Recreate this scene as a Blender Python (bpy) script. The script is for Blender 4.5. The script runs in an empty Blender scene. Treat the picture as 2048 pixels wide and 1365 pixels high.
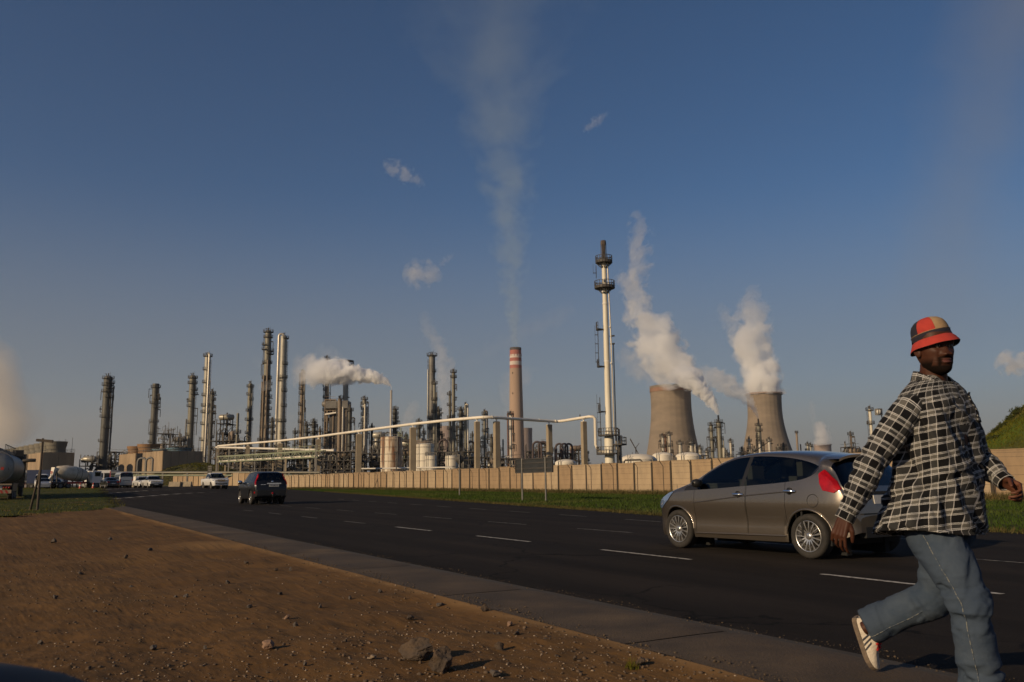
import bpy, bmesh, math, random
import numpy as np
from mathutils import Vector, Matrix, Euler, noise
random.seed(7)
rng = np.random.default_rng(11)
S = bpy.context.scene
COL = S.collection
R = math.radians
# ------------------------------------------------------------------ camera
F_PX, EYE = 1700.0, 1.1
PITCH = math.atan(277.5 / F_PX)
ROLL = -0.012
cam_d = bpy.data.cameras.new('camera')
cam = bpy.data.objects.new('camera', cam_d)
COL.objects.link(cam)
cam_d.sensor_width = 36.0
cam_d.lens = F_PX / 2048.0 * 36.0
cam_d.clip_start = 0.05
cam_d.clip_end = 30000
CAM_M = Matrix.Rotation(math.pi / 2 + PITCH, 3, 'X') @ Matrix.Rotation(ROLL, 3, 'Z')
CAM_P = Vector((0, 0, EYE))
cam.matrix_world = Matrix.Translation(CAM_P) @ CAM_M.to_4x4()
cam_d.dof.use_dof = True
cam_d.dof.focus_distance = 11.0
cam_d.dof.aperture_fstop = 5.6
S.camera = cam
# ------------------------------------------------------------------ sun, sky, exposure
SUN_EL = R(20.0)
SUN_FROM = Vector((-0.78, -0.625, 0)).normalized() * math.cos(SUN_EL) + Vector((0, 0, math.sin(SUN_EL)))
sun_d = bpy.data.lights.new('sun', 'SUN')
sun_d.energy = 4.0
sun_d.angle = R(0.5)
sun_d.color = (1.0, 0.76, 0.48)
sun = bpy.data.objects.new('sun', sun_d)
COL.objects.link(sun)
sun.location = (-40, -40, 60)
sun.rotation_euler = SUN_FROM.to_track_quat('Z', 'Y').to_euler()
W = bpy.data.worlds.new('World')
S.world = W
W.use_nodes = True
wn = W.node_tree
bg = wn.nodes['Background']
sky = wn.nodes.new('ShaderNodeTexSky')
sky.sky_type = 'NISHITA'
sky.sun_disc = False
sky.sun_elevation = SUN_EL
sky.sun_rotation = math.atan2(SUN_FROM.x, SUN_FROM.y)
sky.altitude = 1400
sky.air_density = 1.0
sky.dust_density = 1.2
sky.ozone_density = 2.5
SKY_STR = 0.06
tc = wn.nodes.new('ShaderNodeTexCoord')
sep = wn.nodes.new('ShaderNodeSeparateXYZ')
wn.links.new(tc.outputs['Generated'], sep.inputs[0])
ramp = wn.nodes.new('ShaderNodeValToRGB')
ramp.color_ramp.interpolation = 'EASE'
e = ramp.color_ramp.elements
e[0].position, e[0].color = 0.0, (0.95, 0.95, 0.95, 1)
e[1].position, e[1].color = 0.34, (0.0, 0.0, 0.0, 1)
e2 = ramp.color_ramp.elements.new(0.12)
e2.color = (0.52, 0.52, 0.52, 1)
wn.links.new(sep.outputs['Z'], ramp.inputs[0])
hs = wn.nodes.new('ShaderNodeMix')
hs.data_type = 'RGBA'
wn.links.new(ramp.outputs[0], hs.inputs['Factor'])
hsv = wn.nodes.new('ShaderNodeHueSaturation')
hsv.inputs['Saturation'].default_value = 1.20
hsv.inputs['Hue'].default_value = 0.502
wn.links.new(sky.outputs[0], hsv.inputs['Color'])
wn.links.new(hsv.outputs[0], hs.inputs['A'])
hs.inputs['B'].default_value = (2.85, 2.82, 2.85, 1)
wn.links.new(hs.outputs['Result'], bg.inputs[0])
bg.inputs[1].default_value = SKY_STR
S.view_settings.view_transform = 'Standard'
S.view_settings.look = 'None'
S.view_settings.gamma = 1.0
S.view_settings.use_curve_mapping = False
S.view_settings.exposure = 0.06
S.render.engine = 'CYCLES'
S.cycles.use_denoising = True
S.cycles.max_bounces = 16
S.cycles.diffuse_bounces = 3
S.cycles.glossy_bounces = 3
S.cycles.transmission_bounces = 6
S.cycles.transparent_max_bounces = 12
S.cycles.volume_bounces = 14
S.cycles.volume_step_rate = 0.6
S.cycles.volume_max_steps = 256
S.cycles.caustics_reflective = False
S.cycles.caustics_refractive = False
S.cycles.sample_clamp_indirect = 6.0
# ------------------------------------------------------------------ helpers
def ray(px, py):
 v = CAM_M @ Vector(((px - 1024.0) / F_PX, -(py - 682.5) / F_PX, -1.0))
 return v
def at(px, py, Y):
 d = ray(px, py)
 return CAM_P + d * (Y / d.y)
def gnd(px, py, z=0.0):
 d = ray(px, py)
 return CAM_P + d * ((z - EYE) / d.z)
DV = Vector((-0.495, 0.869, 0)).normalized()      # along the road, away from the camera
NV = Vector((DV.y, -DV.x, 0))                     # across the road, to the right
ROAD_ROT = math.atan2(DV.y, DV.x)
def st(s, t, z=0.0):
 p = DV * s + NV * t
 return Vector((p.x, p.y, z))
def sstep(a, b, x):
 t = np.clip((x - a) / (b - a), 0, 1)
 return t * t * (3 - 2 * t)
def gz(x, y):
 """the ground climbs gently towards the far left"""
 return 0.62 * sstep(0.0, 11.0, -x - 0.26 * y) * sstep(50.0, 95.0, y)
def tag(o, label=None, cat=None, group=None, kind=None):
 if label: o['label'] = label
 if cat: o['category'] = cat
 if group: o['group'] = group
 if kind: o['kind'] = kind
 return o
def empty(name, loc=(0, 0, 0), rz=0.0, label=None, cat=None, group=None):
 o = bpy.data.objects.new(name, None)
 COL.objects.link(o)
 o.location = loc
 o.rotation_euler = (0, 0, rz)
 o.empty_display_size = 0.2
 return tag(o, label, cat, group)
def copy_tree(o, parent=None):
 c = o.copy()
 COL.objects.link(c)
 c.parent = parent
 for ch in list(o.children):
  copy_tree(ch, c)
 return c
def link(name, me, m=None, parent=None, loc=(0, 0, 0)):
 o = bpy.data.objects.new(name, me)
 if m is not None and not me.materials:
  for mm in (m if isinstance(m, (list, tuple)) else [m]):
   me.materials.append(mm)
 o.location = loc
 COL.objects.link(o)
 o.parent = parent
 return o
def np_mesh(name, V, F, smooth=False, uv=None, attrs=None):
 """V (n,3) array; F (m,k) array of equal sized faces"""
 V = np.asarray(V, dtype=np.float32)
 F = np.asarray(F, dtype=np.int32)
 me = bpy.data.meshes.new(name)
 me.vertices.add(len(V))
 me.vertices.foreach_set('co', V.ravel())
 k = F.shape[1]
 me.loops.add(F.size)
 me.loops.foreach_set('vertex_index', F.ravel())
 me.polygons.add(len(F))
 me.polygons.foreach_set('loop_start', np.arange(0, F.size, k, dtype=np.int32))
 me.polygons.foreach_set('loop_total', np.full(len(F), k, dtype=np.int32))
 if smooth:
  me.polygons.foreach_set('use_smooth', np.ones(len(F), dtype=bool))
 me.update(calc_edges=True)
 if uv is not None:
  l = me.uv_layers.new(name='UVMap')
  l.data.foreach_set('uv', np.asarray(uv, dtype=np.float32)[F.ravel()].ravel())
 for an, av in (attrs or {}).items():
  a = me.attributes.new(an, 'FLOAT', 'POINT')
  a.data.foreach_set('value', np.asarray(av, dtype=np.float32).ravel())
 return me
def grid_faces(nr, nc, wrap=False):
 r = np.arange(nr - 1)[:, None]
 c = np.arange(nc if wrap else nc - 1)[None, :]
 c2 = (c + 1) % nc
 a = r * nc + c
 b = r * nc + c2
 d = (r + 1) * nc + c2
 e_ = (r + 1) * nc + c
 return np.stack([a, b, d, e_], -1).reshape(-1, 4)
class MB:
 """collects shapes and links them as one mesh object"""
 def __init__(self):
  self.v, self.f, self.mi, self.sm, self.cur = [], [], [], [], 0
 def add(self, vs, fs, smooth=False):
  b = len(self.v)
  self.v.extend([tuple(p) for p in vs])
  self.f.extend([tuple(b + i for i in q) for q in fs])
  self.mi.extend([self.cur] * len(fs))
  self.sm.extend([smooth] * len(fs))
  return self
 def box(self, c, s, rz=0.0, M=None):
  c = Vector(c)
  hx, hy, hz = s[0] / 2, s[1] / 2, s[2] / 2
  m = Matrix.Rotation(rz, 3, 'Z') if M is None else M
  vs = [c + m @ Vector((x, y, z)) for z in (-hz, hz) for (x, y) in ((-hx, -hy), (hx, -hy), (hx, hy), (-hx, hy))]
  return self.add(vs, [(3, 2, 1, 0), (4, 5, 6, 7), (0, 1, 5, 4), (1, 2, 6, 5), (2, 3, 7, 6), (3, 0, 4, 7)])
 def bar(self, p0, p1, w, h=None):
  """square bar between two points"""
  p0, p1 = Vector(p0), Vector(p1)
  h = w if h is None else h
  d = p1 - p0
  L = d.length
  if L < 1e-6: return self
  z = d / L
  up = Vector((0, 0, 1)) if abs(z.z) < 0.95 else Vector((1, 0, 0))
  x = z.cross(up).normalized()
  y = z.cross(x)
  m = Matrix((x, y, z)).transposed()
  return self.box((p0 + p1) / 2, (w, h, L), M=m)
 def tube(self, pts, r, n=8, cap=True, smooth=True):
  pts = [Vector(p) for p in pts]
  rs = r if isinstance(r, (list, tuple, np.ndarray)) else [r] * len(pts)
  N = len(pts)
  vs, fs = [], []
  prev = None
  for i, p in enumerate(pts):
   d = (pts[min(i + 1, N - 1)] - pts[max(i - 1, 0)])
   d = d.normalized() if d.length > 1e-9 else Vector((0, 0, 1))
   if prev is None:
    up = Vector((0, 0, 1)) if abs(d.z) < 0.9 else Vector((1, 0, 0))
    x = d.cross(up).normalized()
   else:
    x = (prev - d * prev.dot(d)).normalized()
   prev = x
   y = d.cross(x)
   for k in range(n):
    a = 2 * math.pi * k / n
    vs.append(p + (x * math.cos(a) + y * math.sin(a)) * rs[i])
  for i in range(N - 1):
   for k in range(n):
    k2 = (k + 1) % n
    fs.append((i * n + k, i * n + k2, (i + 1) * n + k2, (i + 1) * n + k))
  self.add(vs, fs, smooth)
  if cap:
   self.add(vs[:n], [tuple(reversed(range(n)))])
   self.add(vs[-n:], [tuple(range(n))])
  return self
 def lathe(self, prof, n=16, c=(0, 0, 0), axis='z', smooth=True, M=None):
  """prof: (radius, height) list"""
  c = Vector(c)
  vs, fs = [], []
  for (r, h) in prof:
   for k in range(n):
    a = 2 * math.pi * k / n
    p = Vector((r * math.cos(a), r * math.sin(a), h))
    if axis == 'y': p = Vector((p.x, p.z, p.y))
    if axis == 'x': p = Vector((p.z, p.x, p.y))
    if M is not None: p = M @ p
    vs.append(c + p)
  for i in range(len(prof) - 1):
   for k in range(n):
    k2 = (k + 1) % n
    fs.append((i * n + k, i * n + k2, (i + 1) * n + k2, (i + 1) * n + k))
  return self.add(vs, fs, smooth)
 def prism(self, poly, z0, z1):
  n = len(poly)
  vs = [(x, y, z0) for x, y in poly] + [(x, y, z1) for x, y in poly]
  fs = [tuple(reversed(range(n))), tuple(range(n, 2 * n))]
  fs += [(i, (i + 1) % n, n + (i + 1) % n, n + i) for i in range(n)]
  return self.add(vs, fs)
 def xform(self, M):
  self.v = [tuple(M @ Vector(p)) for p in self.v]
  return self
 def mesh(self, name):
  me = bpy.data.meshes.new(name)
  me.from_pydata(self.v, [], self.f)
  me.polygons.foreach_set('material_index', self.mi)
  me.polygons.foreach_set('use_smooth', self.sm)
  me.update()
  return me
 def build(self, name, m, parent=None, loc=(0, 0, 0)):
  me = self.mesh(name)
  return link(name, me, m, parent, loc)
# ------------------------------------------------------------------ materials
def mat(name, col, col2=None, scale=2.0, detail=6.0, rough=0.8, metal=0.0, bump=0.0, bscale=None,
  lo=0.35, hi=0.65, coat=0.0, spec=0.5, stretch=None, col3=None, scale3=0.3, lo3=0.45, hi3=0.7, rvar=0.0):
 m = bpy.data.materials.new(name)
 m.use_nodes = True
 nt = m.node_tree
 b = nt.nodes['Principled BSDF']
 b.inputs['Roughness'].default_value = rough
 b.inputs['Metallic'].default_value = metal
 b.inputs['Coat Weight'].default_value = coat
 b.inputs['Coat Roughness'].default_value = 0.05
 b.inputs['Specular IOR Level'].default_value = spec
 b.inputs['Base Color'].default_value = (*col, 1)
 tcn = nt.nodes.new('ShaderNodeTexCoord')
 vec = tcn.outputs['Object']
 if stretch is not None:
  mp = nt.nodes.new('ShaderNodeMapping')
  mp.inputs['Scale'].default_value = stretch
  nt.links.new(vec, mp.inputs[0])
  vec = mp.outputs[0]
 if col2 is not None:
  def layer(sc, l, h, a, c2):
   n = nt.nodes.new('ShaderNodeTexNoise')
   n.inputs['Scale'].default_value = sc
   n.inputs['Detail'].default_value = detail
   n.inputs['Roughness'].default_value = 0.62
   nt.links.new(vec, n.inputs['Vector'])
   rp = nt.nodes.new('ShaderNodeMapRange')
   rp.inputs['From Min'].default_value = l
   rp.inputs['From Max'].default_value = h
   nt.links.new(n.outputs['Fac'], rp.inputs['Value'])
   mx = nt.nodes.new('ShaderNodeMix')
   mx.data_type = 'RGBA'
   nt.links.new(rp.outputs[0], mx.inputs['Factor'])
   if isinstance(a, tuple): mx.inputs['A'].default_value = (*a, 1)
   else: nt.links.new(a, mx.inputs['A'])
   mx.inputs['B'].default_value = (*c2, 1)
   return mx.outputs['Result'], rp.outputs[0]
  out, fac = layer(scale, lo, hi, col, col2)
  if col3 is not None:
   out, _ = layer(scale3, lo3, hi3, out, col3)
  nt.links.new(out, b.inputs['Base Color'])
  if rvar:
   mr = nt.nodes.new('ShaderNodeMapRange')
   mr.inputs['To Min'].default_value = max(0.02, rough - rvar)
   mr.inputs['To Max'].default_value = min(1, rough + rvar)
   nt.links.new(fac, mr.inputs['Value'])
   nt.links.new(mr.outputs[0], b.inputs['Roughness'])
 if bump:
  n = nt.nodes.new('ShaderNodeTexNoise')
  n.inputs['Scale'].default_value = bscale or scale * 4
  n.inputs['Detail'].default_value = 5
  nt.links.new(vec, n.inputs['Vector'])
  bp = nt.nodes.new('ShaderNodeBump')
  bp.inputs['Strength'].default_value = bump
  bp.inputs['Distance'].default_value = 0.02
  nt.links.new(n.outputs['Fac'], bp.inputs['Height'])
  nt.links.new(bp.outputs[0], b.inputs['Normal'])
 return m
M = {}
M['asphalt'] = mat('asphalt', (0.036, 0.033, 0.031), (0.058, 0.052, 0.047), 0.6, 8, 0.88, bump=0.35, bscale=90, col3=(0.028, 0.026, 0.025), scale3=0.13)
M['concrete_slab'] = mat('concrete_slab', (0.072, 0.046, 0.024), (0.040, 0.026, 0.0145), 1.3, 9, 0.9, bump=0.4, bscale=60, col3=(0.125, 0.082, 0.042), scale3=0.7, lo3=0.52, hi3=0.75)
M['road_paint'] = mat('road_paint', (0.46, 0.43, 0.38), (0.05, 0.045, 0.04), 14, 6, 0.8, lo=0.46, hi=0.66)
M['wall_panel'] = mat('wall_panel', (0.36, 0.258, 0.152), (0.29, 0.20, 0.118), 0.9, 8, 0.9, bump=0.15, bscale=12, col3=(0.20, 0.15, 0.10), scale3=0.45, stretch=(1, 1, 0.4))
M['wall_panel_pale'] = mat('wall_panel_pale', (0.40, 0.30, 0.19), (0.32, 0.24, 0.15), 0.9, 8, 0.9, bump=0.15, bscale=12, col3=(0.21, 0.165, 0.12), scale3=0.5, stretch=(1, 1, 0.4))
M['wall_panel_dark'] = mat('wall_panel_dark', (0.31, 0.215, 0.125), (0.25, 0.172, 0.10), 0.9, 8, 0.9, bump=0.15, bscale=12, col3=(0.17, 0.125, 0.085), scale3=0.5, stretch=(1, 1, 0.4))
M['wall_post'] = mat('wall_post', (0.05, 0.04, 0.03), (0.035, 0.028, 0.02), 3, 5, 0.9)
M['pylon'] = mat('pylon_concrete', (0.33, 0.27, 0.185), (0.26, 0.21, 0.145), 0.5, 7, 0.9, bump=0.2, bscale=8, col3=(0.2, 0.165, 0.12), scale3=0.2)
M['tower_concrete'] = mat('tower_concrete', (0.245, 0.195, 0.147), (0.195, 0.157, 0.12), 0.05, 9, 0.95, col3=(0.155, 0.125, 0.097), scale3=0.02, lo3=0.5, hi3=0.75, stretch=(.7, .7, 2.2))
M['tower_far'] = mat('tower_far_concrete', (0.28, 0.22, 0.19), (0.23, 0.18, 0.16), 0.03, 7, 0.95)
M['chimney_concrete'] = mat('chimney_concrete', (0.36, 0.258, 0.19), (0.30, 0.215, 0.16), 0.05, 8, 0.95, stretch=(1, 1, 0.3))
M['red_paint'] = mat('faded_red_paint', (0.36, 0.125, 0.10), (0.30, 0.11, 0.09), 0.2, 6, 0.8)
M['white_paint'] = mat('weathered_white_paint', (0.72, 0.68, 0.60), (0.60, 0.55, 0.47), 0.4, 6, 0.6)
M['pipe_white'] = mat('pipe_white', (0.80, 0.74, 0.63), (0.70, 0.63, 0.52), 0.25, 5, 0.45)
M['steel_dark'] = mat('dark_steel', (0.045, 0.045, 0.045), (0.075, 0.065, 0.055), 0.6, 5, 0.65, 0.2)
M['steel_mid'] = mat('grey_steel', (0.19, 0.18, 0.16), (0.13, 0.12, 0.11), 0.4, 5, 0.6, 0.15)
M['steel_olive'] = mat('olive_cladding', (0.205, 0.19, 0.145), (0.15, 0.14, 0.112), 0.25, 6, 0.5, 0.15, stretch=(1, 1, 0.35))
M['cladding'] = mat('aluminium_cladding', (0.38, 0.35, 0.28), (0.27, 0.25, 0.21), 0.25, 6, 0.42, 0.25, stretch=(1, 1, 0.3))
M['cladding_bright'] = mat('bright_cladding', (0.58, 0.53, 0.44), (0.42, 0.38, 0.32), 0.3, 6, 0.38, 0.3)
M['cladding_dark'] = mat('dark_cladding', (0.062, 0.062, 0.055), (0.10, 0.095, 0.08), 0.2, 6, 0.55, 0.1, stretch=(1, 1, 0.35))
M['cladding_brown'] = mat('rusty_cladding', (0.24, 0.18, 0.125), (0.18, 0.14, 0.105), 0.3, 6, 0.6, 0.1, stretch=(1, 1, 0.3))
M['rust'] = mat('rust_red_steel', (0.15, 0.065, 0.04), (0.10, 0.055, 0.04), 0.7, 5, 0.8)
M['flare_white'] = mat('flare_stack_white', (0.70, 0.65, 0.53), (0.60, 0.54, 0.42), 0.3, 6, 0.55, col3=(0.42, 0.33, 0.22), scale3=0.18, lo3=0.58, hi3=0.75, stretch=(1, 1, 0.4))
M['tank_white'] = mat('tank_white', (0.74, 0.68, 0.56), (0.62, 0.56, 0.46), 0.4, 6, 0.6, stretch=(1, 1, 0.3))
M['tank_rusty'] = mat('tank_rust_streaked', (0.70, 0.62, 0.48), (0.56, 0.46, 0.33), 0.5, 6, 0.65, col3=(0.25, 0.115, 0.05), scale3=0.75, lo3=0.46, hi3=0.60, stretch=(1, 1, 0.13))
M['green_steel'] = mat('green_painted_steel', (0.25, 0.28, 0.19), (0.19, 0.21, 0.14), 1, 5, 0.6)
M['cool_concrete'] = mat('precast_panel', (0.36, 0.265, 0.165), (0.29, 0.21, 0.135), 0.6, 6, 0.9, stretch=(1, 1, 0.3), col3=(0.22, 0.165, 0.11), scale3=0.2)
M['fan_grey'] = mat('fan_stack_cladding', (0.20, 0.18, 0.14), (0.15, 0.135, 0.105), 0.5, 5, 0.8)
M['fan_orange'] = mat('fan_stack_timber', (0.30, 0.17, 0.08), (0.23, 0.13, 0.065), 0.5, 5, 0.8)
M['blue_paint'] = mat('pale_blue_paint', (0.22, 0.42, 0.55), (0.17, 0.33, 0.45), 1, 4, 0.6)
M['black'] = mat('black_rubber', (0.012, 0.012, 0.012), rough=0.85)
M['post_steel'] = mat('galvanised_post', (0.19, 0.18, 0.165), (0.12, 0.115, 0.105), 3, 5, 0.55, 0.4)
M['fence_steel'] = mat('fence_post_paint', (0.045, 0.035, 0.028), (0.07, 0.05, 0.035), 2, 5, 0.8)
M['sign_back'] = mat('sign_back_aluminium', (0.062, 0.064, 0.062), (0.045, 0.047, 0.046), 1.2, 5, 0.5, 0.5)
M['timber_pole'] = mat('weathered_timber', (0.085, 0.065, 0.05), (0.05, 0.04, 0.03), 6, 6, 0.9, stretch=(1, 1, 0.1))
# ================================================================== SETTING
def t_far(s):
 """t of the far edge of the road: it widens into the turning away on the left"""
 s = np.asarray(s, dtype=float)
 return np.where(s < 14, 16.3, 16.3 + 0.175 * np.maximum(0, s - 18.5) * sstep(14, 24, s))
T_LOW, T_UP = 3.52, 4.60
# ---- distant ground (one sheet out to the horizon)
def sym_pow(n, far, p):
 u = np.linspace(-1, 1, n)
 return np.sign(u) * np.abs(u) ** p * far
gx = sym_pow(161, 9000, 3.0)
gy = np.concatenate([np.linspace(-60, -4, 8), np.linspace(0, 200, 60), np.geomspace(215, 9000, 40)])
GX, GY = np.meshgrid(gx, gy)
GZ = gz(GX, GY) - 0.16
V = np.stack([GX, GY, GZ], -1).reshape(-1, 3)
M['ground_far'] = mat('dry_plant_ground', (0.10, 0.082, 0.055), (0.075, 0.078, 0.04), 0.06, 8, 0.95, bump=0.3, bscale=3)
tag(link('ground', np_mesh('ground', V, grid_faces(len(gy), len(gx)), True), M['ground_far']), kind='structure')
# ---- road
rs_ = np.concatenate([np.linspace(-40, 0, 12), np.linspace(1, 60, 60), np.linspace(62, 190, 65)])
rt_ = np.linspace(0, 1, 60)
RS, RT = np.meshgrid(rs_, rt_, indexing='ij')
TF = t_far(RS)
TL = np.where(RS > 47, T_UP - 0.06 - (RS - 47) * 1.55, T_UP - 0.06)
TT = TL + (TF - TL) * RT
X = DV.x * RS + NV.x * TT
Y = DV.y * RS + NV.y * TT
ZR = gz(X, Y) - 0.0
V = np.stack([X, Y, ZR], -1).reshape(-1, 3)
def asphalt_mat():
 m = bpy.data.materials.new('road_asphalt')
 m.use_nodes = True
 nt = m.node_tree
 N, L = nt.nodes, nt.links
 b = N['Principled BSDF']
 b.inputs['Roughness'].default_value = 0.95
 b.inputs['Specular IOR Level'].default_value = 0.12
 tcn = N.new('ShaderNodeTexCoord')
 rot = N.new('ShaderNodeMapping')
 rot.vector_type = 'TEXTURE'
 rot.inputs['Rotation'].default_value = (0, 0, ROAD_ROT)
 L.new(tcn.outputs['Object'], rot.inputs[0])
 def nz(scale, stretch, detail=7, rough=0.6):
  mp = N.new('ShaderNodeMapping')
  mp.inputs['Scale'].default_value = stretch
  L.new(rot.outputs[0], mp.inputs[0])
  n = N.new('ShaderNodeTexNoise')
  n.inputs['Scale'].default_value = scale
  n.inputs['Detail'].default_value = detail
  n.inputs['Roughness'].default_value = rough
  L.new(mp.outputs[0], n.inputs[0])
  return n.outputs['Fac']
 def rng_(v, a, b_, c=0.0, d=1.0):
  r = N.new('ShaderNodeMapRange')
  for k, x in zip(('From Min', 'From Max', 'To Min', 'To Max'), (a, b_, c, d)):
   r.inputs[k].default_value = x
  L.new(v, r.inputs['Value'])
  return r.outputs[0]
 def mix(f, a, c):
  mx = N.new('ShaderNodeMix')
  mx.data_type = 'RGBA'
  L.new(f, mx.inputs['Factor'])
  if isinstance(a, tuple): mx.inputs['A'].default_value = (*a, 1)
  else: L.new(a, mx.inputs['A'])
  mx.inputs['B'].default_value = (*c, 1)
  return mx.outputs['Result']
 c = mix(rng_(nz(1.0, (0.12, 1.3, 1)), 0.38, 0.66), (0.0125, 0.0100, 0.0082), (0.0270, 0.0208, 0.0165))
 c = mix(rng_(nz(0.35, (0.25, 1, 1)), 0.5, 0.72), c, (0.013, 0.011, 0.0098))
 c = mix(rng_(nz(60, (1, 1, 1), 3), 0.55, 0.75, 0, 0.55), c, (0.065, 0.054, 0.045))
 c = mix(rng_(nz(2.2, (0.3, 1, 1), 9, 0.7), 0.60, 0.72, 0, 0.6), c, (0.055, 0.038, 0.023))
 sx = N.new('ShaderNodeSeparateXYZ')
 L.new(rot.outputs[0], sx.inputs[0])
 def ma(op, a, b_=None):
  n = N.new('ShaderNodeMath')
  n.operation = op
  for i, x in enumerate((a, b_)):
   if x is None: continue
   if isinstance(x, (int, float)): n.inputs[i].default_value = x
   else: L.new(x, n.inputs[i])
  return n.outputs[0]
 tr = ma('COSINE', ma('MULTIPLY', ma('ADD', sx.outputs['Y'], 7.95), 6.2832 / 1.6))
 tr = ma('MULTIPLY', rng_(tr, 0.1, 1.0), nz(0.5, (0.08, 0.6, 1), 4))
 c = mix(ma('MULTIPLY', tr, 0.8), c, (0.0085, 0.007, 0.0062))
 vo = N.new('ShaderNodeTexVoronoi')
 vo.feature = 'DISTANCE_TO_EDGE'
 vo.inputs['Scale'].default_value = 0.28
 wv = N.new('ShaderNodeVectorMath')
 wv.operation = 'MULTIPLY_ADD'
 nn = N.new('ShaderNodeTexNoise')
 nn.inputs['Scale'].default_value = 1.1
 nn.inputs['Detail'].default_value = 6
 L.new(rot.outputs[0], nn.inputs[0])
 L.new(nn.outputs['Color'], wv.inputs[0])
 wv.inputs[1].default_value = (1.6, 1.6, 0)
 L.new(rot.outputs[0], wv.inputs[2])
 L.new(wv.outputs[0], vo.inputs['Vector'])
 c = mix(ma('MULTIPLY', rng_(vo.outputs['Distance'], 0.010, 0.003), rng_(nz(0.12, (1, 1, 1), 2), 0.5, 0.56)), c, (0.004, 0.0035, 0.003))
 L.new(c, b.inputs['Base Color'])
 bp = N.new('ShaderNodeBump')
 bp.inputs['Strength'].default_value = 0.5
 bp.inputs['Distance'].default_value = 0.012
 L.new(nz(70, (1, 1, 1), 4), bp.inputs['Height'])
 L.new(bp.outputs[0], b.inputs['Normal'])
 return m
M['road'] = asphalt_mat()
road = tag(link('road', np_mesh('road', V, grid_faces(len(rs_), 60), True), M['road']), kind='structure')
# ---- lane markings: worn dashes, each a part of the road
M['road_paint_faint'] = mat('worn_road_paint', (0.22, 0.20, 0.175), (0.02, 0.017, 0.014), 11, 6, 0.85, lo=0.40, hi=0.60)
def dash(s0, t0, s1, t1, w=0.10, m=None):
 p0, p1 = st(s0, t0), st(s1, t1)
 d = (p1 - p0).normalized()
 n = Vector((d.y, -d.x, 0)) * (w / 2)
 mb = MB()
 k = 4
 vs = []
 for i in range(k + 1):
  p = p0.lerp(p1, i / k)
  z = float(gz(p.x, p.y)) + 0.005
  vs += [(p.x + n.x, p.y + n.y, z), (p.x - n.x, p.y - n.y, z)]
 mb.add(vs, [(2 * i, 2 * i + 2, 2 * i + 3, 2 * i + 1) for i in range(k)])
 return mb.build('lane_marking', m or M['road_paint'], road)
def pxst(px, py):
 p = gnd(px, py)
 return p.dot(DV), p.dot(NV)
sA = [pxst(x, y)[0] for x, y in ((1668, 1145), (1380, 1114), (1200, 1096), (1060, 1081), (960, 1071), (860, 1058.5), (780, 1050))]
for a, b_ in ((-6.5, sA[0] - 5.0), (sA[1] + 0.0, sA[2]), (sA[3], sA[4]), (sA[5], sA[6])):
 pass
per = (sA[3] - sA[1])
for k in range(-3, 7):
 s0 = sA[1] - 0.35 + per * k
 dash(s0, 7.95, s0 + (sA[2] - sA[1]) * (1.0 if k < 3 else 0.8), 7.95, 0.085, None if k < 3 else M['road_paint_faint'])
for k in range(-2, 9):
 s0 = sA[1] + 0.5 + per * k
 dash(s0, 10.9, s0 + 2.0, 10.9, 0.075, M['road_paint_faint'])
for k in range(-3, 12):
 s0 = 9.5 + 3.9 * k
 s1 = s0 + 1.7
 tc_ = lambda s: 14.1 + 0.098 * (s - 16.9)
 dash(s0, tc_(s0), s1, tc_(s1), 0.08, M['road_paint_faint'])
for (x0, y0, x1, y1, n) in ((226, 1001, 440, 991, 9), (214, 995.5, 300, 992, 5), (286, 987.5, 420, 984, 6),
       (212, 991, 270, 988, 4), (300, 992.0, 440, 989, 5)):
 for i in range(n):
  a, b_ = (i + 0.1) / n, (i + 0.62) / n
  s0, t0 = pxst(x0 + (x1 - x0) * a, y0 + (y1 - y0) * a)
  s1, t1 = pxst(x0 + (x1 - x0) * b_, y0 + (y1 - y0) * b_)
  dash(s0, t0, s1, t1, 0.5)
# ---- concrete edge strip, slab by slab
strip = tag(empty('concrete_strip', st(0, T_LOW)), kind='structure')
strip['kind'] = 'structure'
joint0 = pxst(940, 1190)[0]
SL = 2.9
for k in range(-5, 16):
 s0, s1 = joint0 + SL * k + 0.012, joint0 + SL * (k + 1) - 0.012
 n, q = 14, 7
 vs, fs = [], []
 r_ = random.Random(k)
 tilt = r_.uniform(-0.006, 0.006)
 for i in range(n + 1):
  s = s0 + (s1 - s0) * i / n
  for j in range(q):
   t = T_LOW + (T_UP - T_LOW) * j / (q - 1)
   if j == q - 1: t += 0.05 * noise.noise((s * 1.7, 3.1, 0)) + 0.03 * noise.noise((s * 6, 1.1, 0))
   p = st(s, t)
   z = 0.022 + tilt * (i / n - 0.5) + 0.004 * noise.noise((s * 2, t * 2, 0))
   if j == q - 1: z = -0.01
   if i in (0, n): z -= 0.008
   vs.append((p.x, p.y, z))
 for i in range(n):
  for j in range(q - 1):
   a = i * q + j
   fs.append((a, a + q, a + q + 1, a + 1))
 mb = MB().add(vs, fs, True)
 p = Vector(st(0, T_LOW))
 mb.v = [tuple(Vector(x) - p) for x in mb.v]
 mb.build('slab', M['concrete_slab'], strip)
mb = MB()
a = Vector(st(0, T_LOW))
for (s0, s1) in ((-14, 50),):
 q = [st(s0, T_LOW), st(s0, T_UP), st(s1, T_UP), st(s1, T_LOW)]
 mb.add([(p.x - a.x, p.y - a.y, 0.004) for p in q], [(3, 2, 1, 0)])
mb.build('joint_bed', M['wall_post'], strip)
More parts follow.
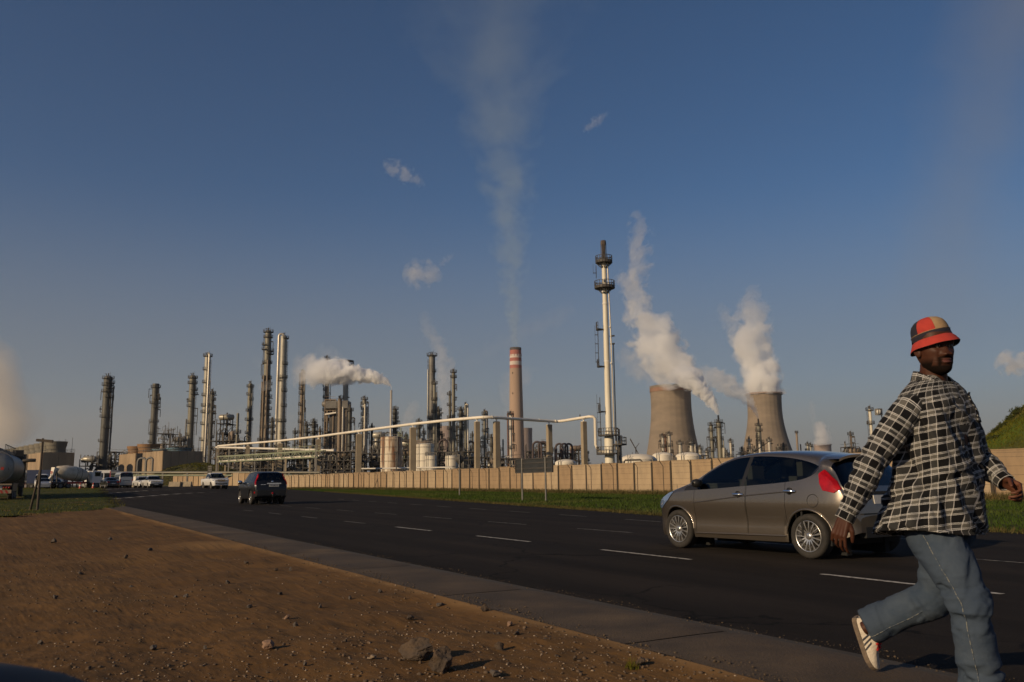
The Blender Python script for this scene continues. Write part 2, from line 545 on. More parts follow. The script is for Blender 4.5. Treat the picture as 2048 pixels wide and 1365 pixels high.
# ---- bare earth in the foreground
def fbm(x, y, sc, oct=4, seed=0.0):
 out = np.zeros_like(x)
 amp = 1.0
 for o in range(oct):
  xs, ys = x * sc + 17.3 * o + seed, y * sc - 9.1 * o + seed * 1.7
  xi, yi = np.floor(xs), np.floor(ys)
  xf, yf = xs - xi, ys - yi
  def h(a, b):
   v = np.sin(a * 127.1 + b * 311.7) * 43758.5453
   return v - np.floor(v)
  u, v = xf * xf * (3 - 2 * xf), yf * yf * (3 - 2 * yf)
  n = (h(xi, yi) * (1 - u) + h(xi + 1, yi) * u) * (1 - v) + (h(xi, yi + 1) * (1 - u) + h(xi + 1, yi + 1) * u) * v
  out += amp * (n - 0.5)
  sc *= 2.03
  amp *= 0.5
 return out
nrow, ncol = 430, 760
vrow = 1.0 / np.linspace(1 / 2.2, 1 / 70.0, nrow)          # distance rows evenly spaced in the view
urow = np.linspace(-1.0, 1.0, ncol)
DY = np.repeat(vrow[:, None], ncol, 1)
xr = 3.3
xl = -0.80 * DY - 0.6
xe = (T_LOW + 0.02 - NV.y * DY) / NV.x
U = (urow[None, :] + 1) / 2
DX = xl + (xe - xl) * U
Sx = DX * DV.x + DY * DV.y
Tx = DX * NV.x + DY * NV.y
lump = 0.055 * fbm(DX, DY, 0.45, 3, 3.3) + 0.026 * fbm(DX, DY, 1.7, 4, 5.1) + 0.012 * fbm(DX, DY, 7.0, 4, 1.2)
lump += 0.004 * np.maximum(0, fbm(DX, DY, 24.0, 3, 8.0)) * 2
ruts = 0.025 * fbm(Sx * 0.25 + Tx * 0.1, Tx * 1.0, 1.3, 3, 2.0)
edge = sstep(0.0, 0.35, T_LOW - Tx)
wob = 0.10 * fbm(Sx, Sx * 0.0 + 3, 1.1, 3, 4.0)
DZ = 0.030 * (1 - edge) + edge * (lump + ruts + 0.0) + gz(DX, DY)
DZ = np.where(Tx > T_LOW - 0.02, 0.012, DZ)
sand = np.clip(1 - np.abs((T_LOW - Tx - 0.05 - wob * 0.6)) / 0.16, 0, 1) * (0.55 + 0.9 * np.clip(fbm(DX, DY, 3.0, 3, 9.0) + 0.3, 0, 1))
pp = gnd(450, 1092)
sand = np.maximum(sand, 0.75 * np.exp(-(((DX - pp.x) / 1.0) ** 2 + ((DY - pp.y) / 0.9) ** 2)))
V = np.stack([DX, DY, DZ], -1).reshape(-1, 3)
def dirt_mat():
 m = bpy.data.materials.new('bare_earth')
 m.use_nodes = True
 nt = m.node_tree
 N, L = nt.nodes, nt.links
 b = N['Principled BSDF']
 b.inputs['Roughness'].default_value = 0.97
 b.inputs['Specular IOR Level'].default_value = 0.15
 tcn = N.new('ShaderNodeTexCoord')
 def nz(scale, detail=7, rough=0.62, stretch=(1, 1, 1)):
  mp = N.new('ShaderNodeMapping')
  mp.inputs['Scale'].default_value = stretch
  L.new(tcn.outputs['Object'], mp.inputs[0])
  n = N.new('ShaderNodeTexNoise')
  n.inputs['Scale'].default_value = scale
  n.inputs['Detail'].default_value = detail
  n.inputs['Roughness'].default_value = rough
  L.new(mp.outputs[0], n.inputs[0])
  return n.outputs['Fac']
 def rng_(v, a, b_, c=0.0, d=1.0):
  r = N.new('ShaderNodeMapRange')
  for k, x in zip(('From Min', 'From Max', 'To Min', 'To Max'), (a, b_, c, d)):
   r.inputs[k].default_value = x
  L.new(v, r.inputs['Value'])
  return r.outputs[0]
 def mix(f, a, c):
  mx = N.new('ShaderNodeMix')
  mx.data_type = 'RGBA'
  L.new(f, mx.inputs['Factor'])
  if isinstance(a, tuple): mx.inputs['A'].default_value = (*a, 1)
  else: L.new(a, mx.inputs['A'])
  mx.inputs['B'].default_value = (*c, 1)
  return mx.outputs['Result']
 c = mix(rng_(nz(0.7), 0.35, 0.68), (0.150, 0.079, 0.027), (0.105, 0.056, 0.021))
 c = mix(rng_(nz(2.5, 8, 0.68, (0.6, 1, 1)), 0.5, 0.72, 0, 0.8), c, (0.075, 0.046, 0.021))
 c = mix(rng_(nz(0.28, 5), 0.52, 0.72, 0, 0.7), c, (0.180, 0.098, 0.032))
 c = mix(rng_(nz(38, 4, 0.7), 0.56, 0.74, 0, 0.75), c, (0.045, 0.033, 0.024))
 c = mix(rng_(nz(95, 2, 0.6), 0.66, 0.74, 0, 0.8), c, (0.30, 0.25, 0.19))
 at_ = N.new('ShaderNodeAttribute')
 at_.attribute_name = 'sand'
 c = mix(rng_(at_.outputs['Fac'], 0.1, 0.9, 0, 0.9), c, (0.26, 0.15, 0.060))
 L.new(c, b.inputs['Base Color'])
 bp = N.new('ShaderNodeBump')
 bp.inputs['Strength'].default_value = 0.5
 bp.inputs['Distance'].default_value = 0.006
 L.new(nz(45, 8, 0.7), bp.inputs['Height'])
 L.new(bp.outputs[0], b.inputs['Normal'])
 return m
M['dirt'] = dirt_mat()
me = np_mesh('dirt_verge', V, grid_faces(nrow, ncol), True, attrs={'sand': sand.reshape(-1)})
tag(link('dirt_ground', me, M['dirt']), kind='structure')
DIRT = (DX, DY, DZ)
def dirt_z(x, y):
 """height of the bare earth at a point"""
 x, y = np.atleast_1d(np.asarray(x, float)), np.atleast_1d(np.asarray(y, float))
 s, t = x * DV.x + y * DV.y, x * NV.x + y * NV.y
 l = 0.055 * fbm(x, y, 0.45, 3, 3.3) + 0.026 * fbm(x, y, 1.7, 4, 5.1) + 0.012 * fbm(x, y, 7.0, 4, 1.2)
 l += 0.004 * np.maximum(0, fbm(x, y, 24.0, 3, 8.0)) * 2
 r_ = 0.025 * fbm(s * 0.25 + t * 0.1, t * 1.0, 1.3, 3, 2.0)
 ed = sstep(0.0, 0.35, T_LOW - t)
 return 0.030 * (1 - ed) + ed * (l + r_) + gz(x, y)
# ---- loose gravel over the earth (one mass) and a scatter of pale chips
ico = bmesh.new()
bmesh.ops.create_icosphere(ico, subdivisions=1, radius=1.0)
ICV = np.array([v.co[:] for v in ico.verts])
ICF = np.array([[v.index for v in f.verts] for f in ico.faces])
ico.free()
def scatter_stones(n, rmin, rmax, y0, y1, flat=0.6, power=2.5, seed=1):
 g = np.random.default_rng(seed)
 Y_ = 1 / (1 / y1 + (1 / y0 - 1 / y1) * g.random(n) ** 0.8)
 xe_ = (T_LOW - 0.02 - NV.y * Y_) / NV.x
 xl_ = -0.72 * Y_ - 0.3
 X_ = xl_ + (xe_ - xl_) * g.random(n)
 dens = fbm(X_, Y_, 0.8, 3, 6.6) + 0.35 * np.exp(-((X_ - 0.3) ** 2 + (Y_ - 5.2) ** 2) / 4)
 keep = dens > g.normal(-0.05, 0.25, n)
 X_, Y_ = X_[keep], Y_[keep]
 n = len(X_)
 rad = rmin + (rmax - rmin) * g.random(n) ** power
 Z_ = dirt_z(X_, Y_)
 sc = rad[:, None] * np.stack([0.7 + 0.6 * g.random(n), 0.7 + 0.6 * g.random(n), flat * (0.6 + 0.7 * g.random(n))], 1)
 a = g.random(n) * 6.28
 jit = 1 + 0.45 * (g.random((n, len(ICV), 1)) - 0.5)
 P = ICV[None] * jit * sc[:, None, :]
 ca, sa = np.cos(a)[:, None], np.sin(a)[:, None]
 PX = P[..., 0] * ca - P[..., 1] * sa + X_[:, None]
 PY = P[..., 0] * sa + P[..., 1] * ca + Y_[:, None]
 PZ = P[..., 2] + (Z_ + sc[:, 2] * 0.35)[:, None]
 VV = np.stack([PX, PY, PZ], -1).reshape(-1, 3)
 FF = (ICF[None] + (np.arange(n) * len(ICV))[:, None, None]).reshape(-1, 3)
 return VV, FF
M['gravel'] = mat('brown_gravel', (0.085, 0.055, 0.033), (0.14, 0.09, 0.05), 9, 3, 0.95, col3=(0.05, 0.042, 0.036), scale3=5)
M['chips'] = mat('pale_stone_chips', (0.34, 0.27, 0.20), (0.22, 0.16, 0.11), 25, 3, 0.9)
VV, FF = scatter_stones(15000, 0.002, 0.016, 3.8, 24, seed=2, power=5.0)
tag(link('gravel', np_mesh('gravel', VV, FF), M['gravel']), 'loose brown gravel strewn over the bare earth beside the road', kind='stuff')
def edge_grit(n, t0, sd, rmax, seed, z):
 g = np.random.default_rng(seed)
 s_ = -1 + 40 * g.random(n) ** 1.7
 t_ = t0 + sd * g.normal(0, 1, n) + .06 * np.sin(s_ * 2.1) + .05 * np.sin(s_ * 5.3)
 X_, Y_ = DV.x * s_ + NV.x * t_, DV.y * s_ + NV.y * t_
 rad = .002 + rmax * g.random(n) ** 4
 sc = rad[:, None] * np.stack([.7 + .6 * g.random(n), .7 + .6 * g.random(n), .4 + .4 * g.random(n)], 1)
 P = ICV[None] * (1 + .45 * (g.random((n, len(ICV), 1)) - .5)) * sc[:, None, :]
 VV = P + np.stack([X_, Y_, z + sc[:, 2] * .4], 1)[:, None, :]
 return VV.reshape(-1, 3), (ICF[None] + (np.arange(n) * len(ICV))[:, None, None]).reshape(-1, 3)
VA, FA = edge_grit(6000, T_LOW + .03, .08, .009, 41, .026)
VB, FB = edge_grit(3500, T_UP + .03, .06, .0065, 42, .004)
M['grit'] = mat('sandy_grit', (0.105, 0.072, 0.042), (0.06, 0.043, 0.028), 12, 3, 0.95)
tag(link('gravel', np_mesh('edge_grit', np.concatenate([VA, VB]), np.concatenate([FA, FB + len(VA)])), M['grit']), 'sandy grit spilled along both edges of the concrete strip', kind='stuff')
VV, FF = scatter_stones(3800, 0.002, 0.010, 3.8, 14, seed=5, power=2.5)
tag(link('gravel', np_mesh('stone_chips', VV, FF), M['chips']), 'tiny pale stone chips glinting on the bare earth', kind='stuff')
# ---- individual stones
M['stone_brown'] = mat('brown_stone', (0.085, 0.055, 0.032), (0.045, 0.031, 0.02), 7, 7, 0.92, bump=0.8, bscale=22, col3=(0.06, 0.045, 0.035), scale3=4)
M['stone_pink'] = mat('pinkish_stone', (0.27, 0.17, 0.11), (0.17, 0.105, 0.07), 9, 7, 0.92, bump=0.8, bscale=25)
M['stone_dark'] = mat('dark_stone', (0.055, 0.047, 0.042), (0.085, 0.068, 0.055), 9, 7, 0.92, bump=0.8, bscale=25)
M['stone_pale'] = mat('pale_stone', (0.30, 0.23, 0.16), (0.2, 0.15, 0.1), 9, 7, 0.92, bump=0.6, bscale=25)
def stone(px, py, wpx, hpx, m, label, seed, depth=0.9, group=None, squash=0.0):
 c = gnd(px, py, 0.0)
 z = float(dirt_z(c.x, c.y)[0])
 c = gnd(px, py, z)
 sc = c.y / F_PX
 w, h = wpx * sc / 2, hpx * sc / 2 * 1.25
 bm = bmesh.new()
 bmesh.ops.create_icosphere(bm, subdivisions=4 if wpx > 40 else 3, radius=1.0)
 r_ = random.Random(seed)
 off = Vector((r_.uniform(-50, 50), r_.uniform(-50, 50), r_.uniform(-50, 50)))
 pl = [(Vector((r_.gauss(0, 1), r_.gauss(0, 1), r_.gauss(0, 0.8))).normalized(), r_.uniform(0.42, 0.78)) for _ in range(14)]
 for v in bm.verts:
  p = v.co.copy()
  for n_, d_ in pl:
   k = p.dot(n_) - d_
   if k > 0: p -= n_ * k * 0.97
  p *= 1 + 0.26 * noise.noise(p * 1.6 + off) + 0.12 * noise.noise(p * 4 + off) + 0.06 * noise.noise(p * 11 + off)
  v.co = Vector((p.x * w, p.y * w * depth, p.z * h))
 me = bpy.data.meshes.new('stone')
 bm.to_mesh(me)
 bm.free()
 o = link('stone', me, m)
 o.location = (c.x, c.y + w * 0.35, z + h * 0.55)
 o.rotation_euler = (r_.uniform(-.2, .2), r_.uniform(-.15, .15), r_.uniform(-0.6, 0.6))
 tag(o, label, 'stone', group or 'stones lying on the bare earth')
 return o
stone(836, 1320, 84, 36, M['stone_brown'], 'long low brown boulder behind the rounder boulder at the bottom centre', 31)
stone(881, 1342, 60, 44, M['stone_brown'], 'rounded tan boulder in front of the long brown boulder', 47)
stone(538, 1298, 34, 18, M['stone_pink'], 'pinkish wedge shaped stone alone on the earth left of the boulders', 5)
stone(990, 1352, 34, 13, M['stone_dark'], 'flat dark stone lying to the right of the boulders', 13)
stone(970, 1222, 22, 15, M['stone_brown'], 'brown stone beside the sandy edge of the concrete strip', 14)
stone(106, 1086, 13, 9, M['stone_dark'], 'black stone alone on the earth near the grass corner', 15)
stone(820, 1240, 17, 12, M['stone_brown'], 'small upright brown stone halfway between strip and boulders', 16)
stone(1000, 1300, 22, 14, M['stone_brown'], 'small brown stone with a shadow right of the boulders', 17)
stone(744, 1320, 20, 10, M['stone_pale'], 'tan stone just left of the long brown boulder', 18)
stone(498, 1216, 20, 8, M['stone_dark'], 'flat dark stone in the middle of the bare earth', 19)
stone(572, 1240, 18, 9, M['stone_pink'], 'reddish flat stone right of the flat dark stone', 20)
stone(589, 1254, 15, 10, M['stone_dark'], 'dark stone below the reddish flat stone', 21)
stone(304, 1300, 18, 10, M['stone_dark'], 'dark stone left of the pinkish wedge shaped stone', 22)
stone(880, 1212, 26, 7, M['stone_dark'], 'long flat dark stone close to the concrete strip', 23)
stone(1020, 1252, 14, 11, M['stone_pink'], 'reddish upright stone close to the sandy edge', 24)
stone(1033, 1272, 16, 11, M['stone_brown'], 'brown stone below the reddish upright stone', 25)
stone(1280, 1330, 30, 12, M['stone_brown'], 'brown stone beside the strip near the bottom edge', 26)
for i, (x, y) in enumerate(((552, 1142), (580, 1142), (492, 1128), (640, 1168), (350, 1196), (262, 1178), (80, 1288), (190, 1226), (410, 1300),
       (690, 1286), (700, 1200), (640, 1216), (220, 1082), (370, 1196), (455, 1168), (110, 1198), (1150, 1320), (1090, 1282),
       (250, 1118), (300, 1102), (160, 1150), (610, 1330), (560, 1190), (760, 1186))):
 stone(x, y, random.uniform(9, 15), random.uniform(6, 9), random.choice([M['stone_dark'], M['stone_dark'], M['stone_brown']]),
   'small dark stone lying loose on the brown earth', 60 + i, group='small dark stones on the bare earth')
# ---- grass
def blades(pts, h0, h1, w, seed, lean=0.5):
 g = np.random.default_rng(seed)
 n = len(pts)
 h = h0 + (h1 - h0) * g.random(n)
 a = g.random(n) * 6.283
 ww = w * (0.6 + 0.8 * g.random(n))
 lx, ly = lean * h * g.normal(0, 1, n), lean * h * g.normal(0, 1, n)
 dx, dy = np.cos(a) * ww / 2, np.sin(a) * ww / 2
 P0 = np.stack([pts[:, 0] - dx, pts[:, 1] - dy, pts[:, 2] - 0.01], 1)
 P1 = np.stack([pts[:, 0] + dx, pts[:, 1] + dy, pts[:, 2] - 0.01], 1)
 P2 = np.stack([pts[:, 0] + lx, pts[:, 1] + ly, pts[:, 2] + h], 1)
 VV = np.stack([P0, P1, P2], 1).reshape(-1, 3)
 return VV, np.arange(n * 3).reshape(-1, 3)
M['soil_green'] = mat('turf_soil', (0.040, 0.055, 0.012), (0.055, 0.06, 0.016), 0.5, 7, 0.95, bump=0.5, bscale=8, col3=(0.075, 0.062, 0.028), scale3=0.16, lo3=0.5, hi3=0.7, spec=0.08)
M['grass'] = mat('verge_grass_blades', (0.045, 0.074, 0.011), (0.034, 0.055, 0.009), 0.35, 6, 0.75, col3=(0.10, 0.10, 0.03), scale3=0.2, lo3=0.5, hi3=0.7, spec=0.08)
M['grass_dry'] = mat('dry_grass_blades', (0.115, 0.085, 0.035), (0.06, 0.06, 0.02), 0.6, 5, 0.85, spec=0.08)
M['grass_left'] = mat('left_grass_blades', (0.105, 0.100, 0.010), (0.078, 0.076, 0.009), 0.4, 6, 0.8, col3=(0.115, 0.09, 0.03), scale3=0.25, lo3=0.5, hi3=0.7, spec=0.08)
T_WALL = 42.6
def verge_z(x, y):
 s, t = x * DV.x + y * DV.y, x * NV.x + y * NV.y
 e_ = np.clip((t - t_far(s)) / 1.2, 0, 1)
 return gz(x, y) - 0.05 + e_ * (0.10 + 0.04 * fbm(x, y, 0.5, 2, 1.0)) - 0.10 * sstep(6, 20, t - t_far(s))
vs_ = np.linspace(-45, 190, 150)
vt_ = np.linspace(0, 1, 50)
A_, B_ = np.meshgrid(vs_, vt_, indexing='ij')
t0_ = t_far(A_) + 0.10 * fbm(A_, A_ * 0, 0.9, 3, 2.0)
T_ = t0_ + (np.maximum(T_WALL + 1.5, t0_ + 1) - t0_) * B_
VX, VY = DV.x * A_ + NV.x * T_, DV.y * A_ + NV.y * T_
V = np.stack([VX, VY, verge_z(VX, VY)], -1).reshape(-1, 3)
tag(link('grass_verge', np_mesh('grass_verge', V, grid_faces(150, 50), True), M['soil_green']), kind='structure')
g_ = np.random.default_rng(21)
n = 230000
s_ = -20 + 170 * g_.random(n) ** 1.6
tf = t_far(s_)
t_ = tf - 0.10 + (np.maximum(T_WALL - 3.2 - tf, 0.5)) * g_.random(n) ** 1.3
P = np.stack([DV.x * s_ + NV.x * t_, DV.y * s_ + NV.y * t_, s_ * 0], 1)
keep = (P[:, 1] > 9) & (np.abs(P[:, 0] / P[:, 1]) < 0.85)
P = P[keep]
P[:, 2] = verge_z(P[:, 0], P[:, 1])
VV, FF = blades(P, 0.05, 0.12, 0.028, 3)
tag(link('grass', np_mesh('grass', VV, FF), M['grass']), 'short bright green grass on the verge between road and wall', kind='stuff')
n = 60000
s_ = -20 + 185 * g_.random(n) ** 1.4
t_ = T_WALL - 4.6 + g_.normal(0, 0.55, n) + 1.2 * (g_.random(n) < 0.3) * g_.random(n) * 3
P = np.stack([DV.x * s_ + NV.x * t_, DV.y * s_ + NV.y * t_, s_ * 0], 1)
P = P[np.abs(P[:, 0] / np.maximum(P[:, 1], 1)) < 0.85]
P[:, 2] = verge_z(P[:, 0], P[:, 1])
VV, FF = blades(P, 0.12, 0.42, 0.04, 4)
tag(link('grass', np_mesh('dry_grass', VV, FF), M['grass_dry']), 'dry brownish grass growing along the foot of the fence', kind='stuff')
n = 26000
s_ = -14 + 110 * g_.random(n) ** 1.5
t_ = t_far(s_) + g_.normal(0.08, 0.14, n)
P = np.stack([DV.x * s_ + NV.x * t_, DV.y * s_ + NV.y * t_, s_ * 0], 1)
P[:, 2] = verge_z(P[:, 0], P[:, 1]) + 0.02
VV, FF = blades(P, 0.04, 0.14, 0.03, 6)
tag(link('grass', np_mesh('fringe_grass', VV, FF), M['grass_dry']), 'thin yellowish grass fringe along the far edge of the asphalt', kind='stuff')
wp = gnd(1262, 1342)
P = np.array([[g_.normal(0, .02), g_.normal(0, .02), 0.0] for _ in range(70)])
VV, FF = blades(P, .02, .07, .006, 71, .5)
o = link('weed', np_mesh('weed', VV, FF), M['grass_left'], None, (wp.x, wp.y, float(dirt_z(wp.x, wp.y)[0])))
tag(o, 'tiny green weed tuft on the earth near the strip at the bottom', 'weed')
edge_px = [(-260, 1052), (-100, 1043), (0, 1037), (60, 1033), (120, 1027), (180, 1022), (236, 1018), (255, 1014), (250, 1008), (232, 1000), (208, 990), (185, 983.5),
   (120, 981), (60, 981), (0, 983), (-100, 984), (-260, 985)]
poly = [gnd(x, y, 0.0) for x, y in edge_px]
poly2 = [Vector((p.x, p.y, float(gz(p.x, p.y)))) for p in poly]
def in_poly(x, y, pl):
 ins = np.zeros(len(x), bool)
 j = len(pl) - 1
 for i in range(len(pl)):
  xi, yi, xj, yj = pl[i].x, pl[i].y, pl[j].x, pl[j].y
  c = ((yi > y) != (yj > y)) & (x < (xj - xi) * (y - yi) / (yj - yi + 1e-12) + xi)
  ins ^= c
  j = i
 return ins
xs0, xs1 = min(p.x for p in poly), max(p.x for p in poly)
ys0, ys1 = min(p.y for p in poly), max(p.y for p in poly)
na = 170
GXX, GYY = np.meshgrid(np.linspace(xs0, xs1, na), np.linspace(ys0, ys1, na))
fx, fy = GXX.ravel() + 0.3 * fbm(GXX.ravel(), GYY.ravel(), 0.6, 3), GYY.ravel()
ok = in_poly(fx, fy, poly).reshape(na, na)
ZZ = gz(GXX, GYY) + 0.035 + 0.05 * fbm(GXX, GYY, 0.4, 3, 7.0)
FF = grid_faces(na, na)
okf = ok.ravel()[FF].all(1)
tag(link('grass_patch', np_mesh('grass_patch', np.stack([GXX, GYY, ZZ], -1).reshape(-1, 3), FF[okf], True), M['soil_green']), kind='structure')
n = 240000
px_, py_ = xs0 + (xs1 - xs0) * g_.random(n), ys0 + (ys1 - ys0) * g_.random(n) ** 1.5
k = in_poly(px_ + 0.35 * fbm(px_, py_, 0.6, 3), py_ + 0.5 * fbm(px_, py_, 0.5, 3, 4.0), poly)
px_, py_ = px_[k], py_[k]
P = np.stack([px_, py_, gz(px_, py_) + 0.03], 1)
VV, FF = blades(P, 0.04, 0.11, 0.022, 9)
tag(link('grass', np_mesh('left_grass', VV, FF), M['grass_left']), 'olive green grass patch behind the bare earth at left', kind='stuff')
# ---- mounds
def mound(name, cx, cy, rx, ry, h, rz, m, n=64, label=None, sd=0.0):
 u = np.linspace(-1.25, 1.25, n)
 A, B = np.meshgrid(u, u)
 r = np.sqrt(A ** 2 + B ** 2)
 Z = h * sstep(1.1, 0.15, r) * (1 + 0.25 * fbm(A * 3, B * 3, 1.0, 4, sd)) + 0.35 * fbm(A * rx, B * ry, 0.25, 3, sd) * sstep(1.2, 0.8, r)
 c, s = math.cos(rz), math.sin(rz)
 X = cx + A * rx * c - B * ry * s
 Y = cy + A * rx * s + B * ry * c
 o = link(name, np_mesh(name, np.stack([X, Y, Z + gz(X, Y) - 0.15], -1).reshape(-1, 3), grid_faces(n, n), True), m)
 return tag(o, kind='structure'), (X, Y, Z)
M['hill'] = mat('grassy_hillside', (0.075, 0.10, 0.014), (0.055, 0.075, 0.012), 0.3, 8, 0.95, bump=0.8, bscale=5, col3=(0.055, 0.05, 0.018), scale3=0.12, spec=0.08)
M['hill_dark'] = mat('scrubby_bank', (0.045, 0.048, 0.018), (0.065, 0.055, 0.024), 0.25, 8, 0.95, bump=0.8, bscale=4)
hc = at(2350, 900, 115)
_, HR = mound('hill', hc.x, hc.y, 33, 30, 17, 0.0, M['hill'], 90, sd=2.0)
hc2 = at(400, 960, 235)
_, HL = mound('hill', hc2.x, hc2.y, 20, 14, 5.4, 0.1, M['hill_dark'], 60, sd=5.0)
def cover(H, n, h0, h1, w, seed, m, name, label, thr=0.5):
 X, Y, Z = [a.ravel() for a in H]
 nn = int(math.sqrt(len(X)))
 g = np.random.default_rng(seed)
 i, j = g.random(n) * (nn - 1.01), g.random(n) * (nn - 1.01)
 i0, j0 = i.astype(int), j.astype(int)
 fi, fj = i - i0, j - j0
 def bil(a):
  a = a.reshape(nn, nn)
  return a[i0, j0] * (1 - fi) * (1 - fj) + a[i0 + 1, j0] * fi * (1 - fj) + a[i0, j0 + 1] * (1 - fi) * fj + a[i0 + 1, j0 + 1] * fi * fj
 x, y, z = bil(X), bil(Y), bil(Z)
 k = z > thr
 x, y, z = x[k], y[k], z[k]
 VV, FF = blades(np.stack([x, y, z + gz(x, y) - 0.15], 1), h0, h1, w, seed + 1, 0.6)
 tag(link(name, np_mesh(name, VV, FF), m), label, kind='stuff')
M['scrub'] = mat('hill_scrub_leaves', (0.05, 0.06, 0.013), (0.07, 0.07, 0.02), 0.2, 6, 0.9, spec=0.08)
cover(HR, 110000, 0.12, 0.45, 0.14, 31, M['grass_left'], 'grass', 'green grass covering the hill behind the wall at right', 0.4)
cover(HL, 45000, 0.12, 0.40, 0.13, 33, M['grass_left'], 'undergrowth', 'rough grass on the low bank behind the white pickup', 0.3)
M['bush'] = mat('bush_leaves', (0.038, 0.05, 0.014), (0.06, 0.062, 0.02), 0.5, 6, 0.9, spec=0.08)
def bush(c, r, seed, label, group=None):
 g = np.random.default_rng(seed)
 n = 900
 d = g.normal(0, 1, (n, 3))
 d /= np.linalg.norm(d, axis=1)[:, None]
 rr = r * g.random(n) ** 0.4
 P = d * rr[:, None] * np.array([1.2, 1.2, 0.8]) * (0.75 + 0.5 * g.random((n, 1)))
 P[:, 2] = np.abs(P[:, 2])
 q = g.normal(0, 1, (n, 3, 3)) * r * 0.09
 VV = (P[:, None, :] + q).reshape(-1, 3)
 root = empty('bush', c, 0, label, 'bush', group)
 link('foliage', np_mesh('foliage', VV, np.arange(3 * n).reshape(-1, 3)), M['bush'], root)['kind'] = 'stuff'
 mb = MB()
 for k in range(4):
  a = k * 1.6 + seed
  mb.tube([(0, 0, -0.3), (0.3 * r * math.cos(a), 0.3 * r * math.sin(a), r * 0.5)], [r * 0.06, r * 0.02], 5)
 mb.build('stem', M['timber_pole'], root)
HXr, HYr, HZr = HR
def hill_z(x, y):
 k = np.argmin((HXr - x) ** 2 + (HYr - y) ** 2)
 return HZr.ravel()[k] - 0.15
for i, (px, Yc, r) in enumerate(((1962, 116, 0.5), (1980, 117, 0.6), (1996, 118, 0.8), (2012, 118, 0.9), (2028, 119, 0.9), (2044, 120, 1.1), (1990, 115, .5), (2034, 117, .7))):
 p = at(px, 850, Yc)
 bush((p.x, p.y, hill_z(p.x, p.y) - 0.1), r, 50 + i, 'scruffy dark bush growing on the crest of the green hill', 'bushes along the hill crest')
# ---- boundary wall of precast panels
wall = empty('boundary_wall', st(0, T_WALL, -0.1), ROAD_ROT, 'long tan precast concrete boundary wall between verge and refinery', 'wall')
PW, WH = 2.25, 2.42
pan = {}
def panel_mesh(h):
 mb = MB()
 mb.box((0, 0, h / 2), (PW - 0.15, 0.12, h))
 mb.box((0, -0.005, h + 0.03), (PW - 0.13, 0.17, 0.06))
 return mb.mesh('panel')
me_p = [panel_mesh(WH + d) for d in (0.0, 0.05, -0.05, 0.03)]
me_post = MB().box((0, 0.05, WH / 2 - 0.02), (0.16, 0.10, WH - 0.02)).mesh('wall_post')
me_post.materials.append(M['wall_post'])
pm = [M['wall_panel'], M['wall_panel_pale'], M['wall_panel'], M['wall_panel_dark']]
meshes = []
for me0 in me_p:
 for m_ in (M['wall_panel'], M['wall_panel_pale'], M['wall_panel_dark']):
  me1 = me0.copy()
  me1.materials.append(m_)
  meshes.append(me1)
runs = [(st(0, T_WALL), ROAD_ROT, range(-16, 66))]
wa = st(PW * 65.5, T_WALL)
wb = at(338, 960, 184)
wd = Vector((wb.x - wa.x, wb.y - wa.y, 0))
runs.append((wa - wd.normalized() * (PW * 0.5), math.atan2(wd.y, wd.x), range(1, int(wd.length / PW) + 1)))
wl_inv = Matrix.Rotation(-ROAD_ROT, 3, 'Z')
for (org, ang, ks) in runs:
 for k in ks:
  d = Vector((math.cos(ang), math.sin(ang), 0))
  p = org + d * (PW * k)
  q = org + d * (PW * (k + 0.5))
  z = float(gz(p.x, p.y))
  lp, lq = wl_inv @ (p - st(0, T_WALL)), wl_inv @ (q - st(0, T_WALL))
  o = link('panel', random.choice(meshes), None, wall, (lp.x, lp.y + random.uniform(-0.012, 0.012), z))
  o.rotation_euler = (random.uniform(-0.008, 0.008), 0, ang - ROAD_ROT + random.uniform(-0.006, 0.006))
  o = link('post', me_post, None, wall, (lq.x, lq.y + 0.02, z))
  o.rotation_euler = (0, 0, ang - ROAD_ROT)
# ---- security fence in front of it: cranked posts and strands of wire
fence = empty('security_fence', st(0, T_WALL - 4.3, -0.15), ROAD_ROT, 'wire security fence of thin cranked posts in front of the tan wall', 'fence')
mb = MB()
mb.tube([(0, 0, 0), (0, 0, 2.05), (0, 0.32, 2.42)], 0.026, 6)
me_f = mb.mesh('fence_post')
me_f.materials.append(M['fence_steel'])
for k in range(-12, 52):
 p = st(2.9 * k, T_WALL - 4.3)
 o = link('fence_post', me_f, None, fence, (2.9 * k, 0, float(gz(p.x, p.y))))
 o.rotation_euler = (random.uniform(-0.02, 0.02), random.uniform(-0.02, 0.02), random.uniform(-0.1, 0.1))
for s in (2.9 * 35, 2.9 * 14):
 mb = MB()
 for sg in (-1, 1):
  mb.tube([(s + sg * 1.0, 0.1, 0.05), (s, 0, 1.6)], 0.032, 6)
 mb.build('brace', M['fence_steel'], fence)
for h, yy in ((0.4, 0), (0.8, 0), (1.2, 0), (1.6, 0), (2.0, 0), (2.2, .16), (2.4, .31)):
 mb = MB()
 pts = []
 for k in range(-36, 152, 3):
  p = st(k, T_WALL - 4.3)
  pts.append((k, yy, h + float(gz(p.x, p.y)) + random.uniform(-0.02, 0.02)))
 mb.tube(pts, 0.006, 3, False, False)
 mb.build('wire', M['fence_steel'], fence)
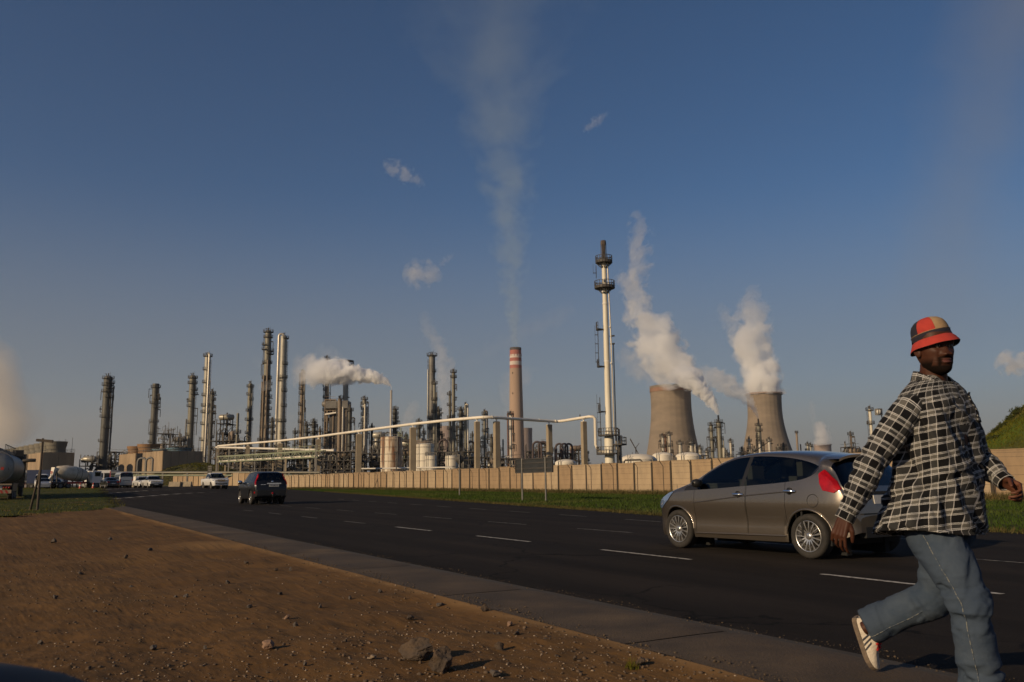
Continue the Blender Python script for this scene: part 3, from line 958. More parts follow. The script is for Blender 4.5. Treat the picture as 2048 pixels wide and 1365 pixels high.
# ================================================================== THE REFINERY
def platform(mb, r, z, a0=0.0, a1=2 * math.pi, w=0.9, th=0.22, rail=1.1, n=14):
 """sector of a ring deck with a handrail"""
 full = (a1 - a0) > 6.2
 k = max(4, int(n * (a1 - a0) / 6.283))
 vs, fs = [], []
 for i in range(k + 1):
  a = a0 + (a1 - a0) * i / k
  c, s = math.cos(a), math.sin(a)
  for (rr, zz) in ((r * 0.98, z), (r + w, z), (r + w, z + th), (r * 0.98, z + th)):
   vs.append((rr * c, rr * s, zz))
 for i in range(k):
  for j in range(4):
   b, d = i * 4, (i + 1) * 4
   fs.append((b + j, d + j, d + (j + 1) % 4, b + (j + 1) % 4))
 if not full:
  fs += [(0, 1, 2, 3), tuple(k * 4 + q for q in (3, 2, 1, 0))]
 mb.add(vs, fs)
 if rail:
  pts = [((r + w) * math.cos(a0 + (a1 - a0) * i / k), (r + w) * math.sin(a0 + (a1 - a0) * i / k)) for i in range(k + 1)]
  for hz in (rail * 0.55, rail):
   for i in range(k):
    mb.bar((*pts[i], z + hz), (*pts[i + 1], z + hz), 0.07)
  for i in range(0, k + 1):
   mb.bar((*pts[i], z), (*pts[i], z + rail), 0.07)
def platform_part(parent, r, z, a0=0.0, a1=2 * math.pi, w=0.9, th=0.22, rail=1.1, n=14, m=None):
 mb = MB()
 platform(mb, r, z, a0, a1, w, th, rail, n)
 return mb.build('platform', m or M['steel_dark'], parent)
def base_of(px, py, Y):
 p = at(px, py, Y)
 z0 = float(gz(p.x, p.y)) - 0.3
 return Vector((p.x, p.y, z0)), p.z - z0
def column(px, py, wpx, Y, m, label, plats=(), bands=2.6, pipe=None, pipe_m=None, top='dome', ladder=True, side=None,
   cat='column', name='distillation_column', seed=0, pw=1.0, group='process columns of the refinery', taper=1.0, skirt=None, tilt=0):
 """tall process column whose top centre is seen at px,py"""
 b, H = base_of(px, py, Y)
 r = wpx * .86 * Y / F_PX / 2
 r_ = random.Random(seed * 31 + int(px))
 rt = empty(name, b, 0, label, cat, group)
 mb = MB()
 prof = []
 z = 0.0
 r0 = r * taper
 def rad(z): return r0 + (r - r0) * min(1, z / H)
 while z < H - r * 0.5:
  if bands:
   prof += [(rad(z), z), (rad(z), z + bands - 0.26), (rad(z) + 0.05, z + bands - 0.25), (rad(z) + 0.05, z + bands - 0.02)]
   z += bands
  else:
   prof += [(rad(z), z)]
   z += H / 6
 zt = H - r * 0.55 if top == 'dome' else H
 prof = [p for p in prof if p[1] < zt - 0.1]
 if top == 'dome':
  prof += [(r, zt)] + [(r * math.cos(a), zt + r * 0.55 * math.sin(a)) for a in (0.3, 0.6, 0.9, 1.2, 1.5)]
 elif top == 'open':
  prof += [(r, zt), (r * 0.8, zt), (r * 0.8, zt - r)]
 elif top == 'slant':
  prof += [(r, zt), (0.02, zt + 0.02)]
 mb.lathe(prof, 24, smooth=not bands)
 if skirt:
  mb.lathe([(skirt * r, 0), (skirt * r, 0.6), (r * 1.02, skirt * r * 2.6)], 20)
 mb.build('shell', m, rt)
 for p in plats:
  f, sd = p[0], p[1]
  ww = (p[2] if len(p) > 2 else 1.0) * pw * 0.50
  z = f * H
  a0, a1 = {'o': (0, 6.2832), 'l': (1.9, 4.6), 'r': (-1.5, 1.2), 'f': (3.3, 6.2)}[sd]
  platform_part(rt, rad(z) * 1.03, z, a0, a1, ww, th=0.16, rail=1.0)
 if ladder:
  mb = MB()
  la = r_.choice((3.4, 3.6, 5.9, 6.1))
  x, y = (r + 0.35) * math.cos(la), (r + 0.35) * math.sin(la)
  tx, ty = -math.sin(la) * 0.3, math.cos(la) * 0.3
  k = r0 / r
  mb.bar((x * k + tx, y * k + ty, 2), (x + tx, y + ty, H * 0.96), 0.09)
  mb.bar((x * k - tx, y * k - ty, 2), (x - tx, y - ty, H * 0.96), 0.09)
  for z in np.arange(2.5, H * 0.95, 1.4):
   mb.bar((x + tx, y + ty, z), (x - tx, y - ty, z), 0.07)
  mb.build('ladder', M['steel_dark'], rt)
 for pp in (pipe or ()):
  ang, pr, f0, f1 = pp[:4]
  mb = MB()
  d = r + pr + 0.15
  c, s = math.cos(ang), math.sin(ang)
  pts = [(c * d, s * d, f0 * H), (c * d, s * d, f1 * H)]
  if f1 > 0.93:
   pts = pts[:1] + [(c * d, s * d, H - r * 0.2), (c * d * 0.85, s * d * 0.85, H + r * 0.3), (c * d * 0.4, s * d * 0.4, H + r * 0.45), (0, 0, H - 0.1)]
  mb.tube(pts, pr, 8)
  for z in np.arange(f0 * H + 2, f1 * H * 0.97, 5.0):
   mb.bar((c * r, s * r, z), (c * d, s * d, z), 0.12)
  mb.build('riser_pipe', pipe_m or M['steel_mid'], rt)
 if side:
  mb = MB()
  for _ in range(side):
   z = H * r_.uniform(0.55, 0.97)
   a = r_.choice((r_.uniform(-0.7, 0.5), r_.uniform(-0.7, 0.5), r_.uniform(2.6, 3.8)))
   c, s = math.cos(a), math.sin(a)
   L = r + r_.uniform(0.5, 1.3)
   mb.tube([(c * r * 0.9, s * r * 0.9, z), (c * L, s * L, z)], r_.uniform(0.1, 0.25), 6)
   if r_.random() < 0.7:
    mb.tube([(c * L, s * L, z), (c * L, s * L, z - r_.uniform(1.5, 5))], 0.12, 6)
  mb.build('nozzle_piping', M['steel_dark'], rt)['kind'] = 'stuff'
 if top == 'dome':
  mb = MB()
  mb.tube([(0, 0, H - 0.3), (0, 0, H + 0.9)], 0.22, 6)
  mb.bar((0.5 * r, 0, H - 0.4), (0.5 * r, 0, H + 1.3), 0.08)
  mb.tube([(-0.5 * r, 0, H - 0.4), (-0.5 * r, 0, H + 0.7), (-0.9 * r, 0, H + 0.7)], 0.13, 6)
  mb.build('vent', M['steel_dark'], rt)
 return rt, H, r
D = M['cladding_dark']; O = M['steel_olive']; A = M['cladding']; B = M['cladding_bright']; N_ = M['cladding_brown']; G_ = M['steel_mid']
def P(*fs, s='o', w=1.0):
 return [(f, s, w) for f in fs]
# --- left group (dark in the smoke)
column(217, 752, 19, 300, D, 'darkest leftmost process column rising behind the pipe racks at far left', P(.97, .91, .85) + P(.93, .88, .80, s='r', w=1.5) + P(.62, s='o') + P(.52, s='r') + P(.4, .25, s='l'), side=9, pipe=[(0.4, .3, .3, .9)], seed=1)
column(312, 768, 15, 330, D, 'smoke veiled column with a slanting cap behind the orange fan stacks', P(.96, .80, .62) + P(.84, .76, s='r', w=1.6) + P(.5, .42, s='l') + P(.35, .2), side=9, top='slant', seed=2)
column(386, 751, 14.5, 300, O, 'grey column with platforms down its left side above the grassy bank', P(.97, .92) + P(.86, .82, s='r', w=1.5) + P(.76, .71, .56, .45, s='l') + P(.3), side=8, pipe=[(3.4, .25, .1, .6)], seed=3)
column(416, 710, 13.5, 290, A, 'silvery column with a bright riser pipe left of the black off-roader', P(.985) + P(.88, .78, .68, s='l') + P(.60, .55) + P(.46, .34, .2, s='l'), pipe=[(-0.9, .33, .02, .97), (-0.2, .2, .3, .8)], pipe_m=B, seed=4)
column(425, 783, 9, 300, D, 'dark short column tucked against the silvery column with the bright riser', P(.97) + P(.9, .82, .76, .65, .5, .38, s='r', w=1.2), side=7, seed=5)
column(501, 767, 10.5, 310, O, 'slim grey column with domed head left of the tallest column', P(.96) + P(.83, s='r') + P(.88, .72, .5, s='l') + P(.63, w=1.3), pipe=[(-0.6, .22, .05, .9)], seed=6)
column(537, 661, 14.5, 300, O, 'tallest column with a bulging caged head and rusty ribs', P(.985, w=1.3) + P(.90, .87, s='l', w=1.9) + P(.86, .84, s='r', w=1.9) + P(.95) + P(.78, .68, .60, .52, .44, .36, .28) + P(.64, .56, .48, s='r', w=1.4), side=8,
  pipe=[(-1.2, .35, .05, .8), (-2.0, .3, .05, .7), (3.3, .3, .3, .66)], pipe_m=N_, seed=7, taper=1.35)
column(545, 840, 7, 280, D, 'small cluttered column in front of the tallest column', P(.97, .88, .78, .66, .5, .35), side=8, seed=8)
column(568, 671, 15, 290, A, 'thick ringed aluminium column with a long riser on its left', P(.975, s='r', w=1.1) + P(.71, .42, .25) + P(.80, .62, .52, .34, s='r') + P(.69, s='l'), bands=3.4, pipe=[(3.3, .42, .04, .985)], pipe_m=B, seed=9, taper=1.12)
column(605, 744, 8, 300, N_, 'slender brownish column right of the ringed aluminium column', P(.96, .88, .8) + P(.84, .7, .62, .55, .46, .36, .28, s='l'), pipe=[(-0.4, .3, .05, .97)], pipe_m=G_, seed=10, side=4)
column(613, 848, 8, 290, D, 'squat banded column at the foot of the slender brownish column', P(.97, .86, .7, .5), side=6, seed=11)
column(628, 842, 9, 300, D, 'squat dark column with crowded platforms left of the green gantry end', P(.97, .9, .8, .66, .5), side=8, seed=12)
column(654, 716, 8, 300, N_, 'slender column with a red head in front of the white steam', P(.985, .94, .90) + P(.74, .68, .58, s='l') + P(.5, .4, .3), pipe=[(-0.5, .28, .05, .9)], pipe_m=G_, seed=13, side=6)
t_, H_, r_c = column(692, 730, 12, 320, A, 'column topped by a wide ring deck partly hidden by white steam', P(.67, .6), seed=14, bands=2.2, top='open', side=3)
platform_part(t_, r_c, H_ - 0.6, w=2.0, th=0.5, rail=1.6)
platform_part(t_, r_c, H_ + 1.3, w=2.0, th=0.25, rail=0)
mb = MB()
for k in range(10):
 a = k * 0.628
 mb.bar(((r_c + 1.9) * math.cos(a), (r_c + 1.9) * math.sin(a), H_ - 0.5), ((r_c + 1.9) * math.cos(a), (r_c + 1.9) * math.sin(a), H_ + 1.5), 0.15)
mb.build('hood_frame', M['steel_dark'], t_)
column(680, 797, 10, 270, N_, 'smooth brown vessel column standing before the pale box structure', P(.99, s='r'), bands=0, pipe=[(-0.2, .25, .02, .9)], pipe_m=B, seed=15)
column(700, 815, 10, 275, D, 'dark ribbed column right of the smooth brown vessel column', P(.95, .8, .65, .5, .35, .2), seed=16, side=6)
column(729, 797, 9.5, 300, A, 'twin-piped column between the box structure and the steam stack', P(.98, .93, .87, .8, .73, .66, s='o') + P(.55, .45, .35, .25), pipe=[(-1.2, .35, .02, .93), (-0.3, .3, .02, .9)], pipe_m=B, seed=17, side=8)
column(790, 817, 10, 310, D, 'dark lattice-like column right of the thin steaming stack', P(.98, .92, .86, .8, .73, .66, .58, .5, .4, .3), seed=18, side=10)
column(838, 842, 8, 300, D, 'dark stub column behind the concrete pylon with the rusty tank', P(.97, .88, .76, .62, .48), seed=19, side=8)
column(864, 709, 15, 290, G_, 'broad ringed column with a rusty cap right of the rusty tank', P(.985, w=1.3) + P(.86, s='r', w=.8) + P(.5, .42), bands=2.9, pipe=[(3.6, .22, .05, .88)], pipe_m=B, seed=20)
column(869, 765, 7, 282, O, 'slim column leaning close against the broad ringed column', P(.98, .82, .70) + P(.6, .5, .4, .3, s='l'), pipe=[(-0.6, .2, .05, .9)], seed=21)
column(877, 818, 8, 290, D, 'dark narrow column right of the slim leaning column', P(.97, .9, .83, .75, .66, .56, .45, .3), seed=22, side=8)
column(907, 743, 8, 290, O, 'slender column with a hooped head against the pale steam', P(.985, .94) + P(.84, .74, .64, .55, .46, .38, .3, s='r') + P(.2, w=1.3), seed=23, side=4, pipe=[(3.3, .22, .02, .5)])
column(900, 787, 6, 300, D, 'thin dark column on the left of the hooped head column', P(.98, .86, .72, .6, .48, .3, w=1.2), seed=24, side=5)
column(922, 818, 9.5, 300, D, 'dark cluttered column with a bent vent pipe', P(.98, .9, .82, .72, .62, .5, .4, .25), seed=25, side=10)
column(931, 810, 6.5, 285, O, 'pale smooth column with a curled top pipe', P(.97, s='r'), bands=0, pipe=[(-0.3, .25, .08, .98)], pipe_m=B, seed=26)
column(969, 824, 6.5, 300, O, 'lean column with a top elbow right of the pale smooth column', P(.96, .72, .5) + P(.88, .62, .55, s='l', w=1.3), pipe=[(0.1, .3, .55, .98)], pipe_m=N_, seed=27, side=3)
column(983, 874, 7, 280, D, 'short dark twin column between two concrete pylons', P(.98, .8, .62, .45), seed=28, side=9)
column(1021, 828, 6.5, 270, B, 'bright aluminium column standing before the striped chimney', P(.985, w=1.2) + P(.78, .5, .3, w=1.2), pipe=[(3.3, .28, .2, .95), (-0.2, .24, .6, .98)], pipe_m=M['rust'], seed=29, side=4)
column(1006, 879, 3.5, 300, G_, 'thin plain stack left of the bright aluminium column', (), bands=3.5, top='open', ladder=False, seed=30, name='small_stack', cat='stack')
column(1078, 892, 8, 300, O, 'plain buff column behind the big blank road sign', P(.97, .8), seed=31)
column(1147, 912, 4, 300, B, 'short bright vent stack beside the right bent pipe loops', (), seed=32, ladder=False, top='open', name='small_stack', cat='stack')
column(1157, 899, 4, 320, G_, 'short grey vent stack beside the pylon at the pipe bend', (), seed=33, ladder=False, top='open', name='small_stack', cat='stack')
# --- right group
column(1325, 872, 7.5, 300, B, 'bright column with red rusty head left of its pair behind the domes', P(.97, .75) + P(.6, s='r'), seed=34, side=4, pipe=[(-0.5, .25, .05, .96)], pipe_m=M['rust'])
column(1338, 868, 8, 300, B, 'bright column with rusty crown right of its pair behind the domes', P(.97, .74, w=1.2) + P(.6, .5, s='r', w=1.5), seed=35, side=4)
column(1360, 885, 10, 300, B, 'stout silvery column with rusty deck before the left cooling tower', P(.95, .6, w=1.2), seed=36, side=3)
column(1382, 884, 10, 300, B, 'stout silvery column with flat deck and mast near the dome tank', P(.96, .5, w=1.2) + P(.93, s='l', w=2.2), seed=37, side=3, pipe=[(-0.3, .4, .1, .93)], pipe_m=B)
column(1400, 895, 8, 300, A, 'short silvery vessel right of the stout column with a mast', P(.95, .5), seed=38, side=4)
column(1413, 902, 5.5, 300, B, 'lowest bright vessel right of the dome tanks', P(.93), seed=39)
column(1422, 849, 8.5, 320, O, 'dark platformed column just left of the steaming one', P(.98, .88, .72, .52, .35, .15, w=1.2), seed=40, side=9)
t1, H1, r1 = column(1437, 843, 12.5, 320, O, 'steaming column with a thin black outlet pipe between the cooling towers', P(.98, .9, w=1.2) + P(.7, .55, .4, .25, s='r'), seed=41, side=8, pipe=[(-0.9, .7, .05, .55), (-.1, .25, .05, .7)], pipe_m=A)
mb = MB(); mb.tube([(0, 0, H1 - 0.5), (0, 0, H1 + 2.3)], 0.32, 10); mb.build('steam_outlet', M['black'], t1)
column(1461, 882, 6.5, 320, B, 'slim bright column right of the steaming column', P(.96, .6) + P(.85, .75, .4, s='r', w=1.1), seed=42, side=3)
column(1454, 905, 5, 310, G_, 'tiny grey vessel beside the slim bright column', P(.9), seed=43, side=3)
t2, H2, r2 = column(1517, 850, 10, 340, O, 'steaming column with black outlet in front of the right cooling tower', P(.98, .88, .64, .5, .35, w=1.2) + P(.76, s='l'), seed=44, side=9)
mb = MB(); mb.tube([(0, 0, H2 - 0.5), (0, 0, H2 + 2.4)], 0.3, 10); mb.build('steam_outlet', M['black'], t2)
column(1498, 878, 6, 330, B, 'slim bright column left of the steaming column at the right tower', P(.93, .75, .5, .3), seed=45, side=4)
column(1484, 898, 6, 330, A, 'short platformed column at the left foot of the right cooling tower', P(.95, .7), seed=46, side=5)
column(1519, 883, 6, 315, B, 'short bright column in front of the steaming column', P(.95, .6), seed=47, side=3)
column(1509, 897, 5, 320, A, 'very short vessel left of the short bright column', P(.9), seed=48)
column(1538, 879, 6.5, 330, B, 'bright flat-topped column right of the steaming column', P(.95, .4, w=1.2), seed=49, side=2)
column(1556, 893, 4, 330, A, 'small silvery vessel at the right foot of the right cooling tower', P(.9, .5), seed=50, side=3)
column(1567, 890, 6, 350, D, 'dark lattice platform vessel at the right edge of the right tower', P(.95, .85, .7, w=1.4), seed=51, side=4)
column(1593, 865, 4.5, 360, N_, 'plain brown stack with a collar standing alone right of the right tower', P(.98, w=.5), bands=0, top='open', ladder=False, seed=52, name='small_stack', cat='stack')
column(1601, 889, 3, 370, N_, 'thin short stack beside the plain brown stack', (), bands=0, top='open', ladder=False, seed=53, name='small_stack', cat='stack')
column(1615, 888, 5, 360, A, 'twin headed short column between brown stack and far pink tower', P(.95, .8), seed=54, side=5)
column(1621, 890, 4, 350, A, 'lower half of the twin headed pair left of the pink tower', P(.95), seed=55, side=3)
column(1690, 887, 4.5, 420, G_, 'faint grey hazy stack right of the far pink tower', (), bands=0, ladder=False, seed=56, name='small_stack', cat='stack')
column(1701, 868, 5, 300, N_, 'narrow column with forked head above the silver car roof', P(.97, .6, .45, w=1.3), seed=57, side=6)
column(1739, 818, 7.5, 260, M['flare_white'], 'cream painted column left of the walking man', P(.97, .78, .55, w=1.2), bands=0, seed=58)
column(476, 827, 6, 255, O, 'slim pale chimney with flared concrete foot below the green gantry', P(.72, w=1.4), bands=2.8, seed=59, top='open', skirt=2.0, ladder=False, name='small_stack', cat='stack')
for i, (px, py, w, Y, mm) in enumerate(((590, 862, 4, 300, D), (640, 858, 5, 310, N_), (712, 868, 4, 300, G_), (744, 852, 6, 310, D), (757, 872, 4, 300, A), (812, 870, 4, 320, G_), (848, 862, 4, 320, D), (884, 868, 5, 310, D), (914, 850, 4, 320, O), (945, 868, 4, 310, D), (957, 876, 5, 300, G_), (1000, 898, 4, 290, D), (1062, 905, 4, 310, G_), (1110, 900, 4, 300, A), (1174, 905, 3, 300, D), (572, 880, 5, 280, D), (520, 878, 5, 280, D), (460, 870, 4, 300, G_))):
 column(px, py, w, Y, mm, 'short slim column lost among the crowded pipework', P(.95, .7, .5), seed=200 + i, side=4, group='slim columns among the pipework')
b_, Hs = base_of(782.5, 781, 260)
rt = empty('steam_stack', b_, 0, 'thin pale steel stack blowing a white steam plume to the left', 'stack')
MB().lathe([(0.42, 0), (0.42, Hs * .3), (0.36, Hs * .31), (0.33, Hs), (0.27, Hs), (0.27, Hs - 1)], 12).build('shaft', M['cladding_bright'], rt)
mb = MB(); platform(mb, 0.45, Hs * 0.45, w=0.5, th=.12); mb.build('platform', M['steel_dark'], rt)
# --- striped chimney
CH_Y = 1000.0
b_, Hc = base_of(1031, 696, CH_Y)
chim = empty('striped_chimney', b_, 0, 'tall concrete chimney with red and white bands at its top', 'chimney')
rT = 23.0 * CH_Y / F_PX / 2
rB = 34.0 * CH_Y / F_PX / 2
def crad(h): return rB + (rT - rB) * (h / Hc) ** 0.8
px2m = CH_Y / F_PX * 1.01
yt = [696, 701.5, 710, 717, 724, 731.5, 738]
hh = [Hc - (y - 696) * px2m for y in yt]
hs_ = [0] + list(np.linspace(6, hh[-1], 22))
MB().lathe([(crad(h), h) for h in hs_], 40).build('shaft', M['chimney_concrete'], chim)
M['chimney_white'] = mat('chimney_white_band', (0.56, 0.48, 0.42), (0.47, 0.40, 0.35), 0.2, 5, 0.8)
M['chimney_rim'] = mat('sooty_rim', (0.10, 0.09, 0.085), (0.05, 0.045, 0.045), 0.2, 5, 0.9)
for i in range(6):
 a, b2 = hh[i + 1], hh[i]
 m_ = (M['chimney_rim'], M['red_paint'], M['chimney_white'], M['red_paint'], M['chimney_white'], M['red_paint'])[i]
 pr = [(crad(a) + 0.04, a), (crad(b2) + 0.04, b2)]
 if i == 0: pr += [(crad(b2) - 0.8, b2), (crad(b2) - 0.8, b2 - 8)]
 MB().lathe(pr, 40).build('rim' if i == 0 else 'band', m_, chim)
mb = MB()
for k in range(14):
 a = k * 0.4488
 mb.box(((crad(hh[2]) + 0.1) * math.cos(a), (crad(hh[2]) + 0.1) * math.sin(a), hh[2] - 0.9), (0.5, 0.5, 2.4), rz=a)
mb.build('band_teeth', M['red_paint'], chim)
mb = MB()
for h in (hh[-1] - 6, hh[-1] - 30, hh[-1] - 55):
 a = -2.1
 mb.box((crad(h) * math.cos(a), crad(h) * math.sin(a), h), (0.8, 0.9, 1.8), rz=a)
mb.build('opening', M['black'], chim)
# --- hyperbolic cooling towers
def cooling(px, py, w_rim, w_low, y_low, Y, m, label, rim=True, legs=True, seed=0, broken=False):
 b, H = base_of(px, py, Y)
 s = Y / F_PX
 rt_, rl = w_rim / 2 * s, w_low / 2 * s
 zl = H - (y_low - py) * s
 zw = H * 0.82
 rw = rt_ * 0.965
 k = (rl ** 2 / rw ** 2 - 1) / (zl - zw) ** 2
 def rad(z):
  if z >= zw: return rw * math.sqrt(1 + (rt_ ** 2 / rw ** 2 - 1) * ((z - zw) / (H - zw)) ** 2)
  return rw * math.sqrt(1 + k * (z - zw) ** 2)
 root = empty('cooling_tower', b, 0, label, 'cooling tower')
 z0 = H * 0.075
 zs = np.linspace(z0, H, 46)
 n = 96
 V, F = [], []
 for i, z in enumerate(zs):
  for j in range(n):
   a = 2 * math.pi * j / n
   rr = rad(z) + (0.18 if j % 4 == 0 else 0.0)
   zz = z
   if broken and i == len(zs) - 1:
    zz = z - 1.6 * max(0, noise.noise((math.cos(a) * 4, math.sin(a) * 4, seed)))
   V.append((rr * math.cos(a), rr * math.sin(a), zz))
 F = grid_faces(len(zs), n, True)
 V2 = [(x * 0.985, y * 0.985, z) for x, y, z in V]
 me = np_mesh('shell', np.array(V + V2), np.concatenate([F, F[:, ::-1] + len(V)]), False)
 me.materials.append(m)
 link('shell', me, None, root)
 if rim:
  MB().lathe([(rad(H) + 0.1, H - 2.2), (rad(H) + 1.2, H - 2.0), (rad(H) + 1.2, H - 0.1), (rad(H) - 1.2, H - 0.1), (rad(H) - 1.2, H - 2)], n).build('rim', M['tower_far'], root)
 if legs:
  mb = MB()
  for j in range(36):
   a0, a1 = 2 * math.pi * j / 36, 2 * math.pi * (j + 0.5) / 36
   p0 = (rad(0) * math.cos(a0), rad(0) * math.sin(a0), 0)
   for aa in (a1, a1 - 2 * math.pi / 36):
    mb.bar(p0, (rad(z0) * math.cos(aa), rad(z0) * math.sin(aa), z0), 0.9)
  o = mb.build('raker_columns', M['tower_concrete'], root)
  o['kind'] = 'stuff'
 mb = MB()
 for j in range(18):
  a = 2 * math.pi * j / 18
  mb.bar((rad(H) * math.cos(a), rad(H) * math.sin(a), H - 0.3), (rad(H) * math.cos(a), rad(H) * math.sin(a), H + 1.6), 0.15)
 mb.build('lightning_rods', M['steel_dark'], root)
 return root, H, rt_, b
CT1 = cooling(1340.5, 773, 82, 103, 905, 1000, M['tower_concrete'], 'left of the two big cooling towers, brown concrete with a chipped red lip', rim=False, seed=3, broken=True)
MB().lathe([(CT1[2] * 1.003, CT1[1] - 7), (CT1[2] * 1.006, CT1[1] - 2.5)], 96).build('stained_lip', mat('reddish_lip', (0.26, 0.15, 0.105), (0.21, 0.13, 0.09), 0.1, 6, 0.95), CT1[0])
CT2 = cooling(1527.5, 787, 68, 96, 903, 950, M['tower_concrete'], 'right of the two big cooling towers, steaming from its dark rim')
cooling(1048, 857, 33, 40, 935, 1800, M['tower_far'], 'distant grey cooling tower half hidden behind the striped chimney', rim=False)
cooling(894, 853, 28, 34, 930, 2000, M['tower_far'], 'distant pinkish cooling tower behind the hooped head column', rim=False)
CT3 = cooling(1645, 889, 33, 38, 945, 2600, M['tower_far'], 'small far pink cooling tower left of the walking man', rim=True)
# --- storage tanks
def tank(px, py_top, wpx, py_low, Y, m, label, dome=0.12, rings=5, rail=True, name='storage_tank', streak=False):
 b, H = base_of(px, py_top, Y)
 r = wpx * Y / F_PX / 2
 rt = empty(name, b, 0, label, 'tank')
 hw = H - dome * 2 * r
 MB().lathe([(r, 0), (r, hw)], 40).build('shell', m, rt)
 MB().lathe([(r * 1.012, hw)] + [(r * math.cos(a) * 1.0, hw + dome * 2 * r * math.sin(a)) for a in np.linspace(0.05, 1.56, 9)], 40).build('roof', m, rt)
 for i in range(rings):
  z = hw * (i + 0.6) / rings
  MB().lathe([(r + 0.01, z - 0.05), (r + 0.09, z - 0.05), (r + 0.09, z + 0.05), (r + 0.01, z + 0.05)], 40, smooth=False).build('ring', M['steel_mid'], rt)
 if rail:
  mb = MB()
  k = 22
  pts = [((r + .05) * math.cos(6.283 * i / k), (r + .05) * math.sin(6.283 * i / k)) for i in range(k + 1)]
  for i in range(k):
   mb.bar((*pts[i], hw + 0.9), (*pts[i + 1], hw + 0.9), 0.06)
   mb.bar((*pts[i], hw), (*pts[i], hw + 0.9), 0.06)
  mb.build('handrail', M['steel_mid'], rt)
 mb = MB()
 a = -2.2
 for d in (-0.3, 0.3):
  mb.bar((r * 1.05 * math.cos(a) + d * .7, r * 1.05 * math.sin(a) - d * .5, 0), (r * 1.05 * math.cos(a) + d * .7, r * 1.05 * math.sin(a) - d * .5, hw + 1), 0.09)
 mb.tube([(r * 1.05 * math.cos(-0.9), r * 1.05 * math.sin(-0.9), 0), (r * 1.05 * math.cos(-0.9), r * 1.05 * math.sin(-0.9), hw * 1.02), (r * .6, -r * .5, hw + dome * r)], 0.12, 6)
 mb.build('ladder', M['steel_mid'], rt)
 return rt
tank(783, 873, 43, 950, 225, M['tank_rusty'], 'tall white tank streaked with brown rust left of a concrete pylon', 0.06, 7)
tank(850, 887, 36, 950, 240, M['tank_white'], 'larger clean white tank right of the concrete pylon', 0.07, 6)
tank(862, 911, 22, 950, 215, M['tank_white'], 'small cream tank in front of the larger white tank', 0.05, 3)
tank(903, 911, 24, 950, 230, M['tank_white'], 'small white tank behind the round road sign', 0.06, 4)
for (px, py, w, Y, lab) in ((1131, 919, 42, 160, 'small low white dome right of the blank road sign'), (1276, 908, 72, 165, 'wide flat white dome tank right of the flare stack'),
       (1325, 905, 41, 185, 'middle white dome tank before the left cooling tower'), (1376, 905, 50, 185, 'rightmost white dome tank before the left cooling tower')):
 t = tank(px, py, w, 950, Y, M['tank_white'], lab, 0.17, 1, False, 'dome_tank')
 mb = MB()
 rr = random.Random(px)
 b, H = base_of(px, py, Y)
 r = w * Y / F_PX / 2
 for k in range(6):
  a, d = rr.uniform(0, 6.28), rr.uniform(0.0, 0.35) * r
  z = H - 0.34 * r * (d / r) ** 2 - 0.15
  mb.tube([(d * math.cos(a), d * math.sin(a), z - 0.3), (d * math.cos(a), d * math.sin(a), z + rr.uniform(0.2, 0.6))], rr.uniform(0.04, 0.09), 6)
 mb.build('roof_nozzles', M['steel_dark'], t)
b_, H_ = base_of(1271, 880, 420)
rt = empty('jib_crane', b_, 0, 'small dark lattice crane jib above the widest white dome', 'crane')
mb = MB(); mb.bar((0, 0, 0), (0, 0, H_ * .82), 0.5); mb.build('mast', M['steel_dark'], rt)
mb = MB()
mb.bar((1.2, 0, H_ * .66), (-2.6, 0, H_ + 0.6), 0.35); mb.bar((1.2, 0, H_ * .66), (-2.6, 0, H_ + 0.1), 0.3)
mb.bar((0, 0, H_ * .8), (1.7, 0, H_ * .92), 0.25)
mb.build('jib', M['steel_dark'], rt)
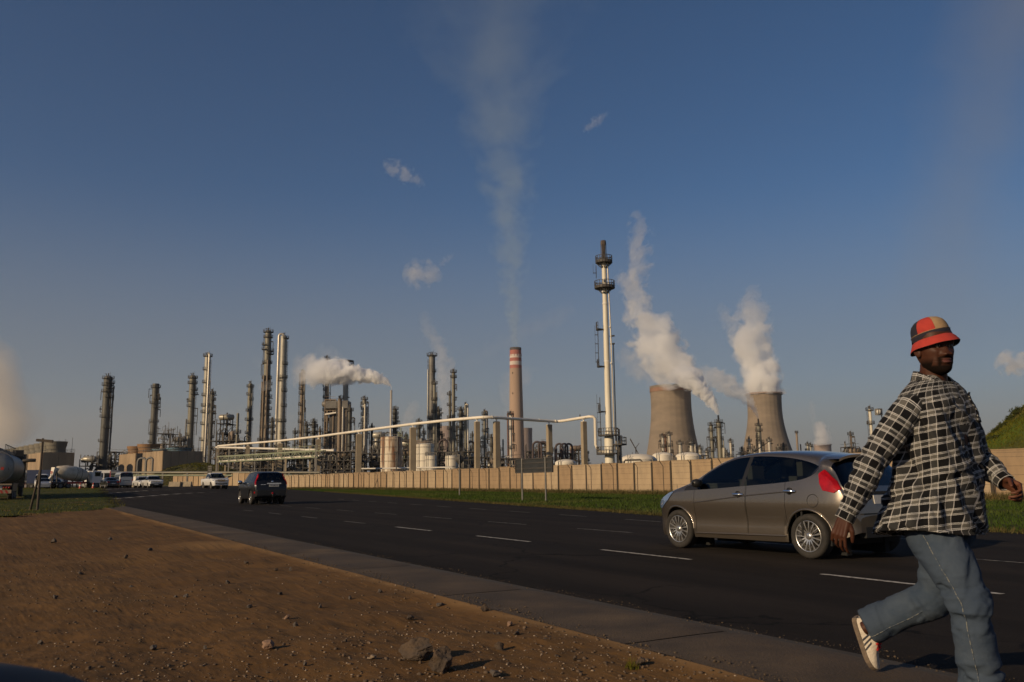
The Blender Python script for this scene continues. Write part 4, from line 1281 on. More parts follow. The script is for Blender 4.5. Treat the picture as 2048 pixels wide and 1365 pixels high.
# --- steel process structures full of pipework
def structure(px0, px1, py, Y, depth, label, floors=4, bays=3, seed=0, m=None, fill=1.0, name='process_structure', pm=None, nvess=3, py1=None):
 b, H = base_of((px0 + px1) / 2, py, Y)
 w = (px1 - px0) * Y / F_PX
 r_ = random.Random(seed + 100)
 rt = empty(name, b, 0, label, 'process structure')
 mb = MB()
 m = m or M['steel_dark']
 xs = [(-0.5 + i / bays) * w for i in range(bays + 1)]
 hs = {x: H * (1 if py1 is None else r_.uniform(0.72, 1.0)) for x in xs}
 for x in xs:
  for y in (-depth / 2, depth / 2):
   mb.bar((x, y, 0), (x, y, hs[x]), 0.24)
 for f in range(1, floors + 1):
  z = H * f / floors
  for i in range(bays):
   if z > max(hs[xs[i]], hs[xs[i + 1]]) + 0.1: continue
   for y in (-depth / 2, depth / 2):
    mb.bar((xs[i], y, z), (xs[i + 1], y, z), 0.18, 0.22)
    if r_.random() < 0.45:
     mb.bar((xs[i], y, z - H / floors), (xs[i + 1], y, z), 0.16)
    if r_.random() < 0.8:
     mb.bar((xs[i], y, z + 1.1), (xs[i + 1], y, z + 1.1), 0.09)
   mb.bar((xs[i], -depth / 2, z), (xs[i], depth / 2, z), 0.28)
   if r_.random() < 0.75:
    mb.box(((xs[i] + xs[i + 1]) / 2, 0, z - 0.1), (xs[i + 1] - xs[i], depth, 0.1))
 mb.build('frame', m, rt)
 mb, mb2 = MB(), MB()
 for k in range(int(64 * fill * max(1, w / 12))):
  x, y = r_.uniform(-.5, .5) * w, r_.uniform(-.5, .5) * depth
  z = r_.uniform(0.05, 0.92) * H
  t = mb if r_.random() < 0.5 else mb2
  pr = r_.uniform(0.06, 0.26)
  q = r_.random()
  if q < 0.4: t.tube([(x, y, z), (x, y, min(H * 1.02, z + r_.uniform(2, 7)))], pr, 6)
  elif q < 0.8:
   x2 = max(-.5 * w, min(.5 * w, x + r_.uniform(-6, 6)))
   t.tube([(x, y, z), (x2, y, z), (x2, y, z + r_.uniform(-3, 3))], pr, 6)
  else:
   t.tube([(x, y, z), (x, y, z + 1.4), (x + 1.0, y, z + 1.9), (x + 2.0, y, z + 1.4), (x + 2.0, y, z - 1)], pr, 6)
 mb.build('pipework', M['steel_dark'], rt)['kind'] = 'stuff'
 if mb2.v: mb2.build('pipework', pm or M['steel_mid'], rt)['kind'] = 'stuff'
 for k in range(nvess):
  x, y, z = r_.uniform(-.4, .4) * w, -depth * 0.3, H * (r_.randint(0, floors - 1) + 0.35) / floors
  rr, L = r_.uniform(0.6, 1.1), r_.uniform(2.2, 4.5)
  mb = MB()
  pr = [(0.02, -L / 2 - rr * .5), (rr * .7, -L / 2 - rr * .3), (rr, -L / 2), (rr, L / 2), (rr * .7, L / 2 + rr * .3), (0.02, L / 2 + rr * .5)]
  mb.lathe(pr, 12, (x, y, z + rr), axis='x' if r_.random() < .6 else 'z')
  mb.build('vessel', r_.choice([M['cladding'], M['steel_mid'], M['cladding_brown']]), rt)
 return rt
structure(172, 208, 912, 300, 8, 'dark cluster of piping at the foot of the leftmost column', 3, 3, 1, py1=1, nvess=2)
structure(208, 245, 905, 310, 10, 'dark multi deck pipe rack behind the silver minibus', 5, 4, 2)
structure(322, 352, 848, 380, 10, 'smoke veiled lattice structure behind the blue fan ring', 6, 2, 3, py1=1)
structure(350, 380, 868, 300, 8, 'dark pipe tangle left of the grey column over the bank', 4, 3, 4, py1=1)
structure(376, 410, 910, 290, 8, 'low dark pipe rack at the foot of the grey column', 3, 3, 5)
structure(444, 470, 829, 300, 10, 'tall dark lattice tower of decks and pipes above the gantry left end', 7, 2, 6, py1=1)
structure(432, 495, 866, 290, 10, 'broad dark lattice structure around the slim pale chimney', 6, 5, 7, py1=1, pm=N_)
structure(470, 560, 905, 250, 8, 'dark pipework seen below the green gantry', 4, 6, 8, nvess=5, pm=N_)
structure(560, 640, 900, 255, 8, 'pipework and exchangers between gantry pylons', 4, 6, 9, nvess=6, pm=M['green_steel'])
structure(655, 676, 802, 300, 8, 'open brown steel frame under the pale box', 8, 2, 10, m=N_, pm=N_)
structure(640, 720, 905, 255, 8, 'low pipework at the foot of the box structure', 4, 6, 11, nvess=5)
structure(715, 772, 892, 265, 8, 'pipework left of the rusty tank', 5, 5, 12, py1=1, nvess=4)
structure(748, 775, 866, 270, 6, 'dark stepped structure against the rusty tank', 6, 2, 13, py1=1)
structure(800, 830, 866, 262, 8, 'open stair and pipe tower between rusty tank and pylon', 6, 3, 14, py1=1, pm=M['green_steel'])
structure(830, 860, 880, 275, 8, 'dark piping over the clean white tank', 4, 3, 15, py1=1)
structure(878, 950, 905, 270, 8, 'pipework behind the round road sign', 4, 6, 16, nvess=5)
structure(938, 990, 898, 290, 8, 'dark pipework between the two tall pylons', 4, 5, 17, py1=1, nvess=4)
structure(985, 1045, 918, 262, 8, 'low pipework at the foot of the bright aluminium column', 3, 5, 18, nvess=5, pm=B)
structure(1052, 1100, 888, 300, 12, 'bluish pipe structure left of the pylon by the blank sign', 5, 5, 19, py1=1, nvess=4, pm=G_)
structure(1112, 1165, 893, 300, 12, 'purplish pipe structure with loops left of the pipe bend', 5, 5, 20, py1=1, nvess=3, pm=M['rust'])
structure(1345, 1412, 912, 290, 8, 'low pipe rack behind the rightmost dome tanks', 3, 6, 21, nvess=3, pm=B)
structure(1416, 1475, 922, 300, 8, 'low pipework between the two cooling towers', 2, 5, 22, nvess=3, pm=B)
structure(1478, 1575, 908, 330, 8, 'low pipework before the right cooling tower', 3, 8, 23, nvess=4, pm=B)
structure(1688, 1712, 895, 300, 6, 'low pipework above the silver car roof', 3, 3, 24, nvess=2)
b_, H_ = base_of(677, 799, 298)
rt = empty('boxed_deck', b_, 0, 'pale grey metal box high on the brown steel frame', 'process structure')
s_ = 298 / F_PX
MB().box((0, 0, H_ - 5 * s_ * 1.0 - 1.2), (44 * s_, 6, 15 * s_)).build('cladding', M['steel_mid'], rt)
MB().box((0, 0, (H_ - 3) * 0.5), (30 * s_, 5, H_ - 7)).build('core', M['steel_dark'], rt)
for y_ in (-2.6, 2.6):
 for x_ in (-19, -7, 7, 19):
  MB().bar((x_ * s_, y_, 0), (x_ * s_, y_, H_ - 4), 0.4).build('leg', M['cladding_brown'], rt)
MB().tube([(-22 * s_, -3.4, H_ - 5.6), (0, -3.4, H_ - 5.0)], 0.35, 8).build('pipe', M['pipe_white'], rt)
def hoops(px, py, n, wpx, Y, m, label, seed):
 b, H = base_of(px, py, Y)
 s = Y / F_PX
 rt = empty('pipe_loops', b, 0, label, 'pipework')
 for k in range(n):
  rr = wpx * s / 2
  x = (k - (n - 1) / 2) * rr * 1.35
  pts = [(x - rr, 0, 0)] + [(x - rr * math.cos(a), 0.5 * k, H - rr + rr * math.sin(a)) for a in np.linspace(0, math.pi, 12)] + [(x + rr, 0.5 * k, H * 0.25)]
  MB().tube(pts, 0.34, 8).build('loop', m, rt)
M['purple_pipe'] = mat('purplish_insulated_pipe', (0.085, 0.062, 0.062), (0.06, 0.045, 0.045), 0.6, 5, 0.8)
hoops(1080, 884, 2, 17, 280, M['purple_pipe'], 'large bent pipe loops left of the far pylon', 1)
hoops(1128, 888, 3, 14, 285, M['purple_pipe'], 'large bent purple pipe loops above the small white dome', 2)
hoops(887, 880, 1, 16, 280, M['purple_pipe'], 'single round pipe loop right of the clean white tank', 3)
hoops(942, 884, 1, 14, 300, M['purple_pipe'], 'single bent pipe loop between the tall pylons', 4)
# --- white pipeline on concrete pylons
PIPE_Z = 10.6
def pipe_pt(px, py):
 d = ray(px, py)
 return CAM_P + d * ((PIPE_Z - EYE) / d.z)
pl = empty('white_pipeline', pipe_pt(436, 893), 0, 'long white pipeline carried on concrete pylons to the flare stack', 'pipeline')
key = [(436, 892.5), (560, 882), (640, 873), (718, 862.5), (826, 848.5), (900, 840.5), (958, 835.5), (975, 834.8), (993, 835.6), (1050, 839.5), (1105, 843), (1117, 843.2), (1130, 841.6), (1178, 834)]
pts = [pipe_pt(*k) for k in key]
FL_Y = 128.0
pe = pts[-1]
e1 = at(1190, 838, pe.y); e2 = at(1191.5, 890, pe.y); e3 = at(1196, 902, pe.y); e4 = at(1215, 905, pe.y)
pts += [at(1186, 833.6, pe.y), e1, e2, e3, e4]
o0 = pl.location
MB().tube([p - o0 for p in pts], 0.235, 12).build('pipe', M['pipe_white'], pl)
mb = MB()
for p, q in zip(pts[:13], pts[1:14]):
 n = max(1, int((q - p).length / 9))
 for i in range(n):
  c = p.lerp(q, (i + 0.5) / n)
  d = (q - p).normalized()
  mb.tube([c - o0 - d * 0.06, c - o0 + d * 0.06], 0.27, 12)
mb.build('flange', M['pipe_white'], pl)
mb = MB(); c = at(1160, 836.5, pe.y) - o0
mb.tube([c + Vector((0, 0, 0.2)), c + Vector((0, 0, 0.55))], 0.09, 6); mb.build('valve', M['steel_dark'], pl)
for (px, py, sz, rot) in ((436, 893, 0.8, .3), (496, 887.5, 0.95, .3), (561, 882, 0.95, .3), (637, 873.2, 1.0, .3), (718, 862.5, 1.0, .3), (826, 848.5, 0.98, .35), (954, 836, 0.72, .4), (993, 835.8, 0.8, .5), (1098, 842.5, 0.75, .5), (1167, 836, 0.72, .5)):
 p = pipe_pt(px, py)
 rt = empty('pipe_pylon', (p.x, p.y, float(gz(p.x, p.y)) - 0.3), rot, None, 'pylon', 'concrete pylons under the white pipeline')
 top = PIPE_Z - 0.62 - rt.location.z
 MB().box((0, 0, top / 2), (sz, sz, top)).build('shaft', M['pylon'], rt)
 mb = MB()
 mb.box((0, 0, top + 0.03), (sz * 0.8, sz * 0.8, 0.06))
 mb.tube([(0, 0, top), (0, 0, top + 0.4)], 0.10, 8)
 mb.box((0, 0, top + 0.42), (0.5, 0.3, 0.08))
 mb.build('saddle', M['pipe_white'], rt)
 rt['label'] = {436: 'thin concrete pylon at the left end of the white pipeline', 496: 'second concrete pylon from the left under the white pipeline',
     561: 'concrete pylon rising just behind the black off-roader roof', 637: 'concrete pylon at the right end of the green truss gantry',
     718: 'concrete pylon standing left of the rusty tank', 826: 'concrete pylon between the rusty tank and clean white tank',
     954: 'tall pylon left of the pipeline peak', 993: 'tall pylon right of the pipeline peak with red base',
     1098: 'pylon just above the right end of the blank sign', 1167: 'last pylon before the pipeline bends down to the flare'}[px]
# --- green truss gantry with low posts
def gpt(px, py, Y): return at(px, py, Y)
ga, gb = gpt(434, 0 + 926, 205), gpt(636, 911, 172)
gan = empty('truss_gantry', ga, 0, 'green painted lattice gantry carrying pipes below the white pipeline', 'gantry')
gl = (gb - ga)
zt_a, zt_b = at(434, 916, 205).z, at(636, 898, 172).z
U_ = Vector((gl.x, gl.y, 0)).normalized()
Wd = Vector((-U_.y, U_.x, 0)) * 1.7
n = 22
hT = 1.35
za = at(434, 925, 205).z
for si, off in enumerate((Vector((0, 0, 0)), Wd)):
 mb = MB()
 for i in range(n):
  p, q = ga.lerp(gb, i / n) + off, ga.lerp(gb, (i + 1) / n) + off
  p.z = q.z = za
  p, q = p - ga, q - ga
  T = Vector((0, 0, hT))
  mb.bar(p, q, 0.2); mb.bar(p + T, q + T, 0.2)
  mb.bar(p, q + T, 0.11) if i % 2 else mb.bar(p + T, q, 0.11)
  mb.bar(p, p + T, 0.09)
 mb.build('truss', M['green_steel'], gan)
for k, (o_, r_, m_) in enumerate(((0.4, 0.16, M['pipe_white']), (0.85, 0.12, M['cladding']), (1.25, 0.17, M['cladding_bright']))):
 d = Wd.normalized() * o_
 p, q = d + Vector((0, 0, za - ga.z + 0.25)), gb - ga + d
 q.z = za - ga.z + 0.25
 MB().tube([p, q], r_, 8).build('pipe', m_, gan)
mb = MB()
for i in range(0, n, 2):
 p = ga.lerp(gb, (i + .5) / n); p.z = za
 p -= ga
 mb.box(p + Wd * 0.5 + Vector((0, 0, 0.08)), (1.6, 1.5, 0.06), rz=math.atan2(U_.y, U_.x))
mb.build('walkway', M['green_steel'], gan)
mb = MB()
for i in range(12, 21):
 p = ga.lerp(gb, i / n) + Wd - ga; p.z = za - ga.z + hT
 q = ga.lerp(gb, (i + 1) / n) + Wd - ga; q.z = p.z
 for h in (0.55, 1.1): mb.bar(p + Vector((0, 0, h)), q + Vector((0, 0, h)), 0.07)
 mb.bar(p, p + Vector((0, 0, 1.1)), 0.07)
mb.build('handrail', M['green_steel'], gan)
for i, f in enumerate((0.0, 0.02, 0.27, 0.53, 0.72, 0.87, 0.985)):
 p = ga.lerp(gb, f) + (Wd if i in (1, 3, 5) else Vector((0, 0, 0)))
 g0 = float(gz(p.x, p.y)) - 0.3
 p = p - ga
 MB().bar((p.x, p.y, g0 - ga.z), (p.x, p.y, za - ga.z + (hT * 1.8 if i in (0, 6) else 0)), 0.36).build('leg', M['pylon'] if i not in (0, 6) else M['steel_mid'], gan)
pa, pb = at(432, 895, 230), at(668, 901.5, 215)
rt = empty('upper_pipe', pa, 0, 'straight pinkish white pipe crossing behind the gantry', 'pipeline')
MB().tube([(0, 0, 0), pb - pa], 0.28, 8).build('pipe', M['white_paint'], rt)
mb = MB()
for f in (0.12, 0.35, 0.6, 0.85):
 p = (pb - pa) * f
 mb.bar((p.x, p.y, -pa.z), (p.x, p.y, p.z - 0.2), 0.3)
mb.build('support', M['steel_mid'], rt)
pa, pb = at(222, 945.5, 172), at(640, 945.5, 162)
rt = empty('low_pipeline', pa, 0, 'long low olive pipe running above the far wall at left', 'pipeline')
MB().tube([(0, 0, 0), pb - pa], 0.22, 8).build('pipe', M['steel_olive'], rt)
MB().tube([(0, 0, -.55), pb - pa - Vector((0, 0, .55))], 0.16, 8).build('pipe', M['green_steel'], rt)
mb = MB()
for f in np.linspace(0.02, 0.98, 9):
 p = (pb - pa) * float(f)
 mb.bar((p.x, p.y, -pa.z), (p.x, p.y, p.z), 0.28)
mb.build('support', M['steel_mid'], rt)
pa, pb = at(722, 938, 190), at(905, 935, 185)
rt = empty('low_pipeline', pa, 0, 'thin pale pipe running along the foot of the tanks', 'pipeline')
MB().tube([(0, 0, 0), pb - pa], 0.16, 8).build('pipe', M['white_paint'], rt)
mb = MB()
for f in np.linspace(0.02, 0.98, 7):
 p = (pb - pa) * float(f)
 mb.bar((p.x, p.y, -pa.z), (p.x, p.y, p.z), 0.22)
mb.build('support', M['steel_mid'], rt)
# --- flare stack
M['burner'] = mat('scorched_burner_steel', (0.11, 0.075, 0.06), (0.05, 0.04, 0.036), 1.5, 5, 0.7)
b_, HF = base_of(1206.5, 482, FL_Y)
fl = empty('flare_stack', b_, 0, 'tall cream flare stack with two dark ring platforms near its tip', 'flare stack')
ms = FL_Y / F_PX
def fz(py): return HF - (py - 482) * ms * 1.012
def fr(w): return w * ms / 2
prof = [(fr(19.5), 0), (fr(19.5), fz(884)), (fr(13.0), fz(864)), (fr(12.4), fz(800)), (fr(11.2), fz(700)), (fr(10.0), fz(600)), (fr(9.4), fz(528)), (fr(8.8), fz(520))]
MB().lathe(prof, 24).build('shaft', M['flare_white'], fl)
MB().lathe([(fr(9), fz(521)), (fr(8), fz(505)), (fr(8.5), fz(492)), (fr(10.5), fz(490)), (fr(10.5), fz(482)), (fr(8), fz(482)), (fr(8), fz(490))], 16).build('burner_tip', M['burner'], fl)
mb = MB()
for k in range(6):
 a = k * 1.047
 mb.tube([(fr(11) * math.cos(a), fr(11) * math.sin(a), fz(520)), (fr(10.5) * math.cos(a), fr(10.5) * math.sin(a), fz(484))], 0.045, 5)
mb.build('pilot_pipe', M['steel_dark'], fl)
platform_part(fl, fr(9), fz(529), w=fr(25), th=0.42, rail=1.1, n=20)
platform_part(fl, fr(10), fz(582), w=fr(31), th=0.42, rail=1.15, n=20)
for py in (530, 583):
 mb = MB()
 for k in range(8):
  a = k * 0.785
  mb.bar((fr(10) * math.cos(a), fr(10) * math.sin(a), fz(py) - 0.7), (fr(30) * math.cos(a), fr(30) * math.sin(a), fz(py) + 0.02), 0.12)
 mb.build('bracket', M['steel_dark'], fl)
for (py, sgn) in ((667, -1), (742, -1), (832, -1)):
 platform_part(fl, fr(13), fz(py), 2.6, 3.7, w=1.0, th=0.16, rail=1.15, n=26)
platform_part(fl, fr(14.5), fz(879), 2.3, 5.6, w=1.05, th=0.2, rail=1.15, n=26)
platform_part(fl, fr(22), fz(897), -0.9, 0.9, w=1.7, th=0.2, rail=1.15, n=26)
platform_part(fl, fr(22), fz(915), 2.4, 5.3, w=1.1, th=0.22, rail=1.15, n=26)
for (y0, y1) in ((534, 560), (662, 742), (742 + 60, 880), (882, 915)):
 mb = MB()
 x = -fr(13) - 0.75
 for d in (-0.22, 0.22):
  mb.bar((x, d, fz(y1)), (x, d, fz(y0)), 0.06)
 for z in np.arange(fz(y1), fz(y0), 0.5):
  mb.bar((x, -.22, z), (x, .22, z), 0.045)
 for z in np.arange(fz(y1) + 0.8, fz(y0), 1.4):
  for (p, q) in (((x, -.3), (x - .45, -.3)), ((x - .45, -.3), (x - .45, .3)), ((x - .45, .3), (x, .3))):
   mb.bar((*p, z), (*q, z), 0.05)
  mb.bar((x - .45, 0, z), (x - .45, 0, z + 1.4), 0.04)
 mb.build('caged_ladder', M['steel_dark'], fl)
x = fr(12)
MB().tube([(fr(9) + .18, -.15, fz(522)), (fr(14) + .2, -.15, fz(700)), (fr(15) + 0.2, -.15, fz(862)), (fr(26), -.15, fz(880)), (fr(27), -.15, fz(905)), (fr(36), -.15, fz(906))], 0.11, 8).build('riser_pipe', M['cladding_bright'], fl)
MB().tube([(fr(14) + .55, .1, fz(696)), (fr(15) + .5, .1, fz(862)), (fr(30), .1, fz(882)), (fr(30), .1, 0)], 0.09, 8).build('riser_pipe', M['cladding'], fl)
MB().tube([(fr(38), -.3, 0), (fr(38), -.3, fz(866)), (fr(30), -.3, fz(864)), (fr(24), -.3, fz(868))], 0.16, 8).build('drain_pipe', M['steel_dark'], fl)
MB().tube([(fr(44), -.1, fz(878)), (fr(48), -.1, fz(880)), (fr(48), -.1, fz(896)), (fr(44), -.1, fz(899)), (fr(44), -.1, 0)], 0.17, 8).build('drain_pipe', M['cladding_bright'], fl)
for py in (680, 696):
 MB().tube([(fr(14), -.1, fz(py)), (fr(14) + 0.75, -.1, fz(py - 1))], 0.13, 6).build('flood_light', M['steel_dark'], fl)
for (py, m_) in ((613, 'white_paint'), (730, 'white_paint')):
 MB().lathe([(fr(11.9), fz(py) - 0.12), (fr(11.9), fz(py) + 0.12)], 24).build('band', M[m_], fl)
mb = MB()
for (py, dx) in ((566, -.2), (590, -.35), (662, .6), (735, .62)):
 mb.lathe([(0.02, -.2), (.16, -.16), (.18, .1), (.02, .16)], 10, (dx, -fr(13) - 0.05, fz(py)), axis='y')
mb.build('lamp', M['white_paint'], fl)
mb = MB()
for (dx, y0, h) in ((fr(36), 0.8, 4.6), (fr(52), 1.2, 3.4), (fr(28), -1.6, 5.0), (-fr(28), 0.9, 3.2)):
 mb.bar((dx, y0, 0), (dx, y0, h + 0.6), 0.16)
mb.bar((-fr(30), .9, 3.5), (fr(40), 0.9, 3.5), 0.14); mb.bar((fr(28), -1.6, 5), (fr(52), 1.2, 5), 0.14)
mb.build('support_frame', M['steel_dark'], fl)
pa, pb = at(1248, 921, 120), at(1284, 921, 118)
rt = empty('elbow_pipe', (pa.x, pa.y, -0.3), 0, 'dark green elbow pipe before the widest white dome', 'pipeline')
z_ = pa.z + 0.3
MB().tube([(0, 0, 0), (0, 0, z_ - 0.2), (0.2, 0, z_), (pb.x - pa.x - 0.25, pb.y - pa.y, z_), (pb.x - pa.x, pb.y - pa.y, z_ - 0.25), (pb.x - pa.x, pb.y - pa.y, 0)], 0.13, 8).build('pipe', M['steel_dark'], rt)
mb = MB(); c = (pb - pa) * 0.5
mb.tube([(c.x, c.y, z_), (c.x, c.y, z_ + 0.25)], [0.14, 0.03], 8); mb.build('valve', M['green_steel'], rt)
# --- mechanical draught cooling cells at the left
def cell_block(px, py, Y, ang, L, Wd_, label, fans, m=None, nl=9, nw=4, hz=None):
 """corner of the block at px,py; long side runs back along ang, short side to its right"""
 b, H = base_of(px, py, Y)
 rt = empty('cooling_cells', b, ang, label, 'cooling plant')
 z0 = H * 0.22
 MB().box((L / 2, -Wd_ / 2, (z0 + H) / 2), (L - 0.1, Wd_ - 0.1, H - z0)).build('core', M['wall_post'], rt)
 for i in range(nl):
  w = L / nl
  MB().box((w * (i + .5), 0.02 + random.uniform(-.03, .03), (z0 + H) / 2), (w - 0.07, 0.2, H - z0)).build('panel', m or M['cool_concrete'], rt)
 for i in range(nw):
  w = Wd_ / nw
  MB().box((-0.02 + random.uniform(-.03, .03), -w * (i + .5), (z0 + H) / 2), (0.2, w - 0.07, H - z0)).build('panel', m or M['cool_concrete'], rt)
 mb = MB()
 for i in range(nl + 1):
  mb.bar((L * i / nl, -0.1, 0), (L * i / nl, -0.1, z0), 0.35)
 for i in range(nw + 1):
  mb.bar((0.1, -Wd_ * i / nw, 0), (0.1, -Wd_ * i / nw, z0), 0.35)
 mb.box((L / 2, -Wd_ / 2, z0 * .35), (L * .96, Wd_ * .9, z0 * .7))
 mb.build('base_columns', M['steel_dark'], rt)
 mb = MB()
 for (p, q) in (((0, 0), (L, 0)), ((0, 0), (0, -Wd_)), ((0, -Wd_), (L, -Wd_))):
  for h in (0.5, 1.0):
   mb.bar((*p, H + h), (*q, H + h), 0.06)
  for i in range(9):
   x, y = p[0] + (q[0] - p[0]) * i / 8, p[1] + (q[1] - p[1]) * i / 8
   mb.bar((x, y, H), (x, y, H + 1.0), 0.06)
 mb.build('handrail', M['steel_mid'], rt)
 for (x, y, r, h, mm) in fans:
  mb = MB()
  mb.lathe([(r * 0.86, H), (r * 0.84, H + h * .35), (r, H + h), (r * 0.95, H + h), (r * 0.8, H + h * .3)], 28, (x, y, 0), smooth=False)
  f = mb.build('fan_stack', mm, rt)
  mb = MB()
  for hz_ in (0.3, 0.65):
   rr = r * (0.845 + 0.15 * hz_)
   mb.lathe([(rr, H + h * hz_ - .05), (rr + .06, H + h * hz_ - .05), (rr + .06, H + h * hz_ + .05), (rr, H + h * hz_ + .05)], 28, (x, y, 0))
  mb.build('hoop', M['steel_mid'], f)
 for i in range(max(3, int(L / 9))):
  x = 2 + i * 9.0
  MB().bar((x, -Wd_ * .95, H), (x, -Wd_ * .95, H + 4.6), 0.09).build('lightning_mast', M['steel_mid'], rt)
 return rt
aw = ROAD_ROT
FG, FO = M['fan_grey'], M['fan_orange']
a1 = math.atan2(34, -28)
cell_block(86, 905, 254, a1, 95, 8.6, 'long cooling cell block with many grey fan stacks at the far left edge',
   [(4.2 + i * 8.4, -4.3, 3.1, 3.4, FG) for i in range(11)], nl=14, nw=2)
cell_block(22, 917, 300, a1, 60, 9, 'further cooling cell block behind the tanker truck', [(4.5 + i * 9, -4.5, 3.2, 3.2, FG) for i in range(6)], nl=10, nw=2)
a2 = math.atan2(12, -10.7)
b2 = cell_block(326, 902, 254, a2, 17, 12, 'panelled cooling cell block with pale blue fan rings above the white pickups',
   [(4.5, -6.5, 3.9, 1.0, M['blue_paint']), (12.5, -4.5, 3.4, 0.9, M['blue_paint'])], nl=7, nw=5)
b3 = cell_block(272, 907, 270, a2, 16, 9, 'panelled cooling cell block with orange fan stacks behind the minibus',
   [(3.5, -5.0, 3.6, 3.0, FO), (11.5, -4.0, 3.2, 2.6, FO)], nl=5, nw=3)
for (px0, px1, yt_, lab) in ((276, 292, 917, 'left bent grey pipe before the panelled cooling cells'), (293, 306, 916, 'right bent grey pipe before the panelled cooling cells')):
 p = at(px0, yt_, 225); q = at(px1, yt_, 225)
 rt = empty('bent_pipe', (p.x, p.y, 0), 0, lab, 'pipeline')
 w_ = q.x - p.x
 MB().tube([(0, 0, 0), (0, 0, p.z - 0.9), (0.25, 0, p.z - 0.25), (0.9, 0, p.z), (w_ - .4, 0, p.z), (w_, 0, p.z - 0.4), (w_, 0, p.z - 3.5)], 0.28, 8).build('pipe', M['steel_mid'], rt)
# --- road signs, poles
def sign_post(px, py_top, py_base, Y_z, name): pass
p1, p2 = gnd(1045, 1003, 0.0), gnd(1092, 1005, 0.0)
Ys = (p1.y + p2.y) / 2
rt = empty('road_sign', (p1.x, p1.y, -0.06), 0, 'large road sign seen from behind on two posts on the verge', 'sign')
ms = p1.y / F_PX
zt_ = at(1036, 918, p1.y).z
ux = Vector((p2.x - p1.x, p2.y - p1.y, 0))
for v in (Vector((0, 0, 0)), ux):
 MB().tube([(v.x, v.y - 0.05, 0), (v.x, v.y - 0.05, zt_ + 0.08)], 0.048, 10).build('post', M['post_steel'], rt)
zc = (at(1070, 917, p1.y).z + at(1070, 943, p1.y).z) / 2
hsg = (943 - 917) * ms
rz_ = math.atan2(ux.y, ux.x)
cx = ux * 0.5 + Vector((0, 0.06, 0))
wsg = 67 * ms / math.cos(rz_)
MB().box((cx.x, cx.y, zc), (wsg, 0.03, hsg), rz=rz_).build('panel', M['sign_back'], rt)
mb = MB()
for s_ in (-1, 1):
 d = Vector((math.cos(rz_), math.sin(rz_), 0)) * (s_ * wsg / 2)
 mb.box((cx.x + d.x, cx.y + d.y - .02, zc), (0.05, 0.08, hsg), rz=rz_)
mb.box((cx.x, cx.y - .02, zc + hsg / 2), (wsg, 0.08, 0.05), rz=rz_)
mb.box((cx.x, cx.y - .02, zc - hsg / 2), (wsg, 0.08, 0.05), rz=rz_)
mb.box((cx.x, cx.y - .035, zc + hsg * .2), (wsg * .96, 0.05, 0.06), rz=rz_)
mb.box((cx.x, cx.y - .035, zc - hsg * .2), (wsg * .96, 0.05, 0.06), rz=rz_)
mb.build('frame', M['steel_dark'], rt)
p1 = gnd(919, 993, 0.0)
rt = empty('round_sign', (p1.x, p1.y, -0.06), 0, 'round road sign seen from behind on a single pale post', 'sign')
zt_ = at(919, 909, p1.y).z
ms = p1.y / F_PX
MB().tube([(0, 0, 0), (0, 0, zt_ + 0.06)], 0.05, 8).build('post', M['post_steel'], rt)
MB().lathe([(0.02, -.015), (8.3 * ms, -.015), (8.3 * ms, .015), (0.02, .015)], 24, (0, 0.06, at(919, 919, p1.y).z + .06), axis='y').build('disc', M['steel_dark'], rt)
for (px, yt_, Y, lab) in ((793, 905, 125, 'dark lamp post before the rusty tank'), (876, 940, 122, 'dark thin post before the tan wall below the white tanks')):
 p = at(px, yt_, Y)
 rt = empty('lamp_post', (p.x, p.y, -.2), 0, lab, 'lamp post')
 MB().tube([(0, 0, 0), (0, 0, p.z + .2)], 0.075, 8).build('pole', M['steel_dark'], rt)
 MB().box((-.14, 0, p.z + .2), (0.55, 0.22, 0.18)).build('lantern', M['steel_dark'], rt)
p = at(420, 932, 158)
rt = empty('marker_board', (p.x, p.y, 0), 0, 'narrow dark board with pale rungs behind the white pickup', 'sign')
for dx in (-.35, .35):
 MB().bar((dx, 0, 0), (dx, 0, p.z), 0.1).build('post', M['steel_dark'], rt)
for k in range(5):
 MB().box((0, 0, p.z - .1 - k * .35), (0.66, 0.06, 0.2)).build('rung', M['steel_mid'], rt)
p = at(1757, 822, 150)
rt = empty('flood_lamp', (p.x, p.y, -.2), 0, 'boxy floodlight on a mast beside the cream column', 'lamp post')
MB().tube([(0.5, 0, 0), (0.5, 0, p.z - 1.0), (0.42, 0, p.z)], 0.1, 8).build('mast', M['steel_dark'], rt)
MB().box((0, 0, p.z), (1.0, 0.8, 1.15), rz=.4).build('housing', M['steel_mid'], rt)
mb = MB(); mb.lathe([(0.02, -.05), (.38, -.05), (.42, .1), (.02, .1)], 16, (-.12, -.45, p.z), axis='y'); mb.build('lens', M['white_paint'], rt)
pb_ = gnd(75, 1016, 0.15)
tp_ = at(86, 877, pb_.y)
rt = empty('timber_pole', (pb_.x, pb_.y, float(gz(pb_.x, pb_.y))), 0, 'weathered timber pole with crossarm and leaning stay on the left grass', 'pole')
z0 = rt.location.z
MB().tube([(0, 0, -.2), ((tp_.x - pb_.x), 0, tp_.z - z0)], [0.056, 0.045], 10).build('pole', M['timber_pole'], rt)
MB().bar(((tp_.x - pb_.x) - 0.25, -0.05, tp_.z - z0 - 0.08), ((tp_.x - pb_.x) + 0.42, 0.05, tp_.z - z0 - 0.14), 0.12).build('crossarm', M['timber_pole'], rt)
q0, q1 = gnd(59, 1015, 0.15), at(78, 940, pb_.y)
MB().tube([(q0.x - pb_.x, q0.y - pb_.y, -.2), (q1.x - pb_.x, 0.1, q1.z - z0)], [0.056, 0.048], 10).build('stay', M['timber_pole'], rt)
